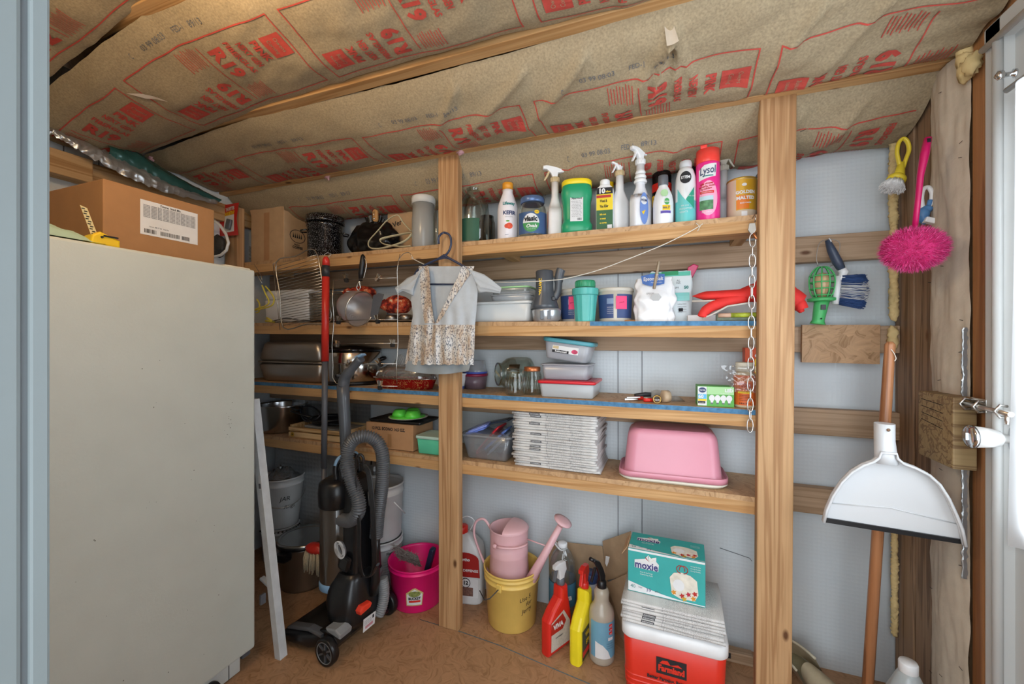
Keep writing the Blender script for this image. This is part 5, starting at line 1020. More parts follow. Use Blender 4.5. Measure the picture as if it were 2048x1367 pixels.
for q in (-1, 1): b = MB(); b.tube([a + Vector((0, q * .004, 0)), a.lerp(c_, .6) + Vector((0, q * .004, 0)), c_ + Vector((0, q * .002, 0))], .0048, CP, 4); b.build('jaw', t, rel=True)
b = MB(); m = a.lerp(c_, .5); b.tube([m + Vector((-.007, -.007, 0)), m + Vector((.007, -.007, 0))], .0015, STEEL, 6); b.build('spring', t, rel=True)
X, w_, h, z = bx_(1298, 1383, 1.55, .1, 2, 541); t = thing('pouch', 'white and teal zip pouch standing behind the epsom salt bag', 'bag', (X, 1.57, z))
POU = pm('pouch_white', '#d3dde0', .3, 0, .03, 20, .5, 25); b = MB(); b.grid(bagmesh(w_ * .99, .06, h, .05, 6, .08), 40, 24, POU); b.build('pouch_body', t, fix=False)
b = MB(); fm = lambda x, y: (x, -.031 + .028 * max(0, (y / h - .45) / .55) ** 1.2 - .001, y); b.rect2(-w_ * .48, h * .90, w_ * .48, h * .985, pm('pouch_teal', '#5fb9a4', .4), fm, .01); b.rect2(-w_ * .2, h * .92, w_ * .2, h * 1.0, pm('pouch_green', '#3a9468', .4), lambda x, y: (x, fm(x, y)[1] - .001, y), .01)
f2 = lambda x, y: (x, fm(x, y)[1] - .0015, y); b.text('50', .014, TEALI, f2, (w_ * .38, h * .66), .04); b.text('EPSOM', .010, INKG, f2, (w_ * .1, h * .66)); b.text('AL', .011, INKG, f2, (w_ * .2, h * .80)); b.text('NS', .011, INKG, f2, (w_ * .2, h * .75)); b.rect2(w_ * .12, h * .40, w_ * .45, h * .56, pm('pouch_teal2', '#7fc4bf', .4), f2, .01)
for i in range(4): b.text('soaking solution', .006, INKG, f2, (w_ * .28, h * (.34 - .05 * i)), w=.028)
b.rect2(w_ * .2, h * .2, w_ * .3, h * .26, INK, f2); b.build('print', t, fix=False)
b = MB(); p = [Q(x, y, 1.60) for x, y in ((1376, 533), (1388, 526), (1398, 530), (1386, 553), (1378, 556))]; b.prism([(q.x, q.z) for q in p] + [(p[-1].x, sz(2, .1)), (p[-1].x - .03, sz(2, .1))], .02, pm('magenta_film', '#c2185a', .3), 'y', (0, 1.62, 0), .003); tag(b.build('snack_bag'), 'magenta plastic bag corner poking up behind the zip pouch', 'bag')
b = MB(); x0 = XA(1383, 1.55); b.box((x0 + .035, 1.58, zs(2, .1) + .011), (.10, .16, .022), PAPERW, bev=.002); tag(b.build('flat_carton'), 'flat white carton lying on the second shelf under the red gloves', 'box')
# red gloves
GLV = pm('glove_red', '#dc2f2a', .75, 0, .07, 30, .35, 120); GCF = pm('glove_lining', '#c9c4bb', .8)
def finger(mb, P, R, m, n=12): mb.tube(smooth(P, 5), [R[min(len(R) - 1, int(i / 5))] for i in range((len(P) - 1) * 5 + 1)], m, n)
zz = zs(2, .2)
t = thing('work_glove', 'bright red quilted glove with its thumb hanging down at the front of the second shelf', 'glove', (XA(1500, 1.50), 1.50, zz))
b = MB()
def mitt(u, v):
    px = 1384 + 205 * v; up = ip([(1384, 583), (1430, 581), (1480, 578), (1530, 560), (1590, 545)], px); dn = ip([(1384, 601), (1430, 600), (1480, 603), (1530, 604), (1590, 600)], px); a = 2 * pi * u; e = max(.02, (sin(pi * min(1, v * 6) / 2)))
    m = (up + dn) / 2; hh = (dn - up) / 2; q = Q(px, m - hh * sin(a) * e, 1.50 + .034 * cos(a) * e); return q
b.grid(mitt, 26, 40, GLV); b.build('palm', t, rel=True, fix=False)
b = MB(); finger(b, W([(1490, 597, 1.485), (1455, 603, 1.475), (1425, 612, 1.468), (1408, 624, 1.464), (1404, 634, 1.464)]), [.018, .017, .016, .014, .008], GLV); b.build('thumb', t, rel=True)
b = MB(); b.tube(W([(1384, 602, 1.472), (1430, 601, 1.468), (1470, 603, 1.466)]), .0035, GCF, 6); b.tube(W([(1404, 637, 1.462), (1425, 628, 1.455), (1455, 612, 1.452), (1500, 605, 1.452)]), .003, GCF, 6); b.build('lining', t, rel=True)
t = thing('work_glove', 'second red glove lying crosswise, its cuff sticking out right of the thick post', 'glove', (XA(1560, 1.56), 1.56, zz))
b = MB(); b.tube(smooth(W([(1480, 585, 1.58), (1520, 570, 1.57), (1545, 575, 1.56), (1580, 592, 1.55), (1598, 606, 1.55), (1604, 618, 1.55)]), 5), [.012] * 5 + [.030] * 5 + [.034] * 5 + [.03] * 5 + [.018] * 6, GLV, 14); blob(b, Q(1601, 618, 1.55), .011, GLV, amp=.3); b.build('cuff', t, rel=True)
t = thing('garden_trowel_pack', 'thin green and yellow printed pack lying under the red gloves', 'package', (XA(1480, 1.5), 1.51, zz)); LIME = pm('print_lime', '#a9b83a', .5, 0, .4, 60)
b = MB(); x0, x1 = XA(1432, 1.49), XA(1522, 1.49); b.box(((x0 + x1) / 2, 1.52, zz + .012), (x1 - x0, .09, .022), pm('pack_green_grey', '#7f8f7a', .5, 0, .3, 40), bev=.004); b.build('pack', t, rel=True)
b = MB(); b.tube([(x0 + .004, 1.465, zz + .018), (x0 + .04, 1.462, zz + .018)], .007, pm('pale_handle', '#c9a58c', .5), 10); b.tube([(x0 + .04, 1.462, zz + .018), (x1, 1.462, zz + .018)], .0075, LIME, 10); b.build('handle', t, rel=True)
# dark pink item by tub
b = MB(); b.box((XA(1262, 1.52), 1.52, zs(2, 0) + .004), (.05, .04, .007), pm('wood_disc', '#b9814a', .6), bev=.003); tag(b.build('wooden_disc'), 'small flat wooden disc between the cream tub and the salt bag', 'lid')
# ================================================================== third shelf
z3 = lambda X: zs(3, X)
PANM = pm('roaster_metal', '#a59d94', .33, .8, .12, 4)
x0, x1 = XA(512, 1.49), XA(641, 1.49); X = (x0 + x1) / 2; z = z3(X); hm = ZT(580, 726, 1.49) - z; ht = ZT(580, 686, 1.49) - z
t = thing('roasting_pan', 'dull grey metal roasting pan with matching lid at the left end of the third shelf', 'roasting pan', (X, 1.585, z)); w_ = x1 - x0
b = MB(); b.rbox((0, 0, hm / 2), (w_, .19, hm), PANM, .035, .012, .90); b.build('pan', t)
b = MB(); b.rbox((0, 0, hm + .004), (w_ + .012, .20, .006), PANM, .04, .001); b.build('rim', t)
R = MB(); Mf = Matrix.Translation((0, 0, hm + ht + .0)) @ Matrix.Rotation(pi, 4, 'X'); R.rbox((0, 0, (ht) / 2), (w_ * .99, .19, ht - hm), PANM, .035, .014, .90, M=Matrix.Translation((0, 0, hm + (ht - hm) / 2 + .007)) @ Matrix.Rotation(pi, 4, 'X') @ Matrix.Translation((0, 0, -ht / 2))); R.build('lid', t)
# slow cooker
X, r = CYL(650, 764, 1.575); z = z3(X); h = ZT(705, 697, 1.56) - z; t = thing('slow_cooker', 'round polished steel slow cooker with black base and black lid', 'slow cooker', (X, 1.575, z), FACE(X, 1.575)); r *= .97
b = MB(); b.lathe([(r * .9, 0), (r * .98, .004), (r * .98, h * .10)], BLACK, 40); b.build('base', t)
b = MB(); b.lathe([(r * .97, h * .1), (r, h * .12), (r, h * .9), (r * .97, h * .92)], pm('cooker_steel', '#c4c2be', .16, 1.0, .03, 4), 48); b.build('shell', t)
b = MB(); b.lathe([(r * .97, h * .92), (r * 1.02, h * .94), (r * 1.02, h * 1.0), (r * .9, h * 1.05), (r * .3, h * 1.12), (0, h * 1.12)], BLACKG, 40); b.build('lid', t)
b = MB(); b.lathe([(0, 0), (.012, 0), (.012, .012), (.009, .015), (0, .015)], BLACK, 20, Matrix.Translation((-r * .55, -r * .82, h * .28)) @ Matrix.Rotation(pi / 2, 4, 'X')); b.build('knob', t)
b = MB(); b.tube(smooth([(r * .93, -.03, h * .68), (r * 1.12, -.03, h * .72), (r * 1.12, .03, h * .72), (r * .93, .03, h * .68)], 4), .008, BLACK, 8); b.build('handle', t)
# red foil pans with clear domes
RF = N('red_foil_pattern'); wv = RF.n('ShaderNodeTexNoise'); wv.inputs['Scale'].default_value = 38; RF.l(RF.map((1, 1, 1)), wv.inputs['Vector']); RF.l(RF.ramp(wv.outputs[0], [(0.46, hx('#b3191a')), (0.475, hx('#dba468')), (0.49, hx('#dba468')), (0.505, hx('#b3191a')), (.6, hx('#b3191a')), (.61, hx('#d9b38a')), (.62, hx('#b3191a'))]), RF.b.inputs['Base Color']); RF.b.inputs['Metallic'].default_value = .5; RF.b.inputs['Roughness'].default_value = .3
DOME = clear('ribbed_dome', '#eceeee', .3, .12, '#d8d6cf', .12)
def oval(a, bq, z, n=44): return [(a * math.copysign(abs(cos(q)) ** .8, cos(q)), bq * math.copysign(abs(sin(q)) ** .8, sin(q)), z) for q in [2 * pi * i / n for i in range(n)]]
for k, (p0, p1, Y, yaw, lb) in enumerate(((752, 872, 1.515, .0, 'red patterned foil pan with a clear ribbed dome, in front under the dress hem'), (768, 822, 1.62, .0, 'red patterned foil pan at the back beside the slow cooker'))):
    x0, x1 = XA(p0, Y), XA(p1, Y); X = (x0 + x1) / 2; z = z3(X); a = (x1 - x0) / 2; h = .045
    t = thing('foil_pan', lb, 'foil pan', (X, Y, z), 0, 'red foil pans'); bq = .055
    b = MB(); b.loft([oval(a * .86, bq * .8, 0), oval(a * .97, bq * .97, h * .9), oval(a * 1.0, bq * 1.04, h), oval(a * .96, bq * .96, h), oval(a * .84, bq * .78, .003)], RF.m); b.build('pan', t)
    b = MB(); b.tube(oval(a * 1.01, bq * 1.05, h), .0025, STEELB, 6, closed=True); b.build('rim', t)
    b = MB(); n = 88
    def dm_(u, v, a=a, bq=bq, h=h): q = 2 * pi * u; f = cos(v * pi / 2) ** .45 * (1 + .025 * cos(44 * q)); return (a * .95 * f * cos(q), bq * .97 * f * sin(q), h + .001 + .05 * sin(v * pi / 2))
    b.grid(dm_, n, 12, DOME)
    b.build('dome_lid', t, fix=False)
b = MB(); p = Q(788, 715, 1.55)
def rib(u, v): return (p.x + .07 * (u - .5) + .03 * (v - .5), p.y + .03 * v + .004 * sin(u * 60), z3(p.x) + .045 + .10 * v * (1 - .5 * (2 * u - 1) ** 2))
b.grid(rib, 70, 12, DOME); tag(b.build('dome_lid', fix=False), 'loose clear ribbed plastic dome lid standing on edge behind the foil pans', 'lid')
# white cup behind middle post
X, r = CYL(868, 937, 1.56); z = z3(X); h = ZT(925, 746, 1.56) - z; t = thing('paper_tub', 'white paper tub with a blue bottom band behind the middle post', 'tub', (X, 1.56, z), FACE(X, 1.56)); r *= .9
b = MB(); b.lathe([(r * .82, 0), (r * .98, h)], WHITE, 32); b.build('cup', t); b = MB(); b.lathe([(r * .825 + .0006, .002), (r * .86 + .0006, h * .2)], pm('cup_blue', '#4b5fa8', .5), 32, caps=(False, False)); b.lathe([(r * .98, h * .9), (r * 1.03, h * .95), (r * 1.0, h)], WHITE, 32, caps=(False, False)); b.build('band', t, fix=False)
# stacked tubs behind: blue-lidded clear tub and maroon tub
X, r = CYL(925, 975, 1.625); z = z3(X); t = thing('deli_tub', 'round tub with a maroon rim standing behind the dress on the third shelf', 'tub', (X, 1.625, z)); b = MB(); b.lathe([(r * .85, 0), (r, .055)], pm('smoky_tub', '#6d5a63', .3), 32); b.build('body', t); b = MB(); b.lathe([(r * 1.02, .055), (r * 1.04, .057), (r * 1.04, .065), (0, .066)], pm('rim_maroon', '#8a1f40', .35), 32); b.build('lid', t)
t = thing('deli_tub', 'upside-down clear tub with a blue rim on top of the maroon-rimmed tub', 'tub', (X, 1.625, z + .0665)); b = MB(); b.lathe([(r * 1.0, 0), (r * 1.0, .008)], pm('rim_blue', '#4458b0', .35), 32); b.build('lid', t); b = MB(); b.lathe([(r * .95, .008), (r * .8, .055), (0, .056)], CLEARP, 32, caps=(False, True)); b.build('body', t)
# big jar lying on its side
X = XA(1013, 1.57); z = z3(X); rj = .070; t = thing('glass_jar', 'large empty glass jar lying on its side, mouth towards the left front', 'jar', (X, 1.57, z)); Mj = Matrix.Translation((0.022, .045, rj + .001)) @ Matrix.Rotation(radians(40), 4, 'Z') @ Matrix.Rotation(-pi / 2, 4, 'Y') @ Matrix.Translation((0, 0, -.05))
b = MB(); b.lathe([(.0, -.02), (rj * .8, -.02), (rj * .96, -.012), (rj, .0), (rj, .06), (rj * .93, .085), (rj * .72, .105), (rj * .64, .112), (rj * .68, .116), (rj * .68, .124), (rj * .62, .128), (rj * .62, .108), (rj * .9, .08), (rj * .96, .06)], CLEARG, 44, Mj, caps=(True, False)); b.build('glass', t)
b = MB(); b.tube([(rj * .66 * cos(q), rj * .66 * sin(q), .126) for q in [2 * pi * i / 36 for i in range(36)]], .003, clear('rim_glass', '#e6eae8', .35), 6, closed=True, M=Mj); b.build('mouth_rim', t)
cm = lambda q, zz, rr=rj + .0008: tuple(Mj @ Vector((rr * cos(q), rr * sin(q), zz)))
b = MB()
for q0, q1, m in ((1.55, 2.0, pm('jar_amber', '#9a7434', .5)), (1.05, 1.5, INK)):
    b.grid(lambda u, v: cm(q0 + (q1 - q0) * u + pi * 0, .005 + .05 * v), 8, 2, m)
b.build('paper_label', t, fix=False); b = MB(); b.add([tuple(Mj @ Vector(p)) for p in ((-.012, -.03, .1285), (-.002, -.034, .1285), (.016, .024, .1285), (.006, .028, .1285))], [(0, 1, 2, 3)], pm('masking_tape', '#d2cba8', .8), False); b.build('tape', t, fix=False)
for p0, p1, Y, ptop, lb, cop in ((1010, 1052, 1.495, 738, 'short quilted glass jar in front of the big lying jar', 0), (1046, 1083, 1.53, 735, 'glass mason jar with a copper lid left of the red-lidded box', 1)):
    t, r, h = jug('glass_jar', lb, 'jar', p0, p1, Y, ptop, z3(XA(p0, Y)), [(.88, 0), (.97, .05), (1, .12), (1, .72), (.86, .84), (.84, 1.0)], clear('mason_glass', '#f0f4f2', .1), [('lid', [(.86, .88), (.88, .9), (.88, 1.03), (.8, 1.04), (0, 1.04)], pm('copper_lid', '#c67a4e', .35, .7))] if cop else ())
    b = MB()
    for i in range(10): a = -pi / 2 - 1.2 + i * .26; b.tube([(r * cos(a), r * sin(a), h * .15), (r * cos(a), r * sin(a), h * .7)], .0012, clear('rim_glass', '#e6eae8', .35), 5)
    b.build('ribs', t)
# container stack
RL = pm('lid_red', '#cf2330', .3); TLID = pm('lid_sky', '#5aa6b4', .35); SOFT = clear('soft_clear', '#e9ebee', .15, .25, '#cfd1d9', .5)
Y = 1.475; x0, x1 = XA(1078, Y), XA(1188, Y); X = (x0 + x1) / 2; z = z3(X); h = ZT(1130, 762, Y) - z; D = .17
t = thing('food_container', 'wide flat milky container with bright red lid, bottom of the container stack', 'container', (X, Y + D / 2, z))
b = MB(); b.rbox((0, 0, h * .42), (x1 - x0, D, h * .84), MILKY, .014, .004, .95); b.build('body', t); b = MB(); b.rbox((0, 0, h * .92), ((x1 - x0) * 1.06, D + .012, h * .16), RL, .012, .002); b.rbox((0, 0, h * 1.0), ((x1 - x0) * .90, D - .02, h * .05), pm('lid_wine', '#a81c3a', .35), .012, .001); b.build('lid', t)
zt = z + h * 1.03
x0, x1 = XA(1082, 1.50), XA(1178, 1.50); X2 = (x0 + x1) / 2; h2 = ZT(1130, 728, 1.5) - zt
t = thing('food_container', 'clear open container in the middle of the stack on the red lid', 'container', (X2, 1.50 + .065, zt)); b = MB(); b.rbox((0, 0, h2 / 2), (x1 - x0, .13, h2), SOFT, .016, .004, .93, open_top=True, th=.002); b.build('body', t)
b = MB(); b.rbox((0, 0, h2 - .003), ((x1 - x0) + .01, .14, .004), SOFT, .018, .001); b.build('rim', t)
h3 = ZT(1130, 681, 1.5) - zt - h2; t = thing('food_container', 'tilted clear container with a sky blue lid and printed label on top of the stack', 'container', (X2, 1.565, zt + h2 + .006)); t.rotation_euler = (0, radians(7.5), 0)
b = MB(); b.rbox((0, 0, h3 * .42 + .004), ((x1 - x0) * .98, .125, h3 * .78), SOFT, .022, .006, .9); b.build('body', t); b = MB(); b.rbox((0, 0, h3 * .90), ((x1 - x0) * 1.08, .138, h3 * .18), TLID, .03, .003); b.build('lid', t)
b = MB(); fm = lambda x, y: (x, -.0622, y); b.rect2(-.054, h3 * .38, .046, h3 * .68, PAPERW, fm); fm2 = lambda x, y: (x, -.0628, y); b.rect2(-.054, h3 * .38, .01, h3 * .50, INK, fm2); b.text('Rubbermaid', .010, PAPERW, lambda x, y: (x, -.0634, y), (-.020, h3 * .44), .03, w=.045)
disc2(b, (.032, h3 * .5), .012, .008, pm('berry_print', '#c63a63', .5, 0, .4, 200), fm2); b.rect2(-.052, h3 * .54, -.03, h3 * .66, pm('beige_print', '#c8b58c', .5), fm2); b.build('paper_label', t, fix=False)
# hardware bits
def small(nm, lb, cat, px, py, Y, build, shelf=3, g=None):
    p = Q(px, py, Y); p.z = zs(shelf, p.x); t = thing(nm, lb, cat, p, 0, g); build(t); return t
def _f(t):
    b = MB(); b.box((0, 0, .006), (.05, .010, .008), STEEL, rot=Matrix.Rotation(.5, 3, 'Z'), bev=.002); b.build('body', t); b = MB(); b.box((.008, -.002, .013), (.05, .009, .005), STEEL, rot=Matrix.Rotation(.42, 3, 'Z'), bev=.002); b.build('lever', t)
small('door_latch', 'small chrome latch lying at the left end of the loose hardware on the third shelf', 'latch', 1262, 798, 1.50, _f)
def _f(t):
    b = MB(); b.tube([(-.02, 0, .008), (.01, .01, .008)], .0065, RED, 10); b.build('handle', t); b = MB(); b.tube([(.01, .01, .008), (.045, .022, .008)], .004, STEEL, 8); b.build('blade', t)
small('screwdriver', 'short red-handled screwdriver between the latch and the cup hooks', 'screwdriver', 1280, 797, 1.52, _f)
small('screwdriver', 'second short red-handled screwdriver beside the brass ring', 'screwdriver', 1299, 797, 1.485, _f)
def _f(t):
    b = MB(); b.tube([(-.035, 0, .010), (.0, .015, .016), (.03, .03, .014)], .009, DGREY, 10); b.build('handle', t)
small('hand_tool', 'dark grey handled tool lying behind the red screwdrivers', 'tool', 1290, 788, 1.56, _f)
def _f(t):
    b = MB(); b.tube([(.012 * cos(q), -.003 + .003 * sin(q), .013 + .012 * sin(q)) for q in [2 * pi * i / 20 for i in range(20)]], .003, pm('brass', '#a98a52', .35, .9), 8, closed=True); b.build('ring', t)
small('brass_ring', 'small brass ring standing among the loose hardware', 'ring', 1314, 798, 1.485, _f)
def _f(t):
    b = MB(); Mq = Matrix.Translation((0, 0, .021)) @ Matrix.Rotation(-1.0, 4, 'Z') @ Matrix.Rotation(pi / 2, 4, 'X'); b.lathe([(.008, -.012), (.021, -.012), (.021, .012), (.008, .012)], pm('tape_tan', '#b9a184', .5), 32, Mq); b.build('roll', t)
    b = MB(); b.grid(lambda u, v: (-.045 + .11 * u, .015 - .02 * v, .004 + .035 * v * (1 - u) + .012 * abs(sin(u * 6)) * v), 16, 6, pm('grey_bag_film', '#8d8a84', .2, 0, .2, 50, .6, 40)); b.build('wrapper', t, fix=False)
small('tape_roll', 'roll of tan tape in a crumpled clear wrapper at the right of the loose hardware', 'tape', 1330, 795, 1.51, _f)
# LED box
Y = 1.475; x0, x1 = XA(1394, Y), XA(1468, Y); X = (x0 + x1) / 2; z = z3(X); h = ZT(1430, 772, Y) - z; w_ = x1 - x0
t = thing('light_bulb_box', 'green LED bulb box showing four white bulbs beside the orange glue bottle', 'box', (X, Y + .03, z), .03)
GBX = pm('bulb_box_green', '#55a544', .45); b = MB(); b.box((0, 0, h / 2), (w_, .06, h), GBX, bev=.001); b.build('carton', t)
b = MB(); fm, fm2, fm3 = frontmap(.030, -0, 0), frontmap(.030, 0, 0, .0012), frontmap(.030, 0, 0, .0018)
b.rect2(-w_ * .49, h * .04, -w_ * .24, h * .97, PAPERW, fm); b.rect2(-w_ * .23, h * .60, w_ * .49, h * .97, pm('print_mint', '#a8d69a', .5), fm); disc2(b, (-w_ * .36, h * .80), w_ * .105, h * .13, NAVY, fm2); b.text('Great Value', .006, PAPERW, fm3, (-w_ * .36, h * .80), .03, w=w_ * .17)
b.rect2(-w_ * .48, h * .36, -w_ * .25, h * .60, pm('print_sky', '#5ab4de', .5), fm2); b.text('60', .015, PAPERW, fm3, (-w_ * .40, h * .48), .05); b.rect2(-w_ * .48, h * .26, -w_ * .25, h * .36, YW, fm2); b.rect2(-w_ * .48, h * .14, -w_ * .28, h * .25, INK, fm2); b.text('dimmable', .004, PAPERW, fm3, (-w_ * .38, h * .195)); b.text('LED', .014, PAPERW, fm2, (w_ * .36, h * .80), .05); b.text('soft white bulbs', .004, PAPERW, fm2, (w_ * .25, h * .66))
for i in range(4):
    cx = -w_ * .10 + i * w_ * .155; b.poly2([(cx + .0085 * cos(q), h * .42 + .0105 * sin(q)) for q in [radians(-60) + radians(300) * j / 16 for j in range(17)]] + [(cx - .0035, h * .20), (cx + .0035, h * .20)], PAPERW, frontmap(.030, 0, 0, .0012 + .0003 * i)); b.rect2(cx - .003, h * .13, cx + .003, h * .20, INKG, fm2)
b.build('print', t, fix=False)
# glue bottle in a bag
t, r, h = jug('glue_bottle', 'orange-labelled glue bottle in a clear bag behind the chain on the third shelf', 'bottle', 1466, 1514, 1.51, 724, z3(.2), [(.95, 0), (1, .03), (1, .66), (.92, .74), (.74, .78), (.72, .82)], pm('glue_cream', '#d8c8a8', .4), [('lid', [(.80, .80), (.82, .82), (.82, .99), (.78, 1.0), (0, 1.0)], CREAM)], k=.97)
OR = pm('label_orange', '#e06a2a', .5); b = MB(); b.lathe([(r + .0006, h * .06), (r + .0006, h * .72)], OR, 24, a0=-pi / 2 - 1.3, a1=-pi / 2 + 1.3); m1 = cylmap(r, 0, .0012); b.text('MOD', .015, pm('print_peach', '#f0b08a', .5), m1, (-.004, h * .62), .05, step=.006); b.text('PODGE', .017, RP, m1, (.0, h * .50), .05, w=.034, step=.006); b.text('non-toxic gloss-luster', .005, INK, m1, (0, h * .42), .03, w=.032, step=.006); b.rect2(-.02, h * .32, .02, h * .37, YW, m1, .006)
for i in range(4): b.text('waterbase sealer glue', .004, INK, m1, (-.002, h * (.28 - .035 * i)), w=.03, step=.006)
b.text('16 fl oz  473 ml', .006, INK, m1, (0, h * .10), .03, w=.034, step=.006); b.build('paper_label', t, fix=False)
b = MB(); BG = clear('bag_film', '#eef0f2', .2, .1, '#ffffff', .04); b.grid(lambda u, v: (-r * 1.15 - .03 * (1 - u) * v + (r * 2.3) * u * 1, -r * 1.12 + .01 * noise.noise(Vector((u * 5, v * 5, 2))), h * (.35 + .58 * v)), 20, 20, BG); b.build('plastic_bag', t, fix=False)
x0, x1 = XA(1489, 1.60), XA(1528, 1.60); z = z3(.25); h = ZT(1505, 695, 1.60) - z; t = thing('carton', 'orange and yellow carton standing behind the glue bottle', 'box', ((x0 + x1) / 2, 1.615, z)); b = MB(); b.box((0, 0, h / 2), (x1 - x0, .05, h), pm('carton_orange', '#d9552a', .5), bev=.001); b.rect2(0, h * .5, (x1 - x0) / 2, h * .8, YW, frontmap(.025)); disc2(b, (.012, h * .86), .012, .008, PAPERW, frontmap(.025, 0, 0, .001)); b.build('carton_body', t)
# ================================================================== lowest shelf
z4 = lambda X: zs(4, X)
# steel pot
X, r = CYL(508, 618, 1.585); z = z4(X); h = ZT(560, 806, 1.585) - z; r *= .96; t = thing('steel_pot', 'open polished steel pot next to the fridge on the lowest shelf', 'pot', (X, 1.585, z)); POTM = pm('pot_steel', '#aeb0b2', .2, 1.0, .05, 5)
b = MB(); b.lathe([(r * .94, 0), (r, .006), (r, h * .95), (r * 1.03, h), (r * .98, h), (r * .97, h * .95), (r * .96, .01), (0, .008)], POTM, 48, caps=(True, False)); b.build('pot_body', t)
b = MB(); b.tube(smooth([(-r, -.05, h * .7), (-r - .03, -.03, h * .72), (-r - .03, .03, h * .72), (-r, .05, h * .7)], 4), .004, POTM, 8); b.build('handle', t)
# crate
Y = 1.475; x0, x1 = XA(577, Y), XA(697, Y); X = (x0 + x1) / 2; z = z4(X); w_ = x1 - x0; D = .19; t = thing('wooden_tray', 'shallow pale wooden tray with flower stickers on the lowest shelf', 'tray', (X, Y + D / 2, z)); TW = wood('tray_wood', '#d8b888', '#b8905c', 0, 20, False); hh = .052
for nm, c_, d_ in (('front_slat', (0, -D / 2 + .004, .013), (w_, .008, .026)), ('front_slat', (0, -D / 2 + .004, hh - .012), (w_, .008, .018)), ('back_slat', (0, D / 2 - .004, hh / 2), (w_, .008, hh)), ('side_slat', (-w_ / 2 + .004, 0, hh / 2 + .006), (.008, D - .018, hh)), ('side_slat', (w_ / 2 - .004, 0, hh / 2 + .006), (.008, D - .018, hh)), ('base', (0, 0, .004), (w_ - .02, D - .02, .006))):
    b = MB(); b.box(c_, d_, TW, bev=.001); b.build(nm, t)
b = MB(); fm = frontmap(D / 2)
for cx, m in ((-w_ * .43, pm('sunflower', '#c99a2c', .6)), (w_ * .44, pm('red_flower', '#c5322e', .6))):
    for i in range(8): a = i * pi / 4; disc2(b, (cx + .007 * cos(a), .014 + .007 * sin(a)), .0042, .0042, m, fm, 10)
    disc2(b, (cx, .014), .0035, .0035, INK, frontmap(D / 2, 0, 0, .0012), 10)
b.build('stickers', t, fix=False)
b = MB(); b.box((X + .02, Y + .09, z + hh * .9), (w_ * .7, D * .7, .012), pm('grey_film_pack', '#7c7a76', .25, 0, .2, 30, .5, 30), rot=Matrix.Rotation(.04, 3, 'Y'), bev=.003); tag(b.build('plastic_packet'), 'grey plastic-wrapped packet lying in the shallow wooden tray', 'packet')
# dark frying pan and cords
t = thing('frying_pan', 'dark flat frying pan lying on the wooden tray at the back', 'pan', (XA(660, 1.58), 1.58, z4(-1.3) + .068)); b = MB(); b.lathe([(.08, 0), (.095, .02), (.098, .022), (.078, .004), (0, .004)], pm('pan_black', '#1e1f22', .35, .3), 40, caps=(True, False)); b.build('pan_body', t)
b = MB(); b.tube(smooth([(-.09, -.02, .018), (-.14, -.05, .035), (-.19, -.06, .05)], 4), .009, BLACK, 8, flat=.5); b.build('handle', t)
CB = pm('dark_cord', '#20242c', .5); b = MB(); b.tube(smooth(W([(600, 812, 1.60), (603, 830, 1.57), (612, 842, 1.53), (632, 838, 1.52), (640, 825, 1.55), (622, 812, 1.60), (605, 815, 1.61), (610, 835, 1.56), (640, 845, 1.52), (690, 850, 1.53)]), 5), .004, CB, 8); tag(b.build('cord'), 'loose dark cord looped over the wooden tray beside the steel pot', 'cord')
# cardboard 12 PCS
Y = 1.475; x0, x1 = XA(732, Y), XA(826, Y); X = (x0 + x1) / 2; z = z4(X); w_ = x1 - x0; h = ZT(735, 843, Y) - z; D = .16
t = thing('cardboard_box', 'flat tan cardboard box printed 12 PCS. ECONO on the lowest shelf', 'box', (X, Y + D / 2, z)); b = MB(); b.box((0, 0, h / 2), (w_, D, h), CARD, bev=.002); b.build('carton', t)
b = MB(); b.text('12 PCS. ECONO 14.5 OZ.', .018, INK, frontmap(D / 2), (-.004, h * .78), .04, w=w_ * .70); b.rect2(-.006, h * .08, .014, h * .6, pm('tape_brown', '#a37a52', .3), frontmap(D / 2)); b.build('lettering', t, fix=False); ztop = z + h
t = thing('baking_tray', 'black baking tray lying on the flat cardboard box', 'baking tray', (X + .02, Y + .085, ztop)); b = MB(); b.rbox((0, 0, .006), (w_ * 1.12, D * 1.0, .012), BLACK, .01, .002, .95, open_top=True, th=.003); b.build('tray', t)
t = thing('plate', 'cream plate with a dark rim on the black baking tray', 'plate', (X + .045, Y + .08, ztop + .012)); b = MB(); b.lathe([(.05, 0), (.085, .008), (.088, .010), (.05, .004), (0, .004)], CREAM, 36, caps=(True, False)); b.build('plate_body', t)
t = thing('silicone_mould', 'bright lime green silicone baking mould upside down on the cream plate', 'baking mould', (X + .045, Y + .075, ztop + .0225)); LG = pm('lime_silicone', '#62d84a', .35)
for i, (cx, cy) in enumerate(((-.035, -.01), (.035, -.015), (0, .04))): b = MB(); b.lathe([(.036, 0), (.033, .012), (.026, .026), (.02, .030), (0, .031)], LG, 28, c=(cx, cy)); b.build('cup', t)
b = MB(); b.lathe([(.078, 0), (.078, .002), (.0, .002)], LG, 36); b.build('sheet', t)
# teal lidded container
Y = 1.468; x0, x1 = XA(833, Y), XA(886, Y); X = (x0 + x1) / 2; z = z4(X); w_ = x1 - x0; h = ZT(850, 872, Y) - z; t = thing('food_container', 'small aqua green container with a pale lid between the cardboard box and the middle post', 'container', (X, Y + .055, z)); b = MB(); b.rbox((0, 0, h * .42), (w_, .11, h * .84), pm('aqua_plastic', '#5fc9a2', .35), .008, .003, .93); b.build('body', t); b = MB(); b.rbox((0, 0, h * .93), (w_ * 1.08, .12, h * .17), pm('lid_pale_aqua', '#bcd8cc', .35), .01, .002); b.build('lid', t)
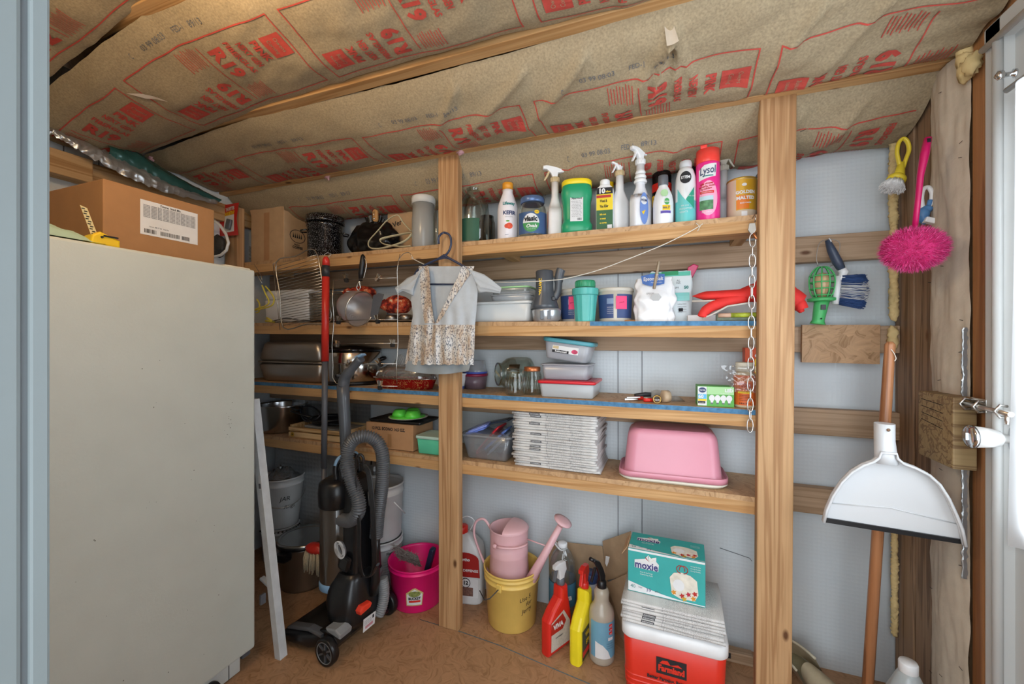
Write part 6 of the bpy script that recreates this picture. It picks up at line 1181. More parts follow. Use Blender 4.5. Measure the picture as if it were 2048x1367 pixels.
# clear bin with lids
Y = 1.475; x0, x1 = XA(920, Y), XA(1019, Y); X = (x0 + x1) / 2; z = z4(X); w_ = x1 - x0; h = ZT(980, 872, Y) - z; D = .17; t = thing('storage_bin', 'clear plastic bin full of container lids beside the newspaper stack', 'bin', (X, Y + D / 2, z))
BIN = clear('bin_clear', '#f0f4f7', .12, .12, '#dbe4ee', .14); b = MB(); b.rbox((0, 0, h / 2), (w_, D, h), BIN, .018, .004, .80, open_top=True, th=.0022); b.build('body', t, fix=False); b = MB(); b.rbox((0, 0, h - .004), (w_ + .012, D + .012, .008), BIN, .022, .002, open_top=True, th=.012); b.build('rim', t, fix=False)
def lidp(lb, c, s_, col, rx, ry, rz, nm='container_lid'):
    tt = thing(nm, lb, 'lid', (X + c[0], Y + D / 2 + c[1], z + c[2])); tt.rotation_euler = (rx, ry, rz); m = pm('lid_' + col.strip('#'), col, .3); b = MB(); b.rbox((0, 0, 0), (s_[0], s_[1], .007), m, .012, .002); b.rbox((0, 0, .004), (s_[0] * .85, s_[1] * .85, .004), m, .01, .001); b.build('lid_plate', tt)
    if nm: return tt
lidp('red-rimmed container lid standing diagonally in the clear bin', (-.005, .0, .075), (.15, .10), '#b3222c', 0, radians(-48), 0)
lidp('pinkish red lid in the clear bin below the dark red one', (-.02, .01, .058), (.14, .08), '#d04a5c', 0, radians(-50), 0)
lidp('blue container lid leaning to the right in the clear bin', (.028, -.005, .078), (.13, .09), '#5a78c0', 0, radians(-42), .1)
lidp('clear grey container lid at the right of the clear bin', (.03, .02, .055), (.14, .09), '#b6bec6', 0, radians(-45), .1)
lidp('periwinkle blue lid lying over the left rim of the clear bin', (-.055, -.02, h + .016), (.095, .09), '#7f92d8', 0, radians(-22), .2)
lidp('second periwinkle blue lid under the upper one on the left rim', (-.062, -.015, h + .005), (.095, .09), '#6a80cc', 0, radians(-20), .1)
lidp('dark round-cornered lid behind the lids in the clear bin', (.0, .05, h + .030), (.13, .07), '#39424f', 0, radians(-14), 0)
# newspapers
NP = N('newsprint'); NP.b.inputs['Roughness'].default_value = .85
br = NP.n('ShaderNodeTexBrick'); br.inputs['Scale'].default_value = 1; br.inputs['Brick Width'].default_value = .012; br.inputs['Row Height'].default_value = .0022; br.inputs['Mortar Size'].default_value = .0007; sxn = NP.n('ShaderNodeSeparateXYZ'); NP.l(NP.tc.outputs['Object'], sxn.inputs[0]); adn = NP.n('ShaderNodeMath'); NP.l(sxn.outputs[1], adn.inputs[0]); NP.l(sxn.outputs[2], adn.inputs[1]); cb = NP.n('ShaderNodeCombineXYZ'); NP.l(sxn.outputs[0], cb.inputs[0]); NP.l(adn.outputs[0], cb.inputs[1]); NP.l(cb.outputs[0], br.inputs[0])
nn = NP.n('ShaderNodeTexNoise'); nn.inputs['Scale'].default_value = 700; NP.l(NP.map((1, 1, 1)), nn.inputs[0]); mx = NP.n('ShaderNodeMix', data_type='RGBA'); mz = NP.n('ShaderNodeTexNoise'); mz.inputs['Scale'].default_value = 16; NP.l(NP.map((1, .2, .2)), mz.inputs[0]); mu = NP.n('ShaderNodeMath', operation='MULTIPLY'); NP.l(NP.ramp(nn.outputs[0], [(0.48, (0, 0, 0, 1)), (0.56, (1, 1, 1, 1))]), mu.inputs[0]); NP.l(NP.ramp(mz.outputs[0], [(0.40, (.1, .1, .1, 1)), (0.58, (.75, .75, .75, 1))]), mu.inputs[1]); NP.l(mu.outputs[0], mx.inputs[0])
br.inputs['Color1'].default_value = hx('#cfcdca'); br.inputs['Color2'].default_value = hx('#c6c4c2'); br.inputs['Mortar'].default_value = hx('#d9d8d6'); NP.l(br.outputs[0], mx.inputs[6]); mx.inputs[7].default_value = hx('#8d8d8f'); NP.l(mx.outputs[2], NP.b.inputs['Base Color'])
def paper(w_, D, th, sd):
    def sec(x):
        o = []; n = 5; k = 1 + .03 * noise.noise(Vector((x * 8, sd, 0)))
        zz = .0012 * noise.noise(Vector((x * 14, sd * 3.1, 1)))
        for i in range(n + 1): a = pi / 2 + pi * i / n; o.append((x, -D / 2 * k + th * .5 + th * .5 * cos(a) * 1.0, th * .5 + th * .5 * sin(a) + zz))
        o.append((x, D / 2, zz * .5)); o.append((x, D / 2 + .002, th * .5)); o.append((x, D / 2, th * .95)); return o
    b = MB(); b.loft([sec(-w_ / 2 + w_ * i / 14) for i in range(15)], NP.m, smooth=True); return b
PLB = ['folded newspaper in the tall stack on the lowest shelf', 'folded newspaper in the short stack on the red cooler']
BANDK = pm('news_band', '#55565a', .8)
def paper_stack(X, Yc, z, ztop, n, w_, D, grp, which, seed, rz=0.0, bands=()):
    random.seed(seed); step = (ztop - z) / n
    pos = ['bottom one', 'second from the bottom', 'third from the bottom', 'fourth from the bottom', 'fifth from the bottom', 'sixth from the bottom', 'seventh from the bottom', 'eighth from the bottom', 'ninth from the bottom', 'tenth from the bottom']
    tp = ['topmost one', 'second from the top', 'third from the top', 'fourth from the top', 'fifth from the top', 'sixth from the top', 'seventh from the top', 'eighth from the top', 'ninth from the top', 'tenth from the top', 'eleventh from the top', 'twelfth from the top']
    for i in range(n):
        pl = tp[n - 1 - i] if n - 1 - i < min(len(tp), (n + 1) // 2 + 1) else pos[i]
        t = thing('newspaper', PLB[which] + ', ' + pl, 'newspaper', (X + random.uniform(-.005, .005) + (.006 if i == 0 else 0), Yc + random.uniform(-.004, .004), z + i * step), rz + random.uniform(-.03, .03), grp)
        o = paper(w_ * random.uniform(.97, 1.0), D, step * .985, i + seed).build('pages', t, fix=False)
        if i in bands or i % 5 == 3:
            b = MB(); b.box((-w_ * .22, -D / 2 + .0002, step * .5), (w_ * .13, .0016, step * .66), BANDK); b.text('INFORMER', step * .45, PAPERW, lambda x, y: (x, -D / 2 - .0012, y), (-w_ * .22, step * .5), .02, w=w_ * .11); b.build('masthead', t, fix=False)
        b = MB(); b.box((-w_ * .08, -D / 2 + .0004, step * .5), (.0008, .0012, step * .9), INKG); b.box((w_ * .2, -D / 2 + .0004, step * .5), (.0008, .0012, step * .9), INKG); b.build('column_rule', t)
Y = 1.475; x0, x1 = XA(1026, Y), XA(1197, Y); X = (x0 + x1) / 2; z = z4(X); zt = ZT(1024, 822, Y)
paper_stack(X, Y + .10, z, zt, 22, x1 - x0, .20, 'newspapers stacked on the lowest shelf', 0, 5, -.02, (21, 18, 20, 17, 7, 1, 10))
# pink tub on cream base
Y = 1.47; x0, x1 = XA(1236, Y + .02), XA(1458, Y + .02); X = (x0 + x1) / 2; z = z4(X); w_ = x1 - x0; D = .19; zt = ZT(1340, 853, 1.56) - z
t = thing('plastic_tub', 'big pink rectangular tub upside down on its cream lid on the lowest shelf', 'tub', (X, Y + D / 2, z), .03); PT = pm('tub_pink', '#d992a4', .33, 0, .03, 5)
b = MB(); b.rbox((0, 0, .007), (w_, D, .014), CREAM, .05, .005, .97); b.build('lid', t)
b = MB(); R = []
def rr_(w2, d2, r2, z2, n=7):
    o = []
    for (sx, sy, a0) in ((1, -1, -pi / 2), (1, 1, 0), (-1, 1, pi / 2), (-1, -1, pi)):
        for i in range(n + 1): a = a0 + i * pi / 2 / n; o.append((sx * (w2 / 2 - r2) + r2 * cos(a), sy * (d2 / 2 - r2) + r2 * sin(a), z2))
    return o
for k, c_ in ((1.0, .015), (1.0, .032), (.985, .034), (.965, .022), (.925, .022), (.90, .03), (.835, zt * .80), (.82, zt * .88), (.78, zt * .95), (.70, zt)): R.append(rr_(w_ * k, D * (k if k > .9 else k * .96), .045 * k, c_))
b.loft(R, PT); b.build('body', t)
# ================================================================== on the floor
# leaning white plank
t = thing('white_plank', 'white painted plank leaning on the floor between the fridge and the vacuum', 'plank', (-1.33, 1.10, 0)); WPL = pm('painted_board', '#cfd5d8', .6, 0, .08, 30, .1, 60)
pb, pt = Vector((-1.305, 1.068, 0)), Vector((-1.445, 1.068, .92)); b = MB()
for s0, s1 in ((pb, pt),):
    d = Vector((.026, .0, 0)); e = Vector((0, .03, 0)); b.add([s0, s0 + d, s0 + d + e, s0 + e, s1, s1 + d, s1 + d + e, s1 + e], [(0, 3, 2, 1), (4, 5, 6, 7), (0, 1, 5, 4), (1, 2, 6, 5), (2, 3, 7, 6), (3, 0, 4, 7)], WPL, False)
b.build('board', t, rel=True)
b = MB(); p = Q(524, 1190, 1.05); b.box(p + Vector((-.03, .05, .006)), (.08, .018, .010), WPL, rot=Matrix.Rotation(.45, 3, 'Y'), bev=.002); b.box(p + Vector((.003, .0, -.012)), (.010, .02, .035), GREY, bev=.002); b.build('bracket', t, rel=True)
b = MB(); p = Q(520, 965, 1.066); b.box(p, (.014, .001, .05), PAPERW, rot=Matrix.Rotation(-.14, 3, 'Y')); b.box(p + Vector((.0, -.0008, -.012)), (.010, .0008, .018), INKG, rot=Matrix.Rotation(-.14, 3, 'Y')); b.build('paper_label', t, rel=True)
# generic pail
def pail(nm, lb, cat, p0, p1, Y, z, ptop, mat, taper=.86, ribs=(.80, .86), rim=.97, wall=.003, open_top=True, k=1.0, lidmat=None, grp=None, zb=None):
    X, r = CYL(p0, p1, Y); r *= k; h = (ZT((p0 + p1) / 2, ptop, Y) - z) if ptop > 5 else ptop
    t = thing(nm, lb, cat, (X, Y, z), FACE(X, Y), grp)
    pr = [(r * taper * .96, 0), (r * taper, .005)]
    rr = lambda f: r * (taper + (rim - taper) * f)
    for f in ribs: pr += [(rr(f - .03), h * (f - .03)), (rr(f - .03) + r * .035, h * (f - .02)), (rr(f) + r * .035, h * f), (rr(f), h * (f + .005))]
    pr += [(rr(.97), h * .965), (r, h * .97), (r, h)]
    if open_top: pr += [(r - wall * 1.6, h), (rr(.95) - wall, h * .95), (r * taper - wall, .008), (0, .008)]
    b = MB(); b.lathe(pr, mat, 48, caps=(True, not open_top)); b.build('bucket', t); return t, r, h, rr
def bail(t, r, h, zf, a0, drop, wm, gm=None, n=18, rad=.0017, front=True):
    s_ = -1 if front else 1; P = []
    for i in range(n + 1):
        q = pi * i / n; P.append((r * 1.03 * cos(q), s_ * r * 1.05 * sin(q), h * zf - drop * sin(q)))
    b = MB(); b.tube(P, rad, wm, 6)
    b.build('bail_handle', t)
    b = MB(); m = n // 2
    if gm: b.tube(P[m - 2:m + 3], .006, gm, 10); b.build('grip', t)
# JAR RINGS pails
t, r, h, rr = pail('pail', 'grey-white pail lower in the stack beneath the jar rings pail', 'pail', 520, 600, 1.585, 0, 1045, pm('pail_white', '#c5c8c9', .4), .88, (.85,)); zt = h
b = MB()
for i in range(14): a = -pi / 2 - 1.3 + i * .2; b.box((r * 1.01 * cos(a), r * 1.01 * sin(a), h * .93), (.008, .008, .004), INK)
b.build('dark_marks', t)
zt = h - .03
t, r, h, rr = pail('pail', 'white pail handwritten JAR RINGS standing on another pail next to the fridge', 'pail', 518, 610, 1.585, zt + .03 + .0005, 948, pm('pail_white', '#c5c8c9'), .72, (.86,), open_top=True)
b = MB(); b.text('JAR', .030, INK, cylmap(r * .93, 0, .003), (.01, h * .62), .0, shear=.2, step=.008); b.text('Rings', .024, INK, cylmap(r * .90, 0, .003), (.03, h * .45), .0, shear=.3, step=.008); b.build('handwriting', t, fix=False)
bail(t, r * .98, h, .70, 0, .06, STEELB)
b = MB(); b.grid(lambda u, v: (r * .85 * v * cos(2 * pi * u) , r * .85 * v * sin(2 * pi * u), h * .9 + .06 * (1 - v * v) * (1 + .5 * noise.noise(Vector((cos(2 * pi * u) * 3, sin(2 * pi * u) * 3, v * 5))))), 30, 14, clear('film_grey', '#cfd3d6', .25, .15, '#9da1a4', .35)); b.build('plastic_bag', t, fix=False)
b = MB()
for k_ in range(4): b.tube([(.034 * cos(q) - .02 + .02 * (k_ % 2), .034 * sin(q) - .02, h * .90 + .008 * k_) for q in [2 * pi * i / 24 for i in range(24)]], .0035, STEEL, 6, closed=True)
b.build('jar_rings', t)
# pressure cooker
Y = 1.465; X, r = CYL(548, 668, Y); t = thing('pressure_cooker', 'big aluminium pressure cooker with black handles and seal on the floor behind the vacuum', 'pressure cooker', (X, Y, 0), FACE(X, Y)); h = ZT(600, 1066, Y); CKM = pm('cooker_aluminium', '#9fa09f', .3, .95, .05, 5); r *= .92
b = MB(); b.lathe([(r * .86, 0), (r * .92, .012), (r * .93, h * .85), (r * .98, h * .88)], CKM, 48); b.build('pot_body', t)
b = MB(); b.lathe([(r * .99, h * .88), (r * 1.03, h * .90), (r * 1.03, h * .95), (r * .98, h * .97)], BLACK, 48, caps=(False, False)); b.build('seal', t, fix=False)
b = MB(); b.lathe([(r * 1.0, h * .93), (r * 1.02, h * .97), (r * .97, h * 1.0), (r * .88, h * .97), (r * .8, h * .96), (0, h * .98)], pm('lid_aluminium', '#b9bcbd', .22, .95, .04, 4), 48, caps=(False, False)); b.build('lid', t, fix=False)
for s_ in (-1, 1): b = MB(); b.box((s_ * r * .75, -r * .78 if s_ < 0 else -r * .6, h * .80), (.06, .045, .035), BLACK, rot=Matrix.Rotation(s_ * .7, 3, 'Z'), bev=.008); b.build('handle', t)
# big pails behind the vacuum
PW = pm('pail_pale', '#d3d5d5', .4)
t, r, h, rr = pail('pail', 'large white printed pail on the floor at the wall behind the vacuum', 'pail', 712, 806, 1.57, 0, 1068, PW, .93, (.88,)); zt = h; 
b = MB(); mc = cylmap(rr(.5) + .0015); 
b.text('Flooring', .016, INK, mc, (.055, h * .78), .03, step=.01)
for i in range(6): b.text('lorem adhesive trowel subfloor', .007, INKG, mc, (.05, h * (.64 - .05 * i)), w=.07, step=.01)
b.rect2(.0, h * .26, .09, h * .265, INK, mc, .01); b.rect2(.0, h * .84, .09, h * .845, INK, mc, .01); b.build('print', t, fix=False)
t, r, h, rr = pail('pail', 'large white pail stacked on top of the printed pail behind the vacuum hose', 'pail', 712, 808, 1.57, zt + .0005, 962, PW, .88, (.84,)); 
b = MB(); b.lathe([(r * .97, h * .965), (r * .90, h * .955), (r * .86, h * .93), (0, h * .93)], pm('pail_lid', '#c3c6c6', .4), 44, caps=(False, False)); b.build('lid', t, fix=False)
b = MB(); b.tube([(r * .55, -r * .86, h * .72), (r * 1.02, -r * .45, h * .42)], .003, WHITE, 8); b.build('bail_handle', t)
# pink bucket
HP = pm('bucket_pink', '#f2197a', .35)
t, r, h, rr = pail('pink_bucket', 'hot pink flat-backed bucket holding a brush and cloths left of the middle post', 'bucket', 775, 893, 1.54, 0, 1112, HP, .84, (.90,))
b = MB(); mc = cylmap(rr(.5) + .001, h * .22); mc2 = cylmap(rr(.5) + .0016, h * .22); b.poly2([(-.045, 0), (.018, 0), (.024, .05), (-.012 + 0, .075), (-.048, .05)], pm('label_gold', '#c9b878', .5), mc, .008); b.poly2([(-.042, .004), (.015, .004), (.020, .045), (-.012, .068), (-.044, .045)], PAPERW, mc2, .008); mc3 = cylmap(rr(.5) + .0022, h * .22)
disc2(b, (-.012, .048), .025, .012, pm('print_field', '#7f8a4a', .5, 0, .4, 120), mc3, 18, .008); b.text('BUCKET', .014, INK, cylmap(rr(.5) + .003, h * .22), (-.012, .030), .05, w=.05, step=.008); b.rect2(-.035, .014, .012, .022, RED, mc3, .008); b.build('paper_label', t, fix=False)
SPN = pm('brush_fibres', '#a79f96', .9, 0, .3, 200, .8, 150); p = Q(815, 1120, 1.53)
t = thing('scrub_pad', 'grey shaggy scrub pad sticking out of the pink bucket', 'scrub pad', (p.x, p.y, h * .7)); b = MB(); random.seed(9)
b.grid(lambda u, v: (p.x - .07 + .13 * u, p.y + .02 - .03 * v, h * .72 + .07 * v + .02 * (1 - u) + .012 * noise.noise(Vector((u * 9, v * 9, 1)))), 20, 12, SPN)
b.build('backing', t, rel=True, fix=False); b = MB()
for i in range(420):
    u, v = random.random(), random.random(); q = Vector((p.x - .07 + .13 * u, p.y + .02 - .03 * v, h * .72 + .07 * v + .02 * (1 - u))); d = Vector((random.gauss(0, .4), random.gauss(-.6, .3), random.gauss(.5, .4))).normalized() * .016; b.tube([q, q + d], .0009, SPN, 3)
b.build('bristles', t, rel=True, fix=False)['kind'] = 'stuff'
b = MB(); q = Q(858, 1105, 1.53); b.box((q.x, q.y, h * .92), (.022, .03, .15), pm('navy_plastic', '#1c2740', .4), rot=Matrix.Rotation(.28, 3, 'Y'), bev=.006); tag(b.build('brush_handle'), 'dark navy brush handle standing in the pink bucket', 'brush')
# bug spray jug
JW = pm('jug_white', '#d8d9d9', .35); Y = 1.62; x0, x1 = XA(905, Y), XA(966, Y); X = (x0 + x1) / 2; w_ = x1 - x0; h = ZT(940, 1055, Y); D = .09
t = thing('bug_spray_jug', 'white jug with a red HOME DEFENSE label and red cap behind the middle post', 'jug', (X, Y, 0), FACE(X, Y) * .4)
b = MB(); R = []
for k, c_, dx in ((.94, 0, 0), (1, .02, 0), (1, .66, 0), (.9, .78, .0), (.62, .88, -.01), (.35, .94, -.02)): R.append([(w_ / 2 * k * math.copysign(abs(cos(q)) ** .5, cos(q)) + dx, D / 2 * min(1, k * 1.1) * math.copysign(abs(sin(q)) ** .5, sin(q)), h * c_) for q in [2 * pi * i / 36 for i in range(36)]])
b.loft(R, JW); b.build('body', t); b = MB(); b.lathe([(.022, h * .93), (.024, h * .94), (.024, h * 1.02), (.02, h * 1.03), (0, h * 1.03)], RED, 24, c=(-.022, 0)); b.build('cap', t)
b = MB(); b.tube(smooth([(.01, 0, h * .96), (.03, 0, h * 1.10), (.0, 0, h * 1.16), (-.03, 0, h * 1.12)], 5), .0022, WHITE, 6); b.build('hose', t)
b = MB(); fm, fm2 = frontmap(D / 2), frontmap(D / 2, 0, 0, .0014); b.poly2([(-w_ * .45, h * .38)] + [(w_ * .42 * cos(a) - .0, h * .62 + h * .10 * sin(a)) for a in [pi * (10 - i) / 10 for i in range(11)]] + [(w_ * .45, h * .38)], pm('label_crimson', '#a3211c', .5), fm); b.text('Ortho', .018, PAPERW, fm2, (0, h * .62), .05); b.text('HOME DEFENSE', .015, PAPERW, fm2, (0, h * .47), .03, w=w_ * .8); b.rect2(-w_ * .4, h * .10, w_ * .4, h * .36, PAPERW, fm); disc2(b, (.005, h * .30), .021, .021, INK, fm2); disc2(b, (.005, h * .30), .018, .018, PAPERW, frontmap(D / 2, 0, 0, .002)); b.text('12', .022, INK, frontmap(D / 2, 0, 0, .0026), (.005, h * .30), .05); b.text('KILLER', .008, RP, fm2, (-w_ * .3, h * .33)); b.rect2(-w_ * .25, h * .12, w_ * .25, h * .24, pm('print_brick', '#7a5a50', .5, 0, .4, 150), fm2); b.build('paper_label', t, fix=False)
# yellow bucket
YB_ = pm('bucket_yellow', '#e6c468', .4); p = QZ(1022, 1268, 0); X, r = CYL(972, 1080, p.y + .10)
Yb = 1.565; t, r, h, rr = pail('yellow_bucket', 'yellow bucket with handwriting and a pink watering can inside', 'bucket', 966, 1082, Yb, 0, 1126, YB_, .84, (.82, .92), k=.98)
t.rotation_euler.z += 0.0
b = MB(); mc = cylmap(rr(.6) + .001)
for s_, x, zz in (('Use 5', .052, .62), ('for', .068, .53), ('Jerry', .058, .42)): b.text(s_, .022, INK, mc, (x, h * zz), .0, shear=.4, rot=.25, step=.008)
b.build('handwriting', t, fix=False)
b = MB(); b.box((-.05, -r * .88, h * .82), (.022, .012, .03), YB_, rot=Matrix.Rotation(-.5, 3, 'Z'), bev=.003); b.build('ear', t)
b = MB(); b.tube([(-.052, -r * .95, h * .82), (-.085, -r * 1.05, h * .70), (-.105, -r * 1.0, h * .66), (-r * 1.1, -r * .5, h * .66)], .0022, DGREY, 6); b.build('bail_handle', t)
# watering can (stands in the bucket)
PKC = pm('can_pale_pink', '#e3b7bd', .35, 0, .03, 6); Wc = Vector((XA(1020, Yb) - .004, Yb, 0)); rc_ = .083; wz0 = .10; wz1 = ZT(1018, 1052, Yb)
t = thing('watering_can', 'pale pink metal watering can standing inside the yellow bucket', 'watering can', (Wc.x, Wc.y, wz0), 0)
H = wz1 - wz0; b = MB(); b.lathe([(rc_ * 1.04, 0), (rc_ * 1.04, .004), (rc_ * .93, H * .62), (rc_ * .95, H * .63), (rc_ * .93, H * .65), (rc_ * .95, H * .67), (rc_ * .93, H * .69), (rc_ * .95, H * .71), (rc_ * .93, H * .73), (rc_ * .95, H * .98), (rc_ * .98, H), (rc_ * .92, H), (rc_ * .88, H * .6), (rc_ * .9, .02), (0, .02)], PKC, 44, caps=(True, False)); b.build('can_body', t)
b = MB(); b.grid(lambda u, v: (rc_ * .94 * sin(v * pi / 2) * cos(-pi / 2 + pi * u), rc_ * .94 * sin(v * pi / 2) * sin(-pi / 2 + pi * u), H + .022 * cos(v * pi / 2)), 24, 8, PKC); b.build('hood', t, fix=False)
b = MB(); P0, P1 = Vector((rc_ * .85, -.02, H * .10)), Q(1122, 1048, Yb - .03) - Vector((Wc.x, Wc.y, wz0)); b.tube([P0, P0.lerp(P1, .5), P1], [.026, .016, .0115], PKC, 18); b.tube([Vector((rc_ * .9, 0, H * .86)), P0.lerp(P1, .68)], .003, PKC, 6); b.build('spout', t)
b = MB(); d = (P1 - P0).normalized(); qm = Matrix.Translation(P1) @ Vector((0, 0, 1)).rotation_difference(d).to_matrix().to_4x4(); b.lathe([(.0115, -.006), (.014, 0), (.036, .014), (.037, .018), (.02, .022), (0, .023)], PKC, 28, qm); b.build('rose', t)
b = MB(); b.tube(smooth([(-rc_ * .9, -.01, H * .92), (-rc_ * 1.3, -.01, H * 1.06), (-rc_ * 1.75, -.01, H * 1.0), (-rc_ * 1.85, -.01, H * .80), (-rc_ * 1.5, -.01, H * .52), (-rc_ * .98, -.01, H * .22)], 6), .0052, PKC, 10); b.build('back_handle', t)
b = MB(); P = [(rc_ * 1.0 * cos(q) * (1.25 if cos(q) > 0 else .8) - .01, -rc_ * 1.05 * abs(sin(q)) ** .6 + 0.0, H * .83 + .012 * (1 - sin(q))) for q in [pi - pi * i / 16 * .92 for i in range(17)]]; P = [p_ for p_ in P if p_[0] > -.03]; b.tube(P, .006, PKC, 10, flat=.7); b.lathe([(0, -.004), (.009, -.004), (.009, .003), (.004, .005), (0, .005)], PKC, 16, Matrix.Translation((-.028, -rc_ * 1.03, H * .83)) @ Matrix.Rotation(pi / 2, 4, 'X')); b.build('top_handle', t)
# clear five-litre bottle
p = QZ(1125, 1222, 0); Yw = 1.60; BOT = clear('bottle_clear', '#e8eef0', .18, .06, '#dfe6e8', .06)
X, r = CYL(1098, 1152, Yw); h = ZT(1125, 1083, Yw); t = thing('water_bottle', 'big clear swirled water bottle with a blue label and carry loop on the floor', 'bottle', (X, Yw, 0), FACE(X, Yw))
R = []; n = 48
for k, c_, tw in ((.9, 0, 0), (1, .03, 0), (1, .30, 0), (.97, .32, 0), (.97, .56, 0), (1, .58, 0), (.99, .68, .5), (.9, .78, 1.0), (.68, .87, 1.5), (.36, .935, 2.0), (.30, .95, 2.0), (.30, .99, 2)): R.append([(r * k * (1 + .03 * cos(10 * (q + tw)) * (1 if tw else 0)) * cos(q), r * k * (1 + .03 * cos(10 * (q + tw)) * (1 if tw else 0)) * sin(q), h * c_) for q in [2 * pi * i / n for i in range(n)]])
b = MB(); b.loft(R, BOT); b.build('body', t, fix=False)
b = MB(); b.lathe([(r * 1.0 + .0008, h * .30), (r * 1.0 + .0008, h * .57)], pm('label_petrol', '#3f7590', .5), 40, caps=(False, False)); b.text('pura', .030, PAPERW, cylmap(r, 0, .002), (.010, h * .42), .05, step=.008); b.build('paper_label', t, fix=False)
b = MB(); b.lathe([(r * .34, h * .945), (r * .36, h * .95), (r * .36, h * .99), (r * .3, h * 1.0), (0, h)], WHITE, 24); b.build('cap', t); b = MB(); b.tube(smooth([(r * .35, -.005, h * .94), (-r * .1, -r * .4, h * .93), (-r * .6, -r * .2, h * 1.0), (-r * .75, 0, h * 1.05), (-r * .35, .005, h * .95)], 5), .0035, clear('loop_film', '#eeeeee', .2, .2, '#e4e6e6', .6), 6); b.build('carry_loop', t)
# red spray bottle (flat), yellow spray bottle, milky spray bottle
def flatspray(lb, loc, W_, D_, H_, body, head, yaw, labm, nozzle=None, hh=.075, prof=None, nm='spray_bottle'):
    t = thing(nm, lb, 'spray bottle', loc, yaw); b = MB(); hb = H_ - hh
    # side outline in the local y-z plane: handle side at +y, front at -y
    pts = prof or [(-.5, 0), (.5, 0), (.5, .45), (.44, .62), (.36, .80), (.34, .96), (.02, .98), (.0, .80), (-.30, .66), (-.5, .52)]
    b.prism([(y * W_, z * hb) for y, z in pts], D_, body, 'y', (0, 0, 0), D_ * .3, seg=3); b.build('body', t)
    b = MB(); c0 = (.18 * W_); b.lathe([(.015, hb * .965), (.0155, hb * .97), (.0155, hb + .012), (.012, hb + .016), (0, hb + .016)], nozzle or head, 20, c=(c0, 0)); b.build('collar', t)
    b = MB(); z0 = hb + .012; b.prism([(c0 + x, z0 + y) for x, y in ((-.012, 0), (.012, 0), (.016, .015), (.026, .030), (.020, hh * .80), (-.01, hh * .86), (-.036, hh * .78), (-.036, hh * .60), (-.016, hh * .52))], .020, head, 'y', bev=.004); b.build('sprayer_head', t)
    b = MB(); b.prism([(c0 + x, z0 + y) for x, y in ((-.020, hh * .56), (-.028, hh * .56), (-.040, hh * .05), (-.034, hh * .0), (-.026, hh * .2))], .012, nozzle or head, 'y', bev=.002); b.build('trigger', t)
    b = MB(); fm, fm2 = frontmap(D_ / 2), frontmap(D_ / 2, 0, 0, .0013); labm(b, W_, hb, fm, fm2); b.build('paper_label', t, fix=False); return t
def lab1(b, W_, hb, fm, fm2):
    b.poly2([(-.44 * W_, hb * .08), (.36 * W_, hb * .08), (.38 * W_, hb * .40), (.1 * W_, hb * .62), (-.42 * W_, hb * .52)], pm('label_graypaper', '#c9c2b8', .5, 0, .12, 120), fm); b.poly2([(-.44 * W_, hb * .34), (.05 * W_, hb * .34), (.2 * W_, hb * .44), (.05 * W_, hb * .58), (-.42 * W_, hb * .50)], RP, fm2); b.text('VIVA', .024, PAPERW, frontmap(.0 + .5 * 0 + W_ * 0 + fm(0, 0)[1] * -1, 0, 0, .002), (-.15 * W_, hb * .44), .05); b.text('wilt stopper', .008, INK, fm2, (-.1 * W_, hb * .26), .02)
p = QZ(1100, 1285, 0)
flatspray('flat red spray bottle with a white trigger head, left of the yellow one', (XA(1113, 1.475), 1.475, 0), .125, .048, ZT(1120, 1128, 1.475), pm('bottle_red', '#d32a20', .35), pm('head_white', '#d6d8da', .35), radians(62), lab1, GREY)
def lab2(b, W_, hb, fm, fm2):
    b.rect2(-.42 * W_, hb * .06, .40 * W_, hb * .5, pm('label_olive', '#4a4a30', .5, 0, .4, 120), fm); b.text('WEED', .02, YW, fm2, (0, hb * .40), .05); b.text('STOP', .02, YW, fm2, (0, hb * .28), .05); b.rect2(-.4 * W_, hb * .12, .38 * W_, hb * .2, RED, fm2)
flatspray('flat bright yellow spray bottle with a red trigger head', (XA(1164, 1.475), 1.475, 0), .130, .048, ZT(1160, 1134, 1.475), pm('bottle_yellow', '#ecd824', .35), pm('head_red', '#d12a22', .35), radians(78), lab2)
Yw = 1.48; X, r = CYL(1178, 1229, Yw); h = ZT(1205, 1120, Yw); hb = h * .74; t = thing('spray_bottle', 'milky spray bottle with a black trigger head and a blue and white label', 'spray bottle', (X, Yw, 0), FACE(X, Yw) + .5)
MK = clear('bottle_milky_tan', '#e8e2d4', .12, .2, '#c9bfae', .72); b = MB(); b.lathe([(r * .85, 0), (r * .98, .008), (r, .02), (r, hb * .62), (r * .93, hb * .70), (r * .62, hb * .78), (r * .56, hb * .84), (r * .60, hb * .92), (r * .50, hb * .97), (.013, hb)], MK, 40); b.build('body', t)
b = MB(); b.lathe([(.0165, hb * .96), (.0175, hb * .965), (.0165, hb + .018), (.011, hb + .024)], BLACK, 20); b.build('collar', t)
b = MB(); z0 = hb + .018; b.prism([(x, z0 + y) for x, y in ((-.010, 0), (.010, 0), (.012, .02), (.004, .045), (-.008, .070), (-.030, .082), (-.036, .076), (-.020, .050), (-.012, .02))], .016, BLACK, 'y', bev=.003); b.tube([(-.022, 0, z0 + .070), (-.046, 0, z0 + .086)], .0065, BLACK, 12); b.build('sprayer_head', t)
b = MB(); b.prism([(x, z0 + y) for x, y in ((-.022, .05), (-.030, .052), (-.044, .004), (-.038, .0))], .011, BLACK, 'y', bev=.002); b.build('trigger', t)
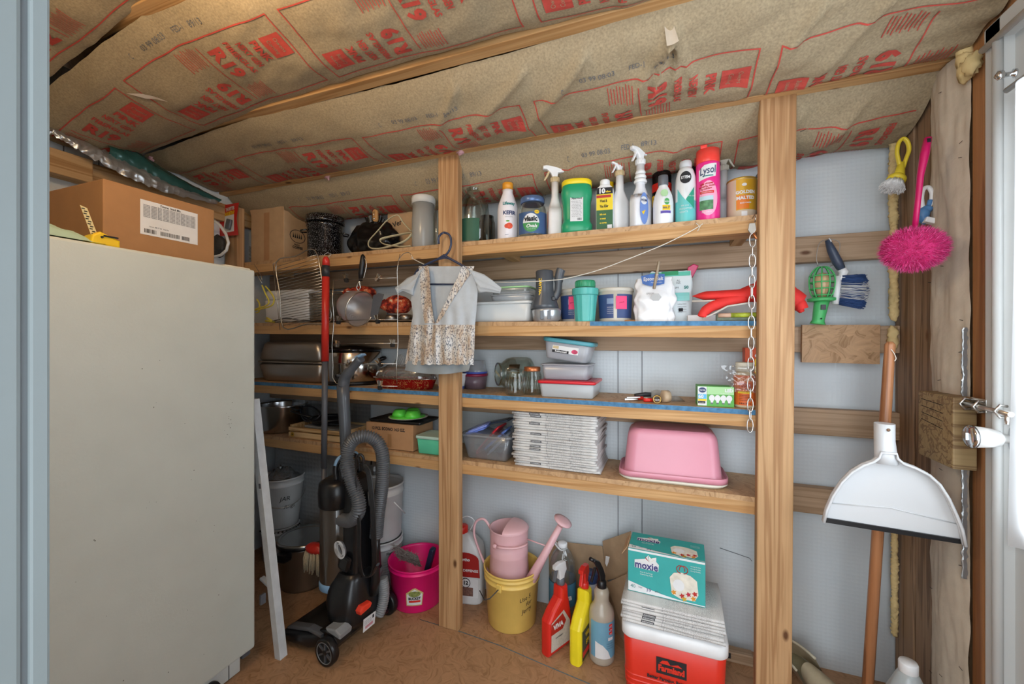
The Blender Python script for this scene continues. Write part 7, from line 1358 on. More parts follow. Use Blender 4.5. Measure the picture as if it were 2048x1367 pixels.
b = MB(); BLL = pm('label_steelblue', '#6fa3bc', .5); b.lathe([(r + .0006, hb * .12), (r + .0006, hb * .60)], BLL, 40, a0=-pi / 2 - 1.45, a1=-pi / 2 + 1.45); m1, m2 = cylmap(r, 0, .0012), cylmap(r, 0, .002); b.poly2([(-.045, hb * .12), (.01, hb * .12), (-.0, hb * .22), (-.018, hb * .30), (-.045, hb * .34)], PAPERW, m1, .006); b.rect2(.0, hb * .36, .02, hb * .40, PAPERW, m1, .006)
for i in range(3): b.poly2([(.004, hb * (.44 + .05 * i)), (.018, hb * (.43 + .05 * i)), (.018, hb * (.475 + .05 * i)), (.004, hb * (.475 + .05 * i))], RED, m1); b.text('oo', .008, PAPERW, m2, (.011, hb * (.455 + .05 * i)))
for i in range(3): b.text('all purpose cleaner', .005, NAVY, m1, (.008, hb * (.32 - .03 * i)), w=.026)
b.build('paper_label', t, fix=False)
t, r, h = jug('cleaner_bottle', 'pale bottle with a dark blue cap behind the black-headed spray bottle', 'bottle', 1167, 1196, 1.58, 1143, 0, [(.95, 0), (1, .02), (1, .75), (.9, .84), (.8, .87)], pm('bottle_lilac', '#b9bcc9', .35), [('cap', [(.95, .86), (1.02, .87), (1.02, .985), (.95, 1.0), (0, 1.0)], pm('cap_navy', '#2b4372', .4))])
# torn cardboard behind
t = thing('cardboard_sheet', 'torn flattened cardboard standing against the wall behind the spray bottles', 'cardboard', (XA(1190, 1.60), 1.60, 0)); TORN = pm('torn_card', '#a78d70', .85, 0, .08, 30, .2, 60)
b = MB(); pts = W([(1098, 1080), (1205, 1092), (1212, 1150), (1225, 1185), (1230, 1300), (1098, 1300)], 1.685); b.prism([(q.x, max(q.z, .001)) for q in pts], .004, TORN, 'y', (0, 1.685, 0)); b.build('back_panel', t, rel=True)
b = MB(); A, B, C_, D_ = Q(1205, 1082, 1.68), Q(1262, 1062, 1.60), Q(1262, 1150, 1.60), Q(1212, 1160, 1.68); b.add([A, B, C_, D_, A + Vector((0, .003, 0)), B + Vector((0, .003, 0)), C_ + Vector((0, .003, 0)), D_ + Vector((0, .003, 0))], [(0, 1, 2, 3), (7, 6, 5, 4), (0, 4, 5, 1), (1, 5, 6, 2), (2, 6, 7, 3), (3, 7, 4, 0)], TORN, False); b.build('flap', t, rel=True)
b = MB(); A, B, C_, D_ = Q(1212, 1165, 1.66), Q(1258, 1145, 1.58), Q(1262, 1330, 1.55), Q(1225, 1300, 1.66); C_.z = D_.z = .002; b.add([A, B, C_, D_], [(0, 1, 2, 3)], TORN, False); b.build('lower_flap', t, rel=True, fix=False)
b = MB(); p = Q(1216, 1120, 1.65); b.add([p + Vector((-.008, -.006, .02)), p + Vector((.008, -.012, .022)), p + Vector((.004, -.012, .0)), p + Vector((-.004, -.008, -.022)), p + Vector((-.010, -.006, -.01))], [(0, 1, 2, 3, 4)], PAPERW, False); b.build('torn_paper', t, rel=True, fix=False)
# cooler
cx0, cx1 = XA(1246, 1.33), XA(1457, 1.33); CW = cx1 - cx0; CX = (cx0 + cx1) / 2; CD = .20; Ht = ZT(1250, 1246, 1.33); CRD = pm('cooler_red', '#d5301f', .35)
t = thing('cooler', 'red picnic cooler with a white lid on the floor left of the right post', 'cooler', (CX, 1.33 + CD / 2, 0), -.02)
b = MB(); b.rbox((0, 0, (Ht - .025) / 2), (CW, CD, Ht - .025), CRD, .03, .008, .94, n=8); b.build('body', t)
b = MB()
for i in range(3): b.rbox((0, 0, .055 + i * .016), (CW * (.956 + i * .004) + .004, CD * (.956 + i * .004) + .004, .008), CRD, .03, .003)
b.build('ribs', t)
b = MB(); b.rbox((0, 0, Ht - .022), (CW + .010, CD + .010, .050), WHITE, .034, .010, n=8); b.rbox((0, 0, Ht + .005), (CW * .9, CD * .9, .008), WHITE, .03, .003, n=8); b.build('lid', t)
b = MB(); d_ = CD / 2 * .985 + .0015; tz = Ht - .10; fm, fm2, fm3 = frontmap(d_), frontmap(d_, 0, 0, .0014), frontmap(d_, 0, 0, .002); b.rect2(-CW * .16, tz - .028, CW * .13, tz + .022, INK, fm); b.text('Farmland', .025, CRD, fm2, (-CW * .015, tz - .010), .05, w=CW * .25); b.poly2([(-CW * .13, tz + .004), (-CW * .10, tz + .014), (-CW * .05, tz + .016), (-CW * .02, tz + .004)], CRD, fm2); b.poly2([(-.01, tz + .004), (CW * .05, tz + .012), (CW * .09, tz + .004)], CRD, fm2); b.text('Better Farming. Better Food.', .014, INK, fm, (0, tz - .044), .04, w=CW * .50); b.build('lettering', t, fix=False)
zt = Ht + .0095
paper_stack(CX - .002, 1.425, zt, zt + .070, 7, CW * .985, CD * 1.02, 'newspapers stacked on the red cooler', 1, 31, -.03, (1, 2, 5))
# moxie box
bz = zt + .071; x0, x1 = XA(1257, 1.375), XA(1414, 1.365); w_ = (x1 - x0) * .99; hbx = .138; D = .12
t = thing('trash_bag_box', 'teal and white box of trash bags on top of the newspapers on the cooler', 'box', ((x0 + x1) / 2, 1.37 + D / 2, bz), -.05); TQ = pm('box_turquoise', '#35a3a0', .45); TQ2 = pm('box_turquoise_top', '#35a3a0', .45)
b = MB(); b.box((0, 0, hbx / 2), (w_, D, hbx), TQ, bev=.001); b.build('carton', t)
MPUR = pm('print_indigo', '#3d3a78', .5)
def face(b, fm, fm2, fm3, hh, top=False):
    b.poly2([(-w_ * .495, hh * .02)] + [(-w_ * .495 + w_ * .99 * u, hh * (.24 - .20 * (u * 1.0) ** 1.1 - .07 * sin(u * pi))) for u in [i / 12 for i in range(13)]] + [(w_ * .495, hh * .02)], PAPERW, fm)
    L = -w_ * .25; b.poly2([(L - .036, hh * .58), (L + .036, hh * .58), (L + .038, hh * .74), (L + .030, hh * .80), (L + .030, hh * .90), (L + .014, hh * .86), (L + .006, hh * .92), (L - .004, hh * .82), (L - .036, hh * .76)], PAPERW, fm2); b.text('moxie', .032, MPUR, fm3, (L, hh * .66), .028, w=.070)
    for i, m in enumerate((pm('leaf_y', '#d8b93a', .5), LEAF, pm('leaf_g', '#3f8a4a', .5), RP)): a = .5 + i * .55; b.poly2([(L + .010, hh * .76), (L + .010 + .018 * cos(a) - .004 * sin(a), hh * .76 + .016 * sin(a) + .002), (L + .010 + .022 * cos(a), hh * .76 + .020 * sin(a)), (L + .010 + .016 * cos(a + .25), hh * .76 + .013 * sin(a + .25))], m, fm3)
    BGc = pm('bag_print', '#dcd6c8', .5, 0, .12, 60); cx = w_ * .24; b.poly2([(cx - .036, hh * .16), (cx - .042, hh * .52), (cx - .030, hh * .64), (cx - .006, hh * .68), (cx + .018, hh * .64), (cx + .036, hh * .55), (cx + .040, hh * .25), (cx + .030, hh * .10), (cx - .01, hh * .08)], BGc, fm2)
    disc2(b, (cx - .016, hh * .38), .0165, hh * .13, PAPERW, fm3, 22)
    for i, (dx, dz, m) in enumerate(((-.03, .20, pm('leaf_orange', '#d18a2a', .5)), (-.006, .16, RP), (.012, .22, pm('leaf_crimson', '#b3243a', .5)), (.026, .15, pm('leaf_orange', '#d18a2a')), (.0, .10, pm('leaf_gold', '#c9a02c', .5)), (.03, .26, RP))): b.poly2([(cx + dx + (.009 if j % 2 else .0045) * cos(j * pi / 5), hh * dz + (.009 if j % 2 else .0045) * sin(j * pi / 5)) for j in range(10)], m, fm3)
    b.text('lawn & leaf bags', .006, PAPERW, fm2, (L, hh * .50)); b.text('drawstring 3 ply', .006, PAPERW, fm2, (L, hh * .45)); b.text('40', .016, TEALI, fm2, (-w_ * .43, hh * .13), .0); b.text('39', .016, MPUR, fm2, (-w_ * .22, hh * .11)); b.text('bags', .007, INKG, fm2, (-w_ * .33, hh * .14)); b.text('gallon', .007, INKG, fm2, (-w_ * .10, hh * .12))
    for i in range(3): b.text('strong flexible', .005, PAPERW, fm2, (w_ * .38, hh * (.86 - .05 * i)))
    return cx
b = MB(); cx = face(b, frontmap(D / 2), frontmap(D / 2, 0, 0, .0013), frontmap(D / 2, 0, 0, .0019), hbx)
for s_ in (-1, 1): b.tube([(cx - .006 + s_ * (.004 + .012 * sin(q)), -D / 2 - .0015, hbx * (.66 + .17 * (1 - cos(q)) / 2 * 1)) for q in [pi * 1.6 * i / 14 for i in range(15)]], .0012, RP, 5)
b.rect2(-w_ * .495, hbx * .95, w_ * .495, hbx * .995, PAPERW, frontmap(D / 2)); b.build('front_print', t, fix=False)
tm = lambda e: (lambda x, y: (x, -D / 2 + y * .9, hbx + e)); b = MB(); face(b, tm(.0006), tm(.0012), tm(.0018), D); b.build('top_print', t, fix=False)
b = MB(); b.box((-w_ / 2 - .012, 0, hbx - .014), (.030, D * .9, .0015), CARDL, rot=Matrix.Rotation(-1.0, 3, 'Y')); b.build('flap', t)
# right bottom: shoes and jug
def shoe(lb, X, Y, yaw, L=.24, lift=0.0, mat=None, roll=0.0):
    t = thing('shoe', lb, 'shoe', (X, Y, lift), yaw, 'old beige shoes'); t.rotation_euler = (roll, 0, yaw); m = mat or pm('shoe_beige', '#b0a184', .75, 0, .1, 40, .2, 100)
    def wd(u): return .038 * (sin(pi * min(1, .08 + u * .55)) ** .5) * (1 - .18 * math.exp(-((u - .4) / .12) ** 2)) if u < .93 else .038 * sqrt(max(0.0, 1 - ((u - .93) / .07) ** 2)) * .95
    b = MB(); b.loft([[(L * (u - .5), wd(u) * 1.08 * cos(q), .010 + .010 * sin(q)) for q in [2 * pi * j / 16 for j in range(16)]] for u in [i / 16 for i in range(17)]], pm('shoe_sole', '#8f8a70', .8, 0, .1, 30)); b.build('sole', t)
    b = MB(); b.loft([[(L * (u - .5), wd(u) * cos(q), .018 + (.062 - .035 * max(0, u - .35) / .65) * (1 if u < .98 else .6) * max(0, sin(q)) ** .8) for q in [pi * j / 16 for j in range(17)]] for u in [.42 + .58 * i / 10 for i in range(11)]], m, closed=False, caps=(False, False)); b.grid(lambda u, v: (L * (-.48 + .02 + .42 * v), (1 if u > .5 else -1) * wd(.03 + .42 * v) * min(1, abs(u - .5) * 6), .018 + .066 * (1 - abs(.0))) if False else (-L * .5 + L * .45 * (1 - cos((u - .5) * pi) * 1.0) * 1.0, 0 + .036 * sin((u - .5) * pi), .016 + .06 * v), 22, 6, m); b.build('upper', t, fix=False)
    b = MB(); b.tube([(-L * .5 + L * .45 * (1 - cos(a)), .036 * sin(a), .078) for a in [-pi / 2 + pi * i / 20 for i in range(21)]], .004, pm('shoe_edge', '#cfc6ad', .7), 8); b.build('collar', t); return t
shoe('beige shoe standing upright against the wall behind the other shoe', XA(1640, 1.56), 1.56, -1.15, .25, .03, roll=.5)
shoe('beige slip-on shoe at the foot of the right post', XA(1610, 1.33), 1.36, radians(-70), .24)
t, r, h = jug('water_jug', 'translucent water jug with a white cap at the bottom right', 'jug', 1765, 1872, 1.34, 1322, 0, [(.92, 0), (1, .03), (1, .55), (.9, .72), (.5, .88), (.34, .93)], clear('jug_milky', '#dfe6e8', .12, .2, '#cdd6d9', .6), [('cap', [(.36, .91), (.40, .92), (.40, .985), (.36, 1.0), (0, 1.0)], WHITE)])
# multicoloured stick on the floor by the wall
b = MB(); a, c_ = Q(1460, 1293, 1.62), Q(1506, 1310, 1.62); a.z = c_.z = .012; cols = [pm('strip_yellow', '#d8b82a', .6), INK, pm('strip_olive', '#8a7a3a', .6), RED, INK]
b.box((.12, 1.64, .018), (.34, .035, .036), PINE_XD, bev=.002)
for i in range(5): b.box((.02 + i * .045, 1.6215, .022), (.04, .002, .018), cols[i])
tag(b.build('printed_batten'), 'pine batten with a coloured printed strip lying along the wall behind the cooler', 'batten')
b = MB(); b.tube([QZ(px, py, .0012) for px, py in ((840, 1238), (920, 1262), (1000, 1290), (1080, 1325), (1180, 1367), (1260, 1400))], .0012, pm('chalk_line', '#3f6a78', .9), 4); b.build('chalk_line', bpy.data.objects['floor'])
# ================================================================== vacuum cleaner
VB = pm('vac_black', '#17181b', .28); VG2 = pm('vac_grey', '#55585d', .35); VGL = pm('vac_light_grey', '#8d9194', .35); VBL = pm('vac_blue', '#7fa6c9', .4); VOR = pm('vac_orange', '#e8402a', .4)
O_ = Vector((-1.105, 1.262, 0)); ax_ = Vector((.10, .995, 0)).normalized(); fw = Vector((-ax_.y, ax_.x, 0))
VM = Matrix(((ax_.x, fw.x, 0, O_.x), (ax_.y, fw.y, 0, O_.y), (0, 0, 1, 0), (0, 0, 0, 1)))   # local x along the axle, local y towards the head, z up
t = thing('vacuum_cleaner', 'black and grey upright vacuum cleaner with a ribbed hose looped over its top', 'vacuum cleaner', O_)
def vb(mb, nm, **k):
    o = mb.build(nm, t, rel=True, **k); return o
# head
b = MB(); R = []
for y, hw, z0, z1 in ((.00, .10, .03, .085), (.05, .135, .02, .080), (.09, .15, .012, .075), (.17, .155, .010, .062), (.225, .155, .010, .050), (.245, .150, .012, .030)):
    R.append([(hw * math.copysign(abs(cos(q)) ** .35, cos(q)), y, (z0 + z1) / 2 + (z1 - z0) / 2 * math.copysign(abs(sin(q)) ** .5, sin(q))) for q in [2 * pi * i / 32 for i in range(32)]])
b.loft(R, VB, M=VM); vb(b, 'floor_head')
b = MB(); b.prism([(.03, .085), (.10, .088), (.20, .066), (.22, .055), (.215, .048), (.10, .074), (.03, .07)], .030, VG2, 'x', (-.125, 0, 0), .004, M=VM); b.prism([(.03, .085), (.10, .088), (.20, .066), (.22, .055), (.215, .048), (.10, .074), (.03, .07)], .030, VG2, 'x', (.125, 0, 0), .004, M=VM); vb(b, 'side_cover')
b = MB(); b.box((0, .235, .014), (.30, .02, .012), VBL, bev=.003, M=VM); vb(b, 'bumper')
for s_ in (-1, 1):
    Mw = VM @ Matrix.Translation((s_ * .148, -.01, .047)) @ Matrix.Rotation(s_ * pi / 2, 4, 'Y')
    b = MB(); b.lathe([(.030, -.014), (.044, -.014), (.047, -.009), (.047, .009), (.044, .014), (.036, .014), (.034, .006), (.010, .006), (.009, .012), (0, .012)], VB, 40, Mw, caps=(True, False)); b.build('wheel', t, rel=True)
    w_o = t.children[-1]
    b = MB()
    for k_ in range(6): a = k_ * pi / 3; b.box((.022 * cos(a), .022 * sin(a), .008), (.026, .006, .006), VGL if k_ % 2 == 9 else VG2, rot=Matrix.Rotation(a, 3, 'Z'), M=Mw)
    b.tube([(.036 * cos(q), .036 * sin(q), .013) for q in [2 * pi * i / 32 for i in range(32)]], .0015, VGL, 6, closed=True, M=Mw); b.build('hub_spokes', t, rel=True)
b = MB(); b.prism([(-.012, .03), (.05, .03), (.06, .085), (.02, .10), (-.02, .09), (-.035, .06)], .26, VB, 'x', (0, 0, 0), .006, M=VM); vb(b, 'axle_housing')
b = MB(); b.prism([(-.052, .088), (.01, .096), (.02, .108), (-.03, .116), (-.056, .104)], .055, VGL, 'x', (-.105, 0, 0), .005, M=VM); vb(b, 'release_pedal')
b = MB(); b.tube(smooth([VM @ Vector(p) for p in ((.04, -.02, .10), (.06, -.045, .06), (.10, -.045, .045), (.13, -.03, .04))], 5), .008, VB, 10); vb(b, 'rear_bar')
# motor base
b = MB(); R = []
for z, rx, ry, cy in ((.07, .075, .065, .015), (.10, .095, .075, .015), (.16, .098, .078, .02), (.20, .085, .075, .025), (.235, .066, .070, .03), (.26, .055, .05, .02)): R.append([(rx * math.copysign(abs(cos(q)) ** .7, cos(q)), cy + ry * math.copysign(abs(sin(q)) ** .7, sin(q)), z) for q in [2 * pi * i / 32 for i in range(32)]])
b.loft(R, VB, M=VM); vb(b, 'motor_base')
b = MB(); b.prism([(-.028, 0), (.018, .004), (.026, .016), (.018, .026), (-.020, .028), (-.032, .014)], .030, VOR, 'y', (0, 0, 0), .005, M=VM @ Matrix.Translation((-.028, -.062, .135)) @ Matrix.Rotation(.0, 4, 'Z')); vb(b, 'switch_pedal')
b = MB(); b.poly2([(-.036, 0), (.022, .0), (.028, .045), (-.034, .048)], PAPERW, lambda x, y: tuple(VM @ Vector((x + .0, -.064, y + .055)))); b.rect2(-.026, .008, .012, .018, pm('label_rose', '#c58a94', .6), lambda x, y: tuple(VM @ Vector((x, -.0648, y + .055)))); b.rect2(.010, .028, .018, .040, INK, lambda x, y: tuple(VM @ Vector((x, -.0648, y + .055))))
for i in range(3): b.text('model volts amps', .006, INKG, lambda x, y: tuple(VM @ Vector((x, -.0648, y + .055))), (-.012, .036 - .006 * i), w=.034)
vb(b, 'rating_label', fix=False)
# lower grey corrugated duct
def ribbed(P, r, m, pitch, amp=.0022, n=18, k=7):
    P = smooth(P, k); L = [0]
    for a, c_ in zip(P, P[1:]): L.append(L[-1] + (c_ - a).length)
    tot = L[-1]; m_ = int(tot / pitch) * 4; Q_ = []; R_ = []; j = 0
    for i in range(m_ + 1):
        s_ = tot * i / m_
        while j < len(L) - 2 and L[j + 1] < s_: j += 1
        u = (s_ - L[j]) / max(1e-9, L[j + 1] - L[j]); Q_.append(P[j].lerp(P[j + 1], u)); R_.append(r + (amp if i % 4 in (1, 2) else -amp * .6))
    b = MB(); b.tube(Q_, R_, m, n); return b
HG = pm('hose_grey', '#55585c', .32)
vb(ribbed([VM @ Vector(p) for p in ((.066, -.060, .205), (.068, -.066, .17), (.066, -.068, .13), (.056, -.066, .095), (.045, -.060, .070))], .019, pm('duct_grey', '#85888a', .4), .0075), 'lower_duct')
# dust cup
SMK = clear('smoked_cup', '#8f8578', .22, .06, '#4d443b', .55); cc = VM @ Vector((-.015, .095, 0)); 
b = MB(); b.lathe([(.060, .205), (.063, .215), (.063, .50), (.060, .505)], SMK, 40, c=(cc.x, cc.y)); b.lathe([(.012, .21), (.018, .30), (.030, .49)], VB, 20, c=(cc.x, cc.y)); vb(b, 'dust_cup')
b = MB(); b.lathe([(.058, .180), (.065, .185), (.066, .205), (.062, .212)], VBL, 40, c=(cc.x, cc.y)); vb(b, 'cup_ring')
b = MB(); b.lathe([(.063, .495), (.068, .50), (.070, .55), (.066, .585), (.045, .60), (0, .605)], VB, 40, c=(cc.x, cc.y)); vb(b, 'cup_lid')
# spine with back panel
b = MB(); b.prism([(-.025, .22), (.060, .22), (.055, .58), (.03, .615), (-.005, .60), (-.030, .48)], .10, VB, 'x', (.012, 0, 0), .012, M=VM); vb(b, 'spine')
b = MB(); b.prism([(.055, .50), (.075, .50), (.085, .60), (.06, .66), (.045, .60)], .07, VB, 'x', (-.0, 0, 0), .008, M=VM); vb(b, 'carry_frame')
b = MB(); b.tube(smooth([VM @ Vector(p) for p in ((-.035, .075, .60), (-.036, .08, .645), (-.02, .075, .672), (.035, .06, .680), (.05, .05, .655), (.05, .045, .61))], 5), .010, VB, 10); vb(b, 'carry_handle')
b = MB(); b.tube(smooth([VM @ Vector(p) for p in ((-.040, .078, .655), (-.022, .075, .684), (.035, .06, .692), (.052, .05, .672))], 5), .0055, VBL, 10, flat=1.2); vb(b, 'handle_grip')
# upright wand with slanted tool
YT = 1.30
b = MB(); b.tube(W([(697, 965), (692, 900), (690, 850), (687, 800), (686, 768)], YT), [.021, .021, .0225, .024, .0245], VG, 20); vb(b, 'wand_tube')
b = MB(); p_ = W([(687, 772), (690, 756), (703, 738), (722, 716)], YT); b.tube(smooth(p_, 4), [.0245] * 4 + [.023] * 4 + [.019] * 5, VG, 20, flat=.85); vb(b, 'crevice_tool')
b = MB(); e = Q(722, 716, YT); b.prism([(-.020, -.004), (.018, .012), (.010, .020), (-.022, .008)], .026, VBL, 'y', tuple(e), .003); vb(b, 'tool_tip')
# long suction pipe at the back
b = MB(); b.tube([VM @ Vector((.055, -.045, .23)), VM @ Vector((.040, -.040, .50))], .0165, VB, 18); vb(b, 'back_pipe')
b = MB(); b.tube([VM @ Vector((.040, -.040, .50)), VM @ Vector((.037, -.039, .55))], .0185, VGL, 18); b.tube([VM @ Vector((.0555, -.045, .225)), VM @ Vector((.055, -.045, .25))], .0185, VG2, 18); vb(b, 'pipe_collar')
# hose
P = [(677, 1036, 1.235), (700, 1040, 1.215), (716, 1024, 1.20), (717, 1000, 1.20), (708, 975, 1.20), (698, 945, 1.20), (694, 915, 1.21), (700, 888, 1.22), (716, 874, 1.23), (737, 873, 1.25), (755, 884, 1.27), (765, 908, 1.28), (766, 945, 1.285), (762, 985, 1.285), (756, 1030, 1.285), (752, 1075, 1.28)]
vb(ribbed(W(P), .0225, HG, .0080, .0030, 20), 'hose')
b = MB(); b.tube(W([(752, 1070, 1.28), (751, 1110, 1.28), (751, 1160, 1.28), (745, 1185, 1.28)]), [.017, .015, .018, .02], VB, 14); vb(b, 'hose_cuff')
b = MB(); b.tube(W([(667, 1034, 1.245), (684, 1036, 1.23)]), .026, VG2, 20); vb(b, 'hose_connector')
# power cord wound on two hooks
b = MB()
for i in range(6):
    o = i * .004; b.tube(smooth(W([(720 + i * .8, 925, 1.19), (732 + i * 1.5, 940, 1.185), (740 + i * 1.6, 1000, 1.18), (744 + i * 1.5, 1080, 1.18), (746 + i, 1130, 1.185), (738, 1150, 1.19), (722 + i, 1148, 1.19), (716 + i, 1110, 1.185), (716 + i, 1050, 1.185), (714, 990, 1.19), (712, 945, 1.19), (720, 925, 1.19)]), 4), .0028, BLACK, 6)
vb(b, 'power_cord', fix=False)
b = MB(); b.tube(smooth(W([(713, 935, 1.19), (713, 915, 1.185), (720, 908, 1.18), (727, 916, 1.185), (727, 938, 1.19)]), 4), .0045, BLACK, 8); b.tube(smooth(W([(724, 1152, 1.195), (742, 1150, 1.19), (752, 1132, 1.185), (756, 1128, 1.18)]), 4), .008, BLACK, 8, flat=.5); vb(b, 'cord_hook')
# oval dusting brush on the side
b = MB(); c0 = Q(684, 1096, 1.195); BRI = pm('bristle_white', '#c9cacb', .8)
el = [(.013 * cos(q) , .024 * sin(q)) for q in [2 * pi * i / 60 for i in range(60)]]
cr, sr = cos(.42), sin(.42); el = [(x * cr - z * sr * -1 * -1, x * sr + z * cr) if False else (x * cr - z * sr * -1, -x * sr + z * cr) for x, z in el]
el = [(-x, z) for x, z in el]
b.tube([(c0.x + x, c0.y, c0.z + z) for x, z in el], .0045, VG2, 8, closed=True); vb(b, 'brush_frame')
b = MB()
for k_, (x, z) in enumerate(el):
    d = Vector((x, 0, z)).normalized() * .008
    for j in range(3): b.tube([(c0.x + x, c0.y - .001 * j, c0.z + z), (c0.x + x + d.x, c0.y - .010 - .003 * j, c0.z + z + d.z)], .0009, BRI, 4)
    b.tube([(c0.x + x, c0.y, c0.z + z), (c0.x + x - d.x * .4, c0.y - .012, c0.z + z - d.z * .4)], .0009, BRI, 4)
vb(b, 'bristles', fix=False)['kind'] = 'stuff'
b = MB(); b.box(Q(690, 1125, 1.215), (.05, .02, .06), VB, rot=Matrix.Rotation(.3, 3, 'Y'), bev=.01); vb(b, 'tool_holder')
# ================================================================== right side, hanging tools
# yellow dish brush
t = thing('dish_brush', 'yellow loop-handled dish brush with white bristles hanging at the top right corner', 'brush', Q(1785, 375, 1.57)); DY = pm('brush_yellow', '#e6cf3a', .4); Yd = 1.57
b = MB(); b.tube(smooth(W([(1795, 352), (1800, 338), (1797, 322), (1794, 305), (1797, 287), (1806, 277), (1815, 284), (1818, 300), (1812, 318), (1806, 336), (1801, 350)], Yd), 5), .0075, DY, 10, flat=.7)
b.tube(W([(1803, 325), (1799, 345), (1794, 358)], Yd), [.008, .013, .018], DY, 12); b.build('handle', t, rel=True)
hb_ = Q(1793, 358, Yd); dd_ = Vector((-.42, -.25, -.85)).normalized(); qm = Matrix.Translation(hb_) @ Vector((0, 0, 1)).rotation_difference(dd_).to_matrix().to_4x4()
b = MB(); b.lathe([(.016, -.012), (.023, -.004), (.024, .004), (.02, .008), (0, .008)], DY, 24, qm); b.build('head', t, rel=True)
b = MB(); b.lathe([(.015, .004), (.027, .030), (.0, .031)], pm('bristle_core', '#e6e7e7', .8), 20, qm, caps=(False, False)); random.seed(6); BW = pm('bristle_bright', '#eceded', .7)
for i in range(420):
    a = random.random() * 2 * pi; q = sqrt(random.random()) * .02; f = 1.35 + random.random() * .45; b.tube([(q * cos(a), q * sin(a), .006), (q * f * cos(a), q * f * sin(a), .034 + random.uniform(-.004, .004))], .0009, BW, 3, M=qm)
b.build('bristles', t, rel=True, fix=False)['kind'] = 'stuff'
# blue and white brush behind the duster
t = thing('scrub_brush', 'blue and white looped brush hanging behind the pink duster handle', 'brush', Q(1850, 440, 1.47)); Yk = 1.47; BB_ = pm('brush_steelblue', '#4c7fb4', .4)
b = MB(); b.tube(smooth(W([(1846, 418), (1843, 398), (1846, 380), (1856, 374), (1864, 386), (1862, 404), (1854, 420)], Yk), 5), .0055, WHITE, 10); b.build('loop_handle', t, rel=True)
b = MB(); b.tube(smooth(W([(1861, 400), (1856, 415), (1848, 422), (1846, 435), (1855, 443)], Yk), 5), [.006] * 5 + [.012] * 5 + [.014] * 5 + [.012] * 6, BB_, 12); b.build('grip', t, rel=True)
b = MB(); b.box(Q(1868, 443, Yk - .01), (.045, .02, .015), WHITE, rot=Matrix.Rotation(.35, 3, 'Y'), bev=.003)
for i in range(60): p = Q(1876 + random.uniform(-8, 6), 441, Yk); b.tube([p, p + Vector((.006, -.004, random.uniform(.006, .016)))], .0006, BW, 3)
b.build('brush_head', t, rel=True, fix=False)
# pink duster
Yp = 1.345; t = thing('duster', 'shaggy hot pink duster on a magenta handle hanging in the right corner', 'duster', Q(1827, 540, Yp)); DP = pm('duster_pink', '#d6337f', .8, 0, .25, 120); DH = pm('duster_magenta', '#c4125f', .35)
b = MB(); b.tube(W([(1856, 276), (1849, 310), (1841, 350), (1836, 400), (1829, 460)], Yp), [.0095, .0115, .0085, .0075, .0075], DH, 14, flat=.8); b.box(Q(1857, 281, Yp - .007), (.007, .006, .010), BLACK); b.build('handle', t, rel=True)
dc = Q(1827, 497, Yp); b = MB(); blob(b, dc, .060, pm('duster_core', '#b3195f', .8), (1.1, .8, .82), 24, .1); b.build('core', t, rel=True)
b = MB(); random.seed(12); DPL = pm('duster_pink_light', '#e0609c', .8, 0, .2, 100)
for i in range(5200):
    d = Vector((random.gauss(0, 1), random.gauss(0, 1), random.gauss(0, 1))).normalized(); p = dc + Vector((d.x * .058, d.y * .045, d.z * .046 - .002)); d2 = (d + Vector((0, -.25 if d.y < .3 else 0, 0)) + Vector((random.gauss(0, .3), random.gauss(0, .3), random.gauss(0, .3)))).normalized(); L = random.uniform(.012, .020)
    q = p + d2 * L * Vector((1, 1, 1)).x; s_ = Vector((random.gauss(0, 1), random.gauss(0, 1), random.gauss(0, 1))).normalized() * .0011; b.add([p - s_, p + s_, q], [(0, 1, 2)], DP if i % 3 else DPL, False)
b.build('fibres', t, rel=True, fix=False)['kind'] = 'stuff'
# green work light
GN = pm('worklight_green', '#4fb86a', .4); Yw = 1.615; t = thing('work_light', 'green caged work light hanging on a wire hook beside the blue brush', 'work light', Q(1637, 650, Yw))
ct = Q(1647, 534, Yw); cb_ = Q(1641, 598, Yw); hc_ = cb_.z; Hc = ct.z - cb_.z; cxm = (ct.x + cb_.x) / 2; rr_c = .033
b = MB()
for k_ in range(10):
    a = 2 * pi * k_ / 10; b.tube(smooth([(cxm + rr_c * .6 * cos(a), Yw + rr_c * .6 * sin(a), hc_), (cxm + rr_c * cos(a), Yw + rr_c * sin(a), hc_ + Hc * .25), (cxm + rr_c * 1.05 * cos(a), Yw + rr_c * 1.05 * sin(a), hc_ + Hc * .7), (cxm + rr_c * .5 * cos(a), Yw + rr_c * .5 * sin(a), hc_ + Hc * .98), (cxm, Yw, hc_ + Hc)], 4), .0022, GN, 6)
for f, k_ in ((.12, .82), (.32, 1.02), (.52, 1.04), (.72, 1.04)): b.tube([(cxm + rr_c * k_ * cos(q), Yw + rr_c * k_ * sin(q), hc_ + Hc * f) for q in [2 * pi * i / 28 for i in range(28)]], .002, GN, 6, closed=True)
b.build('cage', t, rel=True)
b = MB(); b.lathe([(.01, 0), (.014, .02), (.024, .05), (.022, .07), (.01, .085), (0, .088)], pm('bulb_amber', '#d9b58a', .3), 20, Matrix.Translation((cxm, Yw, hc_))); b.build('bulb', t, rel=True)
b = MB(); b.lathe([(.034, 0), (.040, .002), (.040, .010), (.022, .014)], GN, 28, Matrix.Translation((cxm, Yw, hc_ - .008))); b.build('collar', t, rel=True)
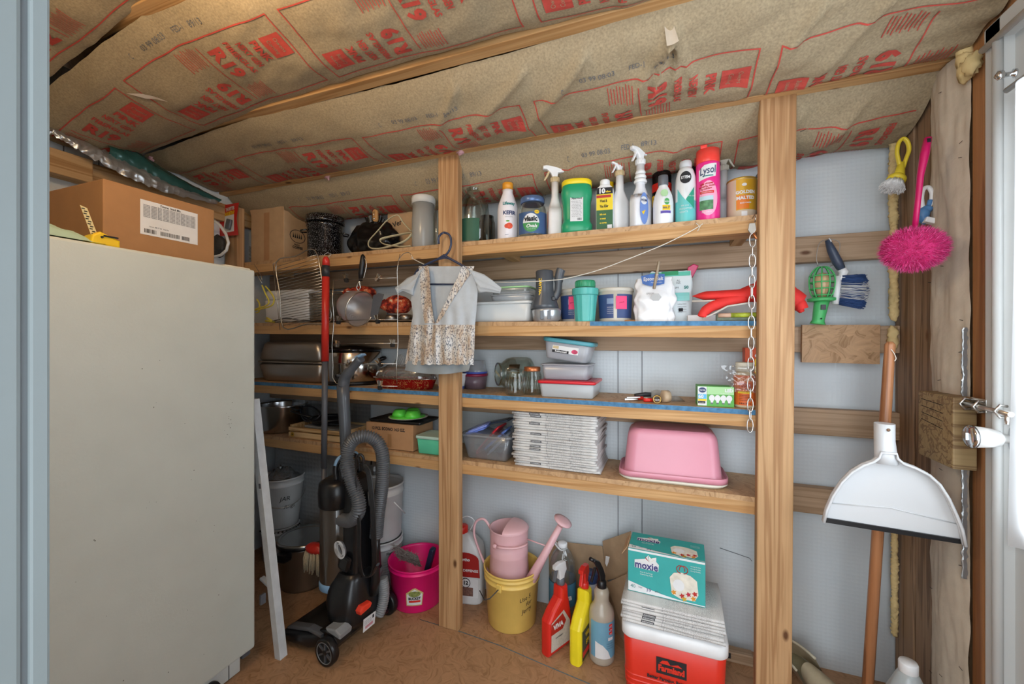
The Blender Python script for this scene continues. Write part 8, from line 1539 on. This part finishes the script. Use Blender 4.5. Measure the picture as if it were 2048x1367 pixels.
b = MB(); e_ = Q(1635, 648, Yw); b.tube([(cxm, Yw, hc_ - .005), Vector((cxm, Yw, hc_)).lerp(e_, .25), Vector((cxm, Yw, hc_)).lerp(e_, .85), e_], [.021, .020, .017, .022], GN, 20); b.box(Vector((cxm - .003, Yw - .022, hc_ - .028)), (.013, .006, .016), BLACK); b.lathe([(0, 0), (.0025, 0), (.0025, .002), (0, .002)], BLACK, 8, Matrix.Translation((cxm - .008, Yw - .0185, hc_ - .065)) @ Matrix.Rotation(pi / 2, 4, 'X')); b.build('grip', t, rel=True)
b = MB(); b.tube(smooth(W([(1636, 532), (1633, 515), (1637, 490), (1646, 481), (1662, 478), (1676, 482), (1680, 490), (1676, 512), (1668, 528), (1660, 532)], Yw - .01), 4), .0013, DSTEEL, 6); b.build('wire_hook', t, rel=True)
# blue brush
Yq = 1.60; t = thing('dish_brush', 'hand brush with a dark grey grip and blue and white bristles below the rail', 'brush', Q(1700, 620, Yq)); GRP = pm('grip_slate', '#3f4a5e', .4); BLB = pm('bristle_blue', '#34548c', .7)
b = MB(); b.tube(W([(1655, 480), (1663, 500), (1674, 522), (1683, 538)], Yq), [.009, .015, .017, .014], GRP, 14, flat=.8); b.tube(W([(1658, 476), (1662, 482), (1660, 486)], Yq - .008), .002, PAPERW, 6); b.build('handle', t, rel=True)
b = MB(); b.tube(W([(1681, 534), (1688, 545), (1683, 556), (1674, 560)], Yq), [.012, .013, .012, .010], WHITE, 12); A, B = Q(1677, 552, Yq), Q(1671, 608, Yq); b.tube([A, B], .012, WHITE, 8, flat=.8); b.build('head', t, rel=True)
b = MB(); random.seed(8)
for i in range(1500):
    u = random.random(); w_ = random.gauss(0, .35); o = A.lerp(B, u); px = 1682 + 58 * (random.uniform(.75, 1.0)) * (1 - .35 * abs(u - .45)); py = 555 + 55 * u + (u - .5) * 12; q = Q(px, py, Yq - .012 + w_ * .022)
    edge = (u < .12 or u > .86 or px > 1726 or px < 1700 or abs(w_) > .45)
    b.tube([o + Vector((.006, w_ * .02, 0)), q + Vector((random.gauss(0, .002), random.gauss(0, .002), random.gauss(0, .002)))], .0009, BLB if (u < .22 or u > .78 or random.random() < .35) else BW, 3)
b.build('bristles', t, rel=True, fix=False)['kind'] = 'stuff'
# broom stick and dust pan
BS = wood('broom_wood', '#b98058', '#93603e', 2, 30, False, .35); t = thing('broom_stick', 'wooden broom stick standing behind the white dustpan at the right', 'broom', (.47, 1.38, 0))
P0 = Q(1780, 690, 1.40); P1 = QZ(1737, 1367, 0.0); P1 = Vector((XA(1730, 1.40), 1.40, 0)); P1.x = P0.x - (P0.z) * .052
b = MB(); d = (P1 - P0); b.tube([P0 + Vector((0, 0, .010)), P0 + Vector((0, 0, .004)), P0, P0 + d * .3, P1], [.006, .0105, .0118, .0132, .0128], BS, 18); b.build('stick', t, rel=True)
b = MB(); b.tube(smooth(W([(1782, 698), (1788, 706), (1792, 716), (1789, 722)], 1.385), 4), .0012, STG, 5); b.build('cord_loop', t, rel=True)
DPW = pm('dustpan_white', '#d2d4d6', .3, 0, .02, 4); t = thing('dustpan', 'large white half-round dustpan with a black rubber lip hanging at the right', 'dustpan', (.53, 1.32, .652))
def DPt(px, py, off=0.0):
    a = tan(atan((px - 1024) / FPX) - TH); Y = (1.334 + .127 * .40) / (1 + .127 * a); X = Y * a
    return Vector((X - .126 * off, Y - .992 * off, CH + (HY - py) / FPX * DEP(X, Y)))
out = [(1644, 1037), (1650, 1012), (1662, 985), (1680, 958), (1700, 938), (1722, 925), (1742, 918), (1752, 910), (1756, 900), (1786, 902), (1788, 912), (1800, 922), (1825, 931), (1850, 944), (1870, 962), (1888, 990), (1902, 1020), (1914, 1050), (1921, 1083)]
def prismp(mb, pts, o0, o1, mat):
    n = len(pts); v = [DPt(x, y, o0) for x, y in pts] + [DPt(x, y, o1) for x, y in pts]
    mb.add(v, [tuple(range(n)), tuple(reversed(range(n, 2 * n)))] + [(i, (i + 1) % n, n + (i + 1) % n, n + i) for i in range(n)], mat, False)
b = MB(); prismp(b, out, 0, .003, DPW); b.build('pan', t, rel=True)
b = MB(); b.tube([DPt(x, y, .012) for x, y in out], .0055, DPW, 8, flat=.5)
for (x0_, y0_), (x1_, y1_) in zip(out, out[1:]): b.add([DPt(x0_, y0_, 0), DPt(x1_, y1_, 0), DPt(x1_, y1_, .026), DPt(x0_, y0_, .026)], [(0, 1, 2, 3)], DPW, True)
b.tube([DPt(x, y, .026) for x, y in out], .0035, DPW, 8); b.build('raised_rim', t, rel=True, fix=False)
b = MB(); b.tube([DPt(1655, 1004, .003), DPt(1780, 1014, .003), DPt(1912, 1046, .003)], .0025, DPW, 6, flat=.6); b.build('crease', t, rel=True)
b = MB(); b.tube([DPt(1769, 846, .0), DPt(1769, 880, .0), DPt(1770, 905, .004), DPt(1771, 925, .006)], [.021, .021, .0225, .024], DPW, 20); b.lathe([(0, 0), (.004, 0), (.004, .001), (0, .001)], pm('rivet', '#7a5a42', .5), 12, Matrix.Translation(DPt(1771, 856, .0215)) @ Matrix.Rotation(pi / 2, 4, 'X')); b.build('socket', t, rel=True)
b = MB(); prismp(b, [(1650, 1033), (1921, 1076), (1921, 1085), (1650, 1042)], -.002, .008, BLACK); b.build('rubber_lip', t, rel=True)
# stray tack and loose pin on the rafters / posts
b = MB(); b.tube([Q(1601, 263, 1.43), Q(1616, 257, 1.40)], .0012, STEELB, 6); b.build('nail', P2, rel=True)
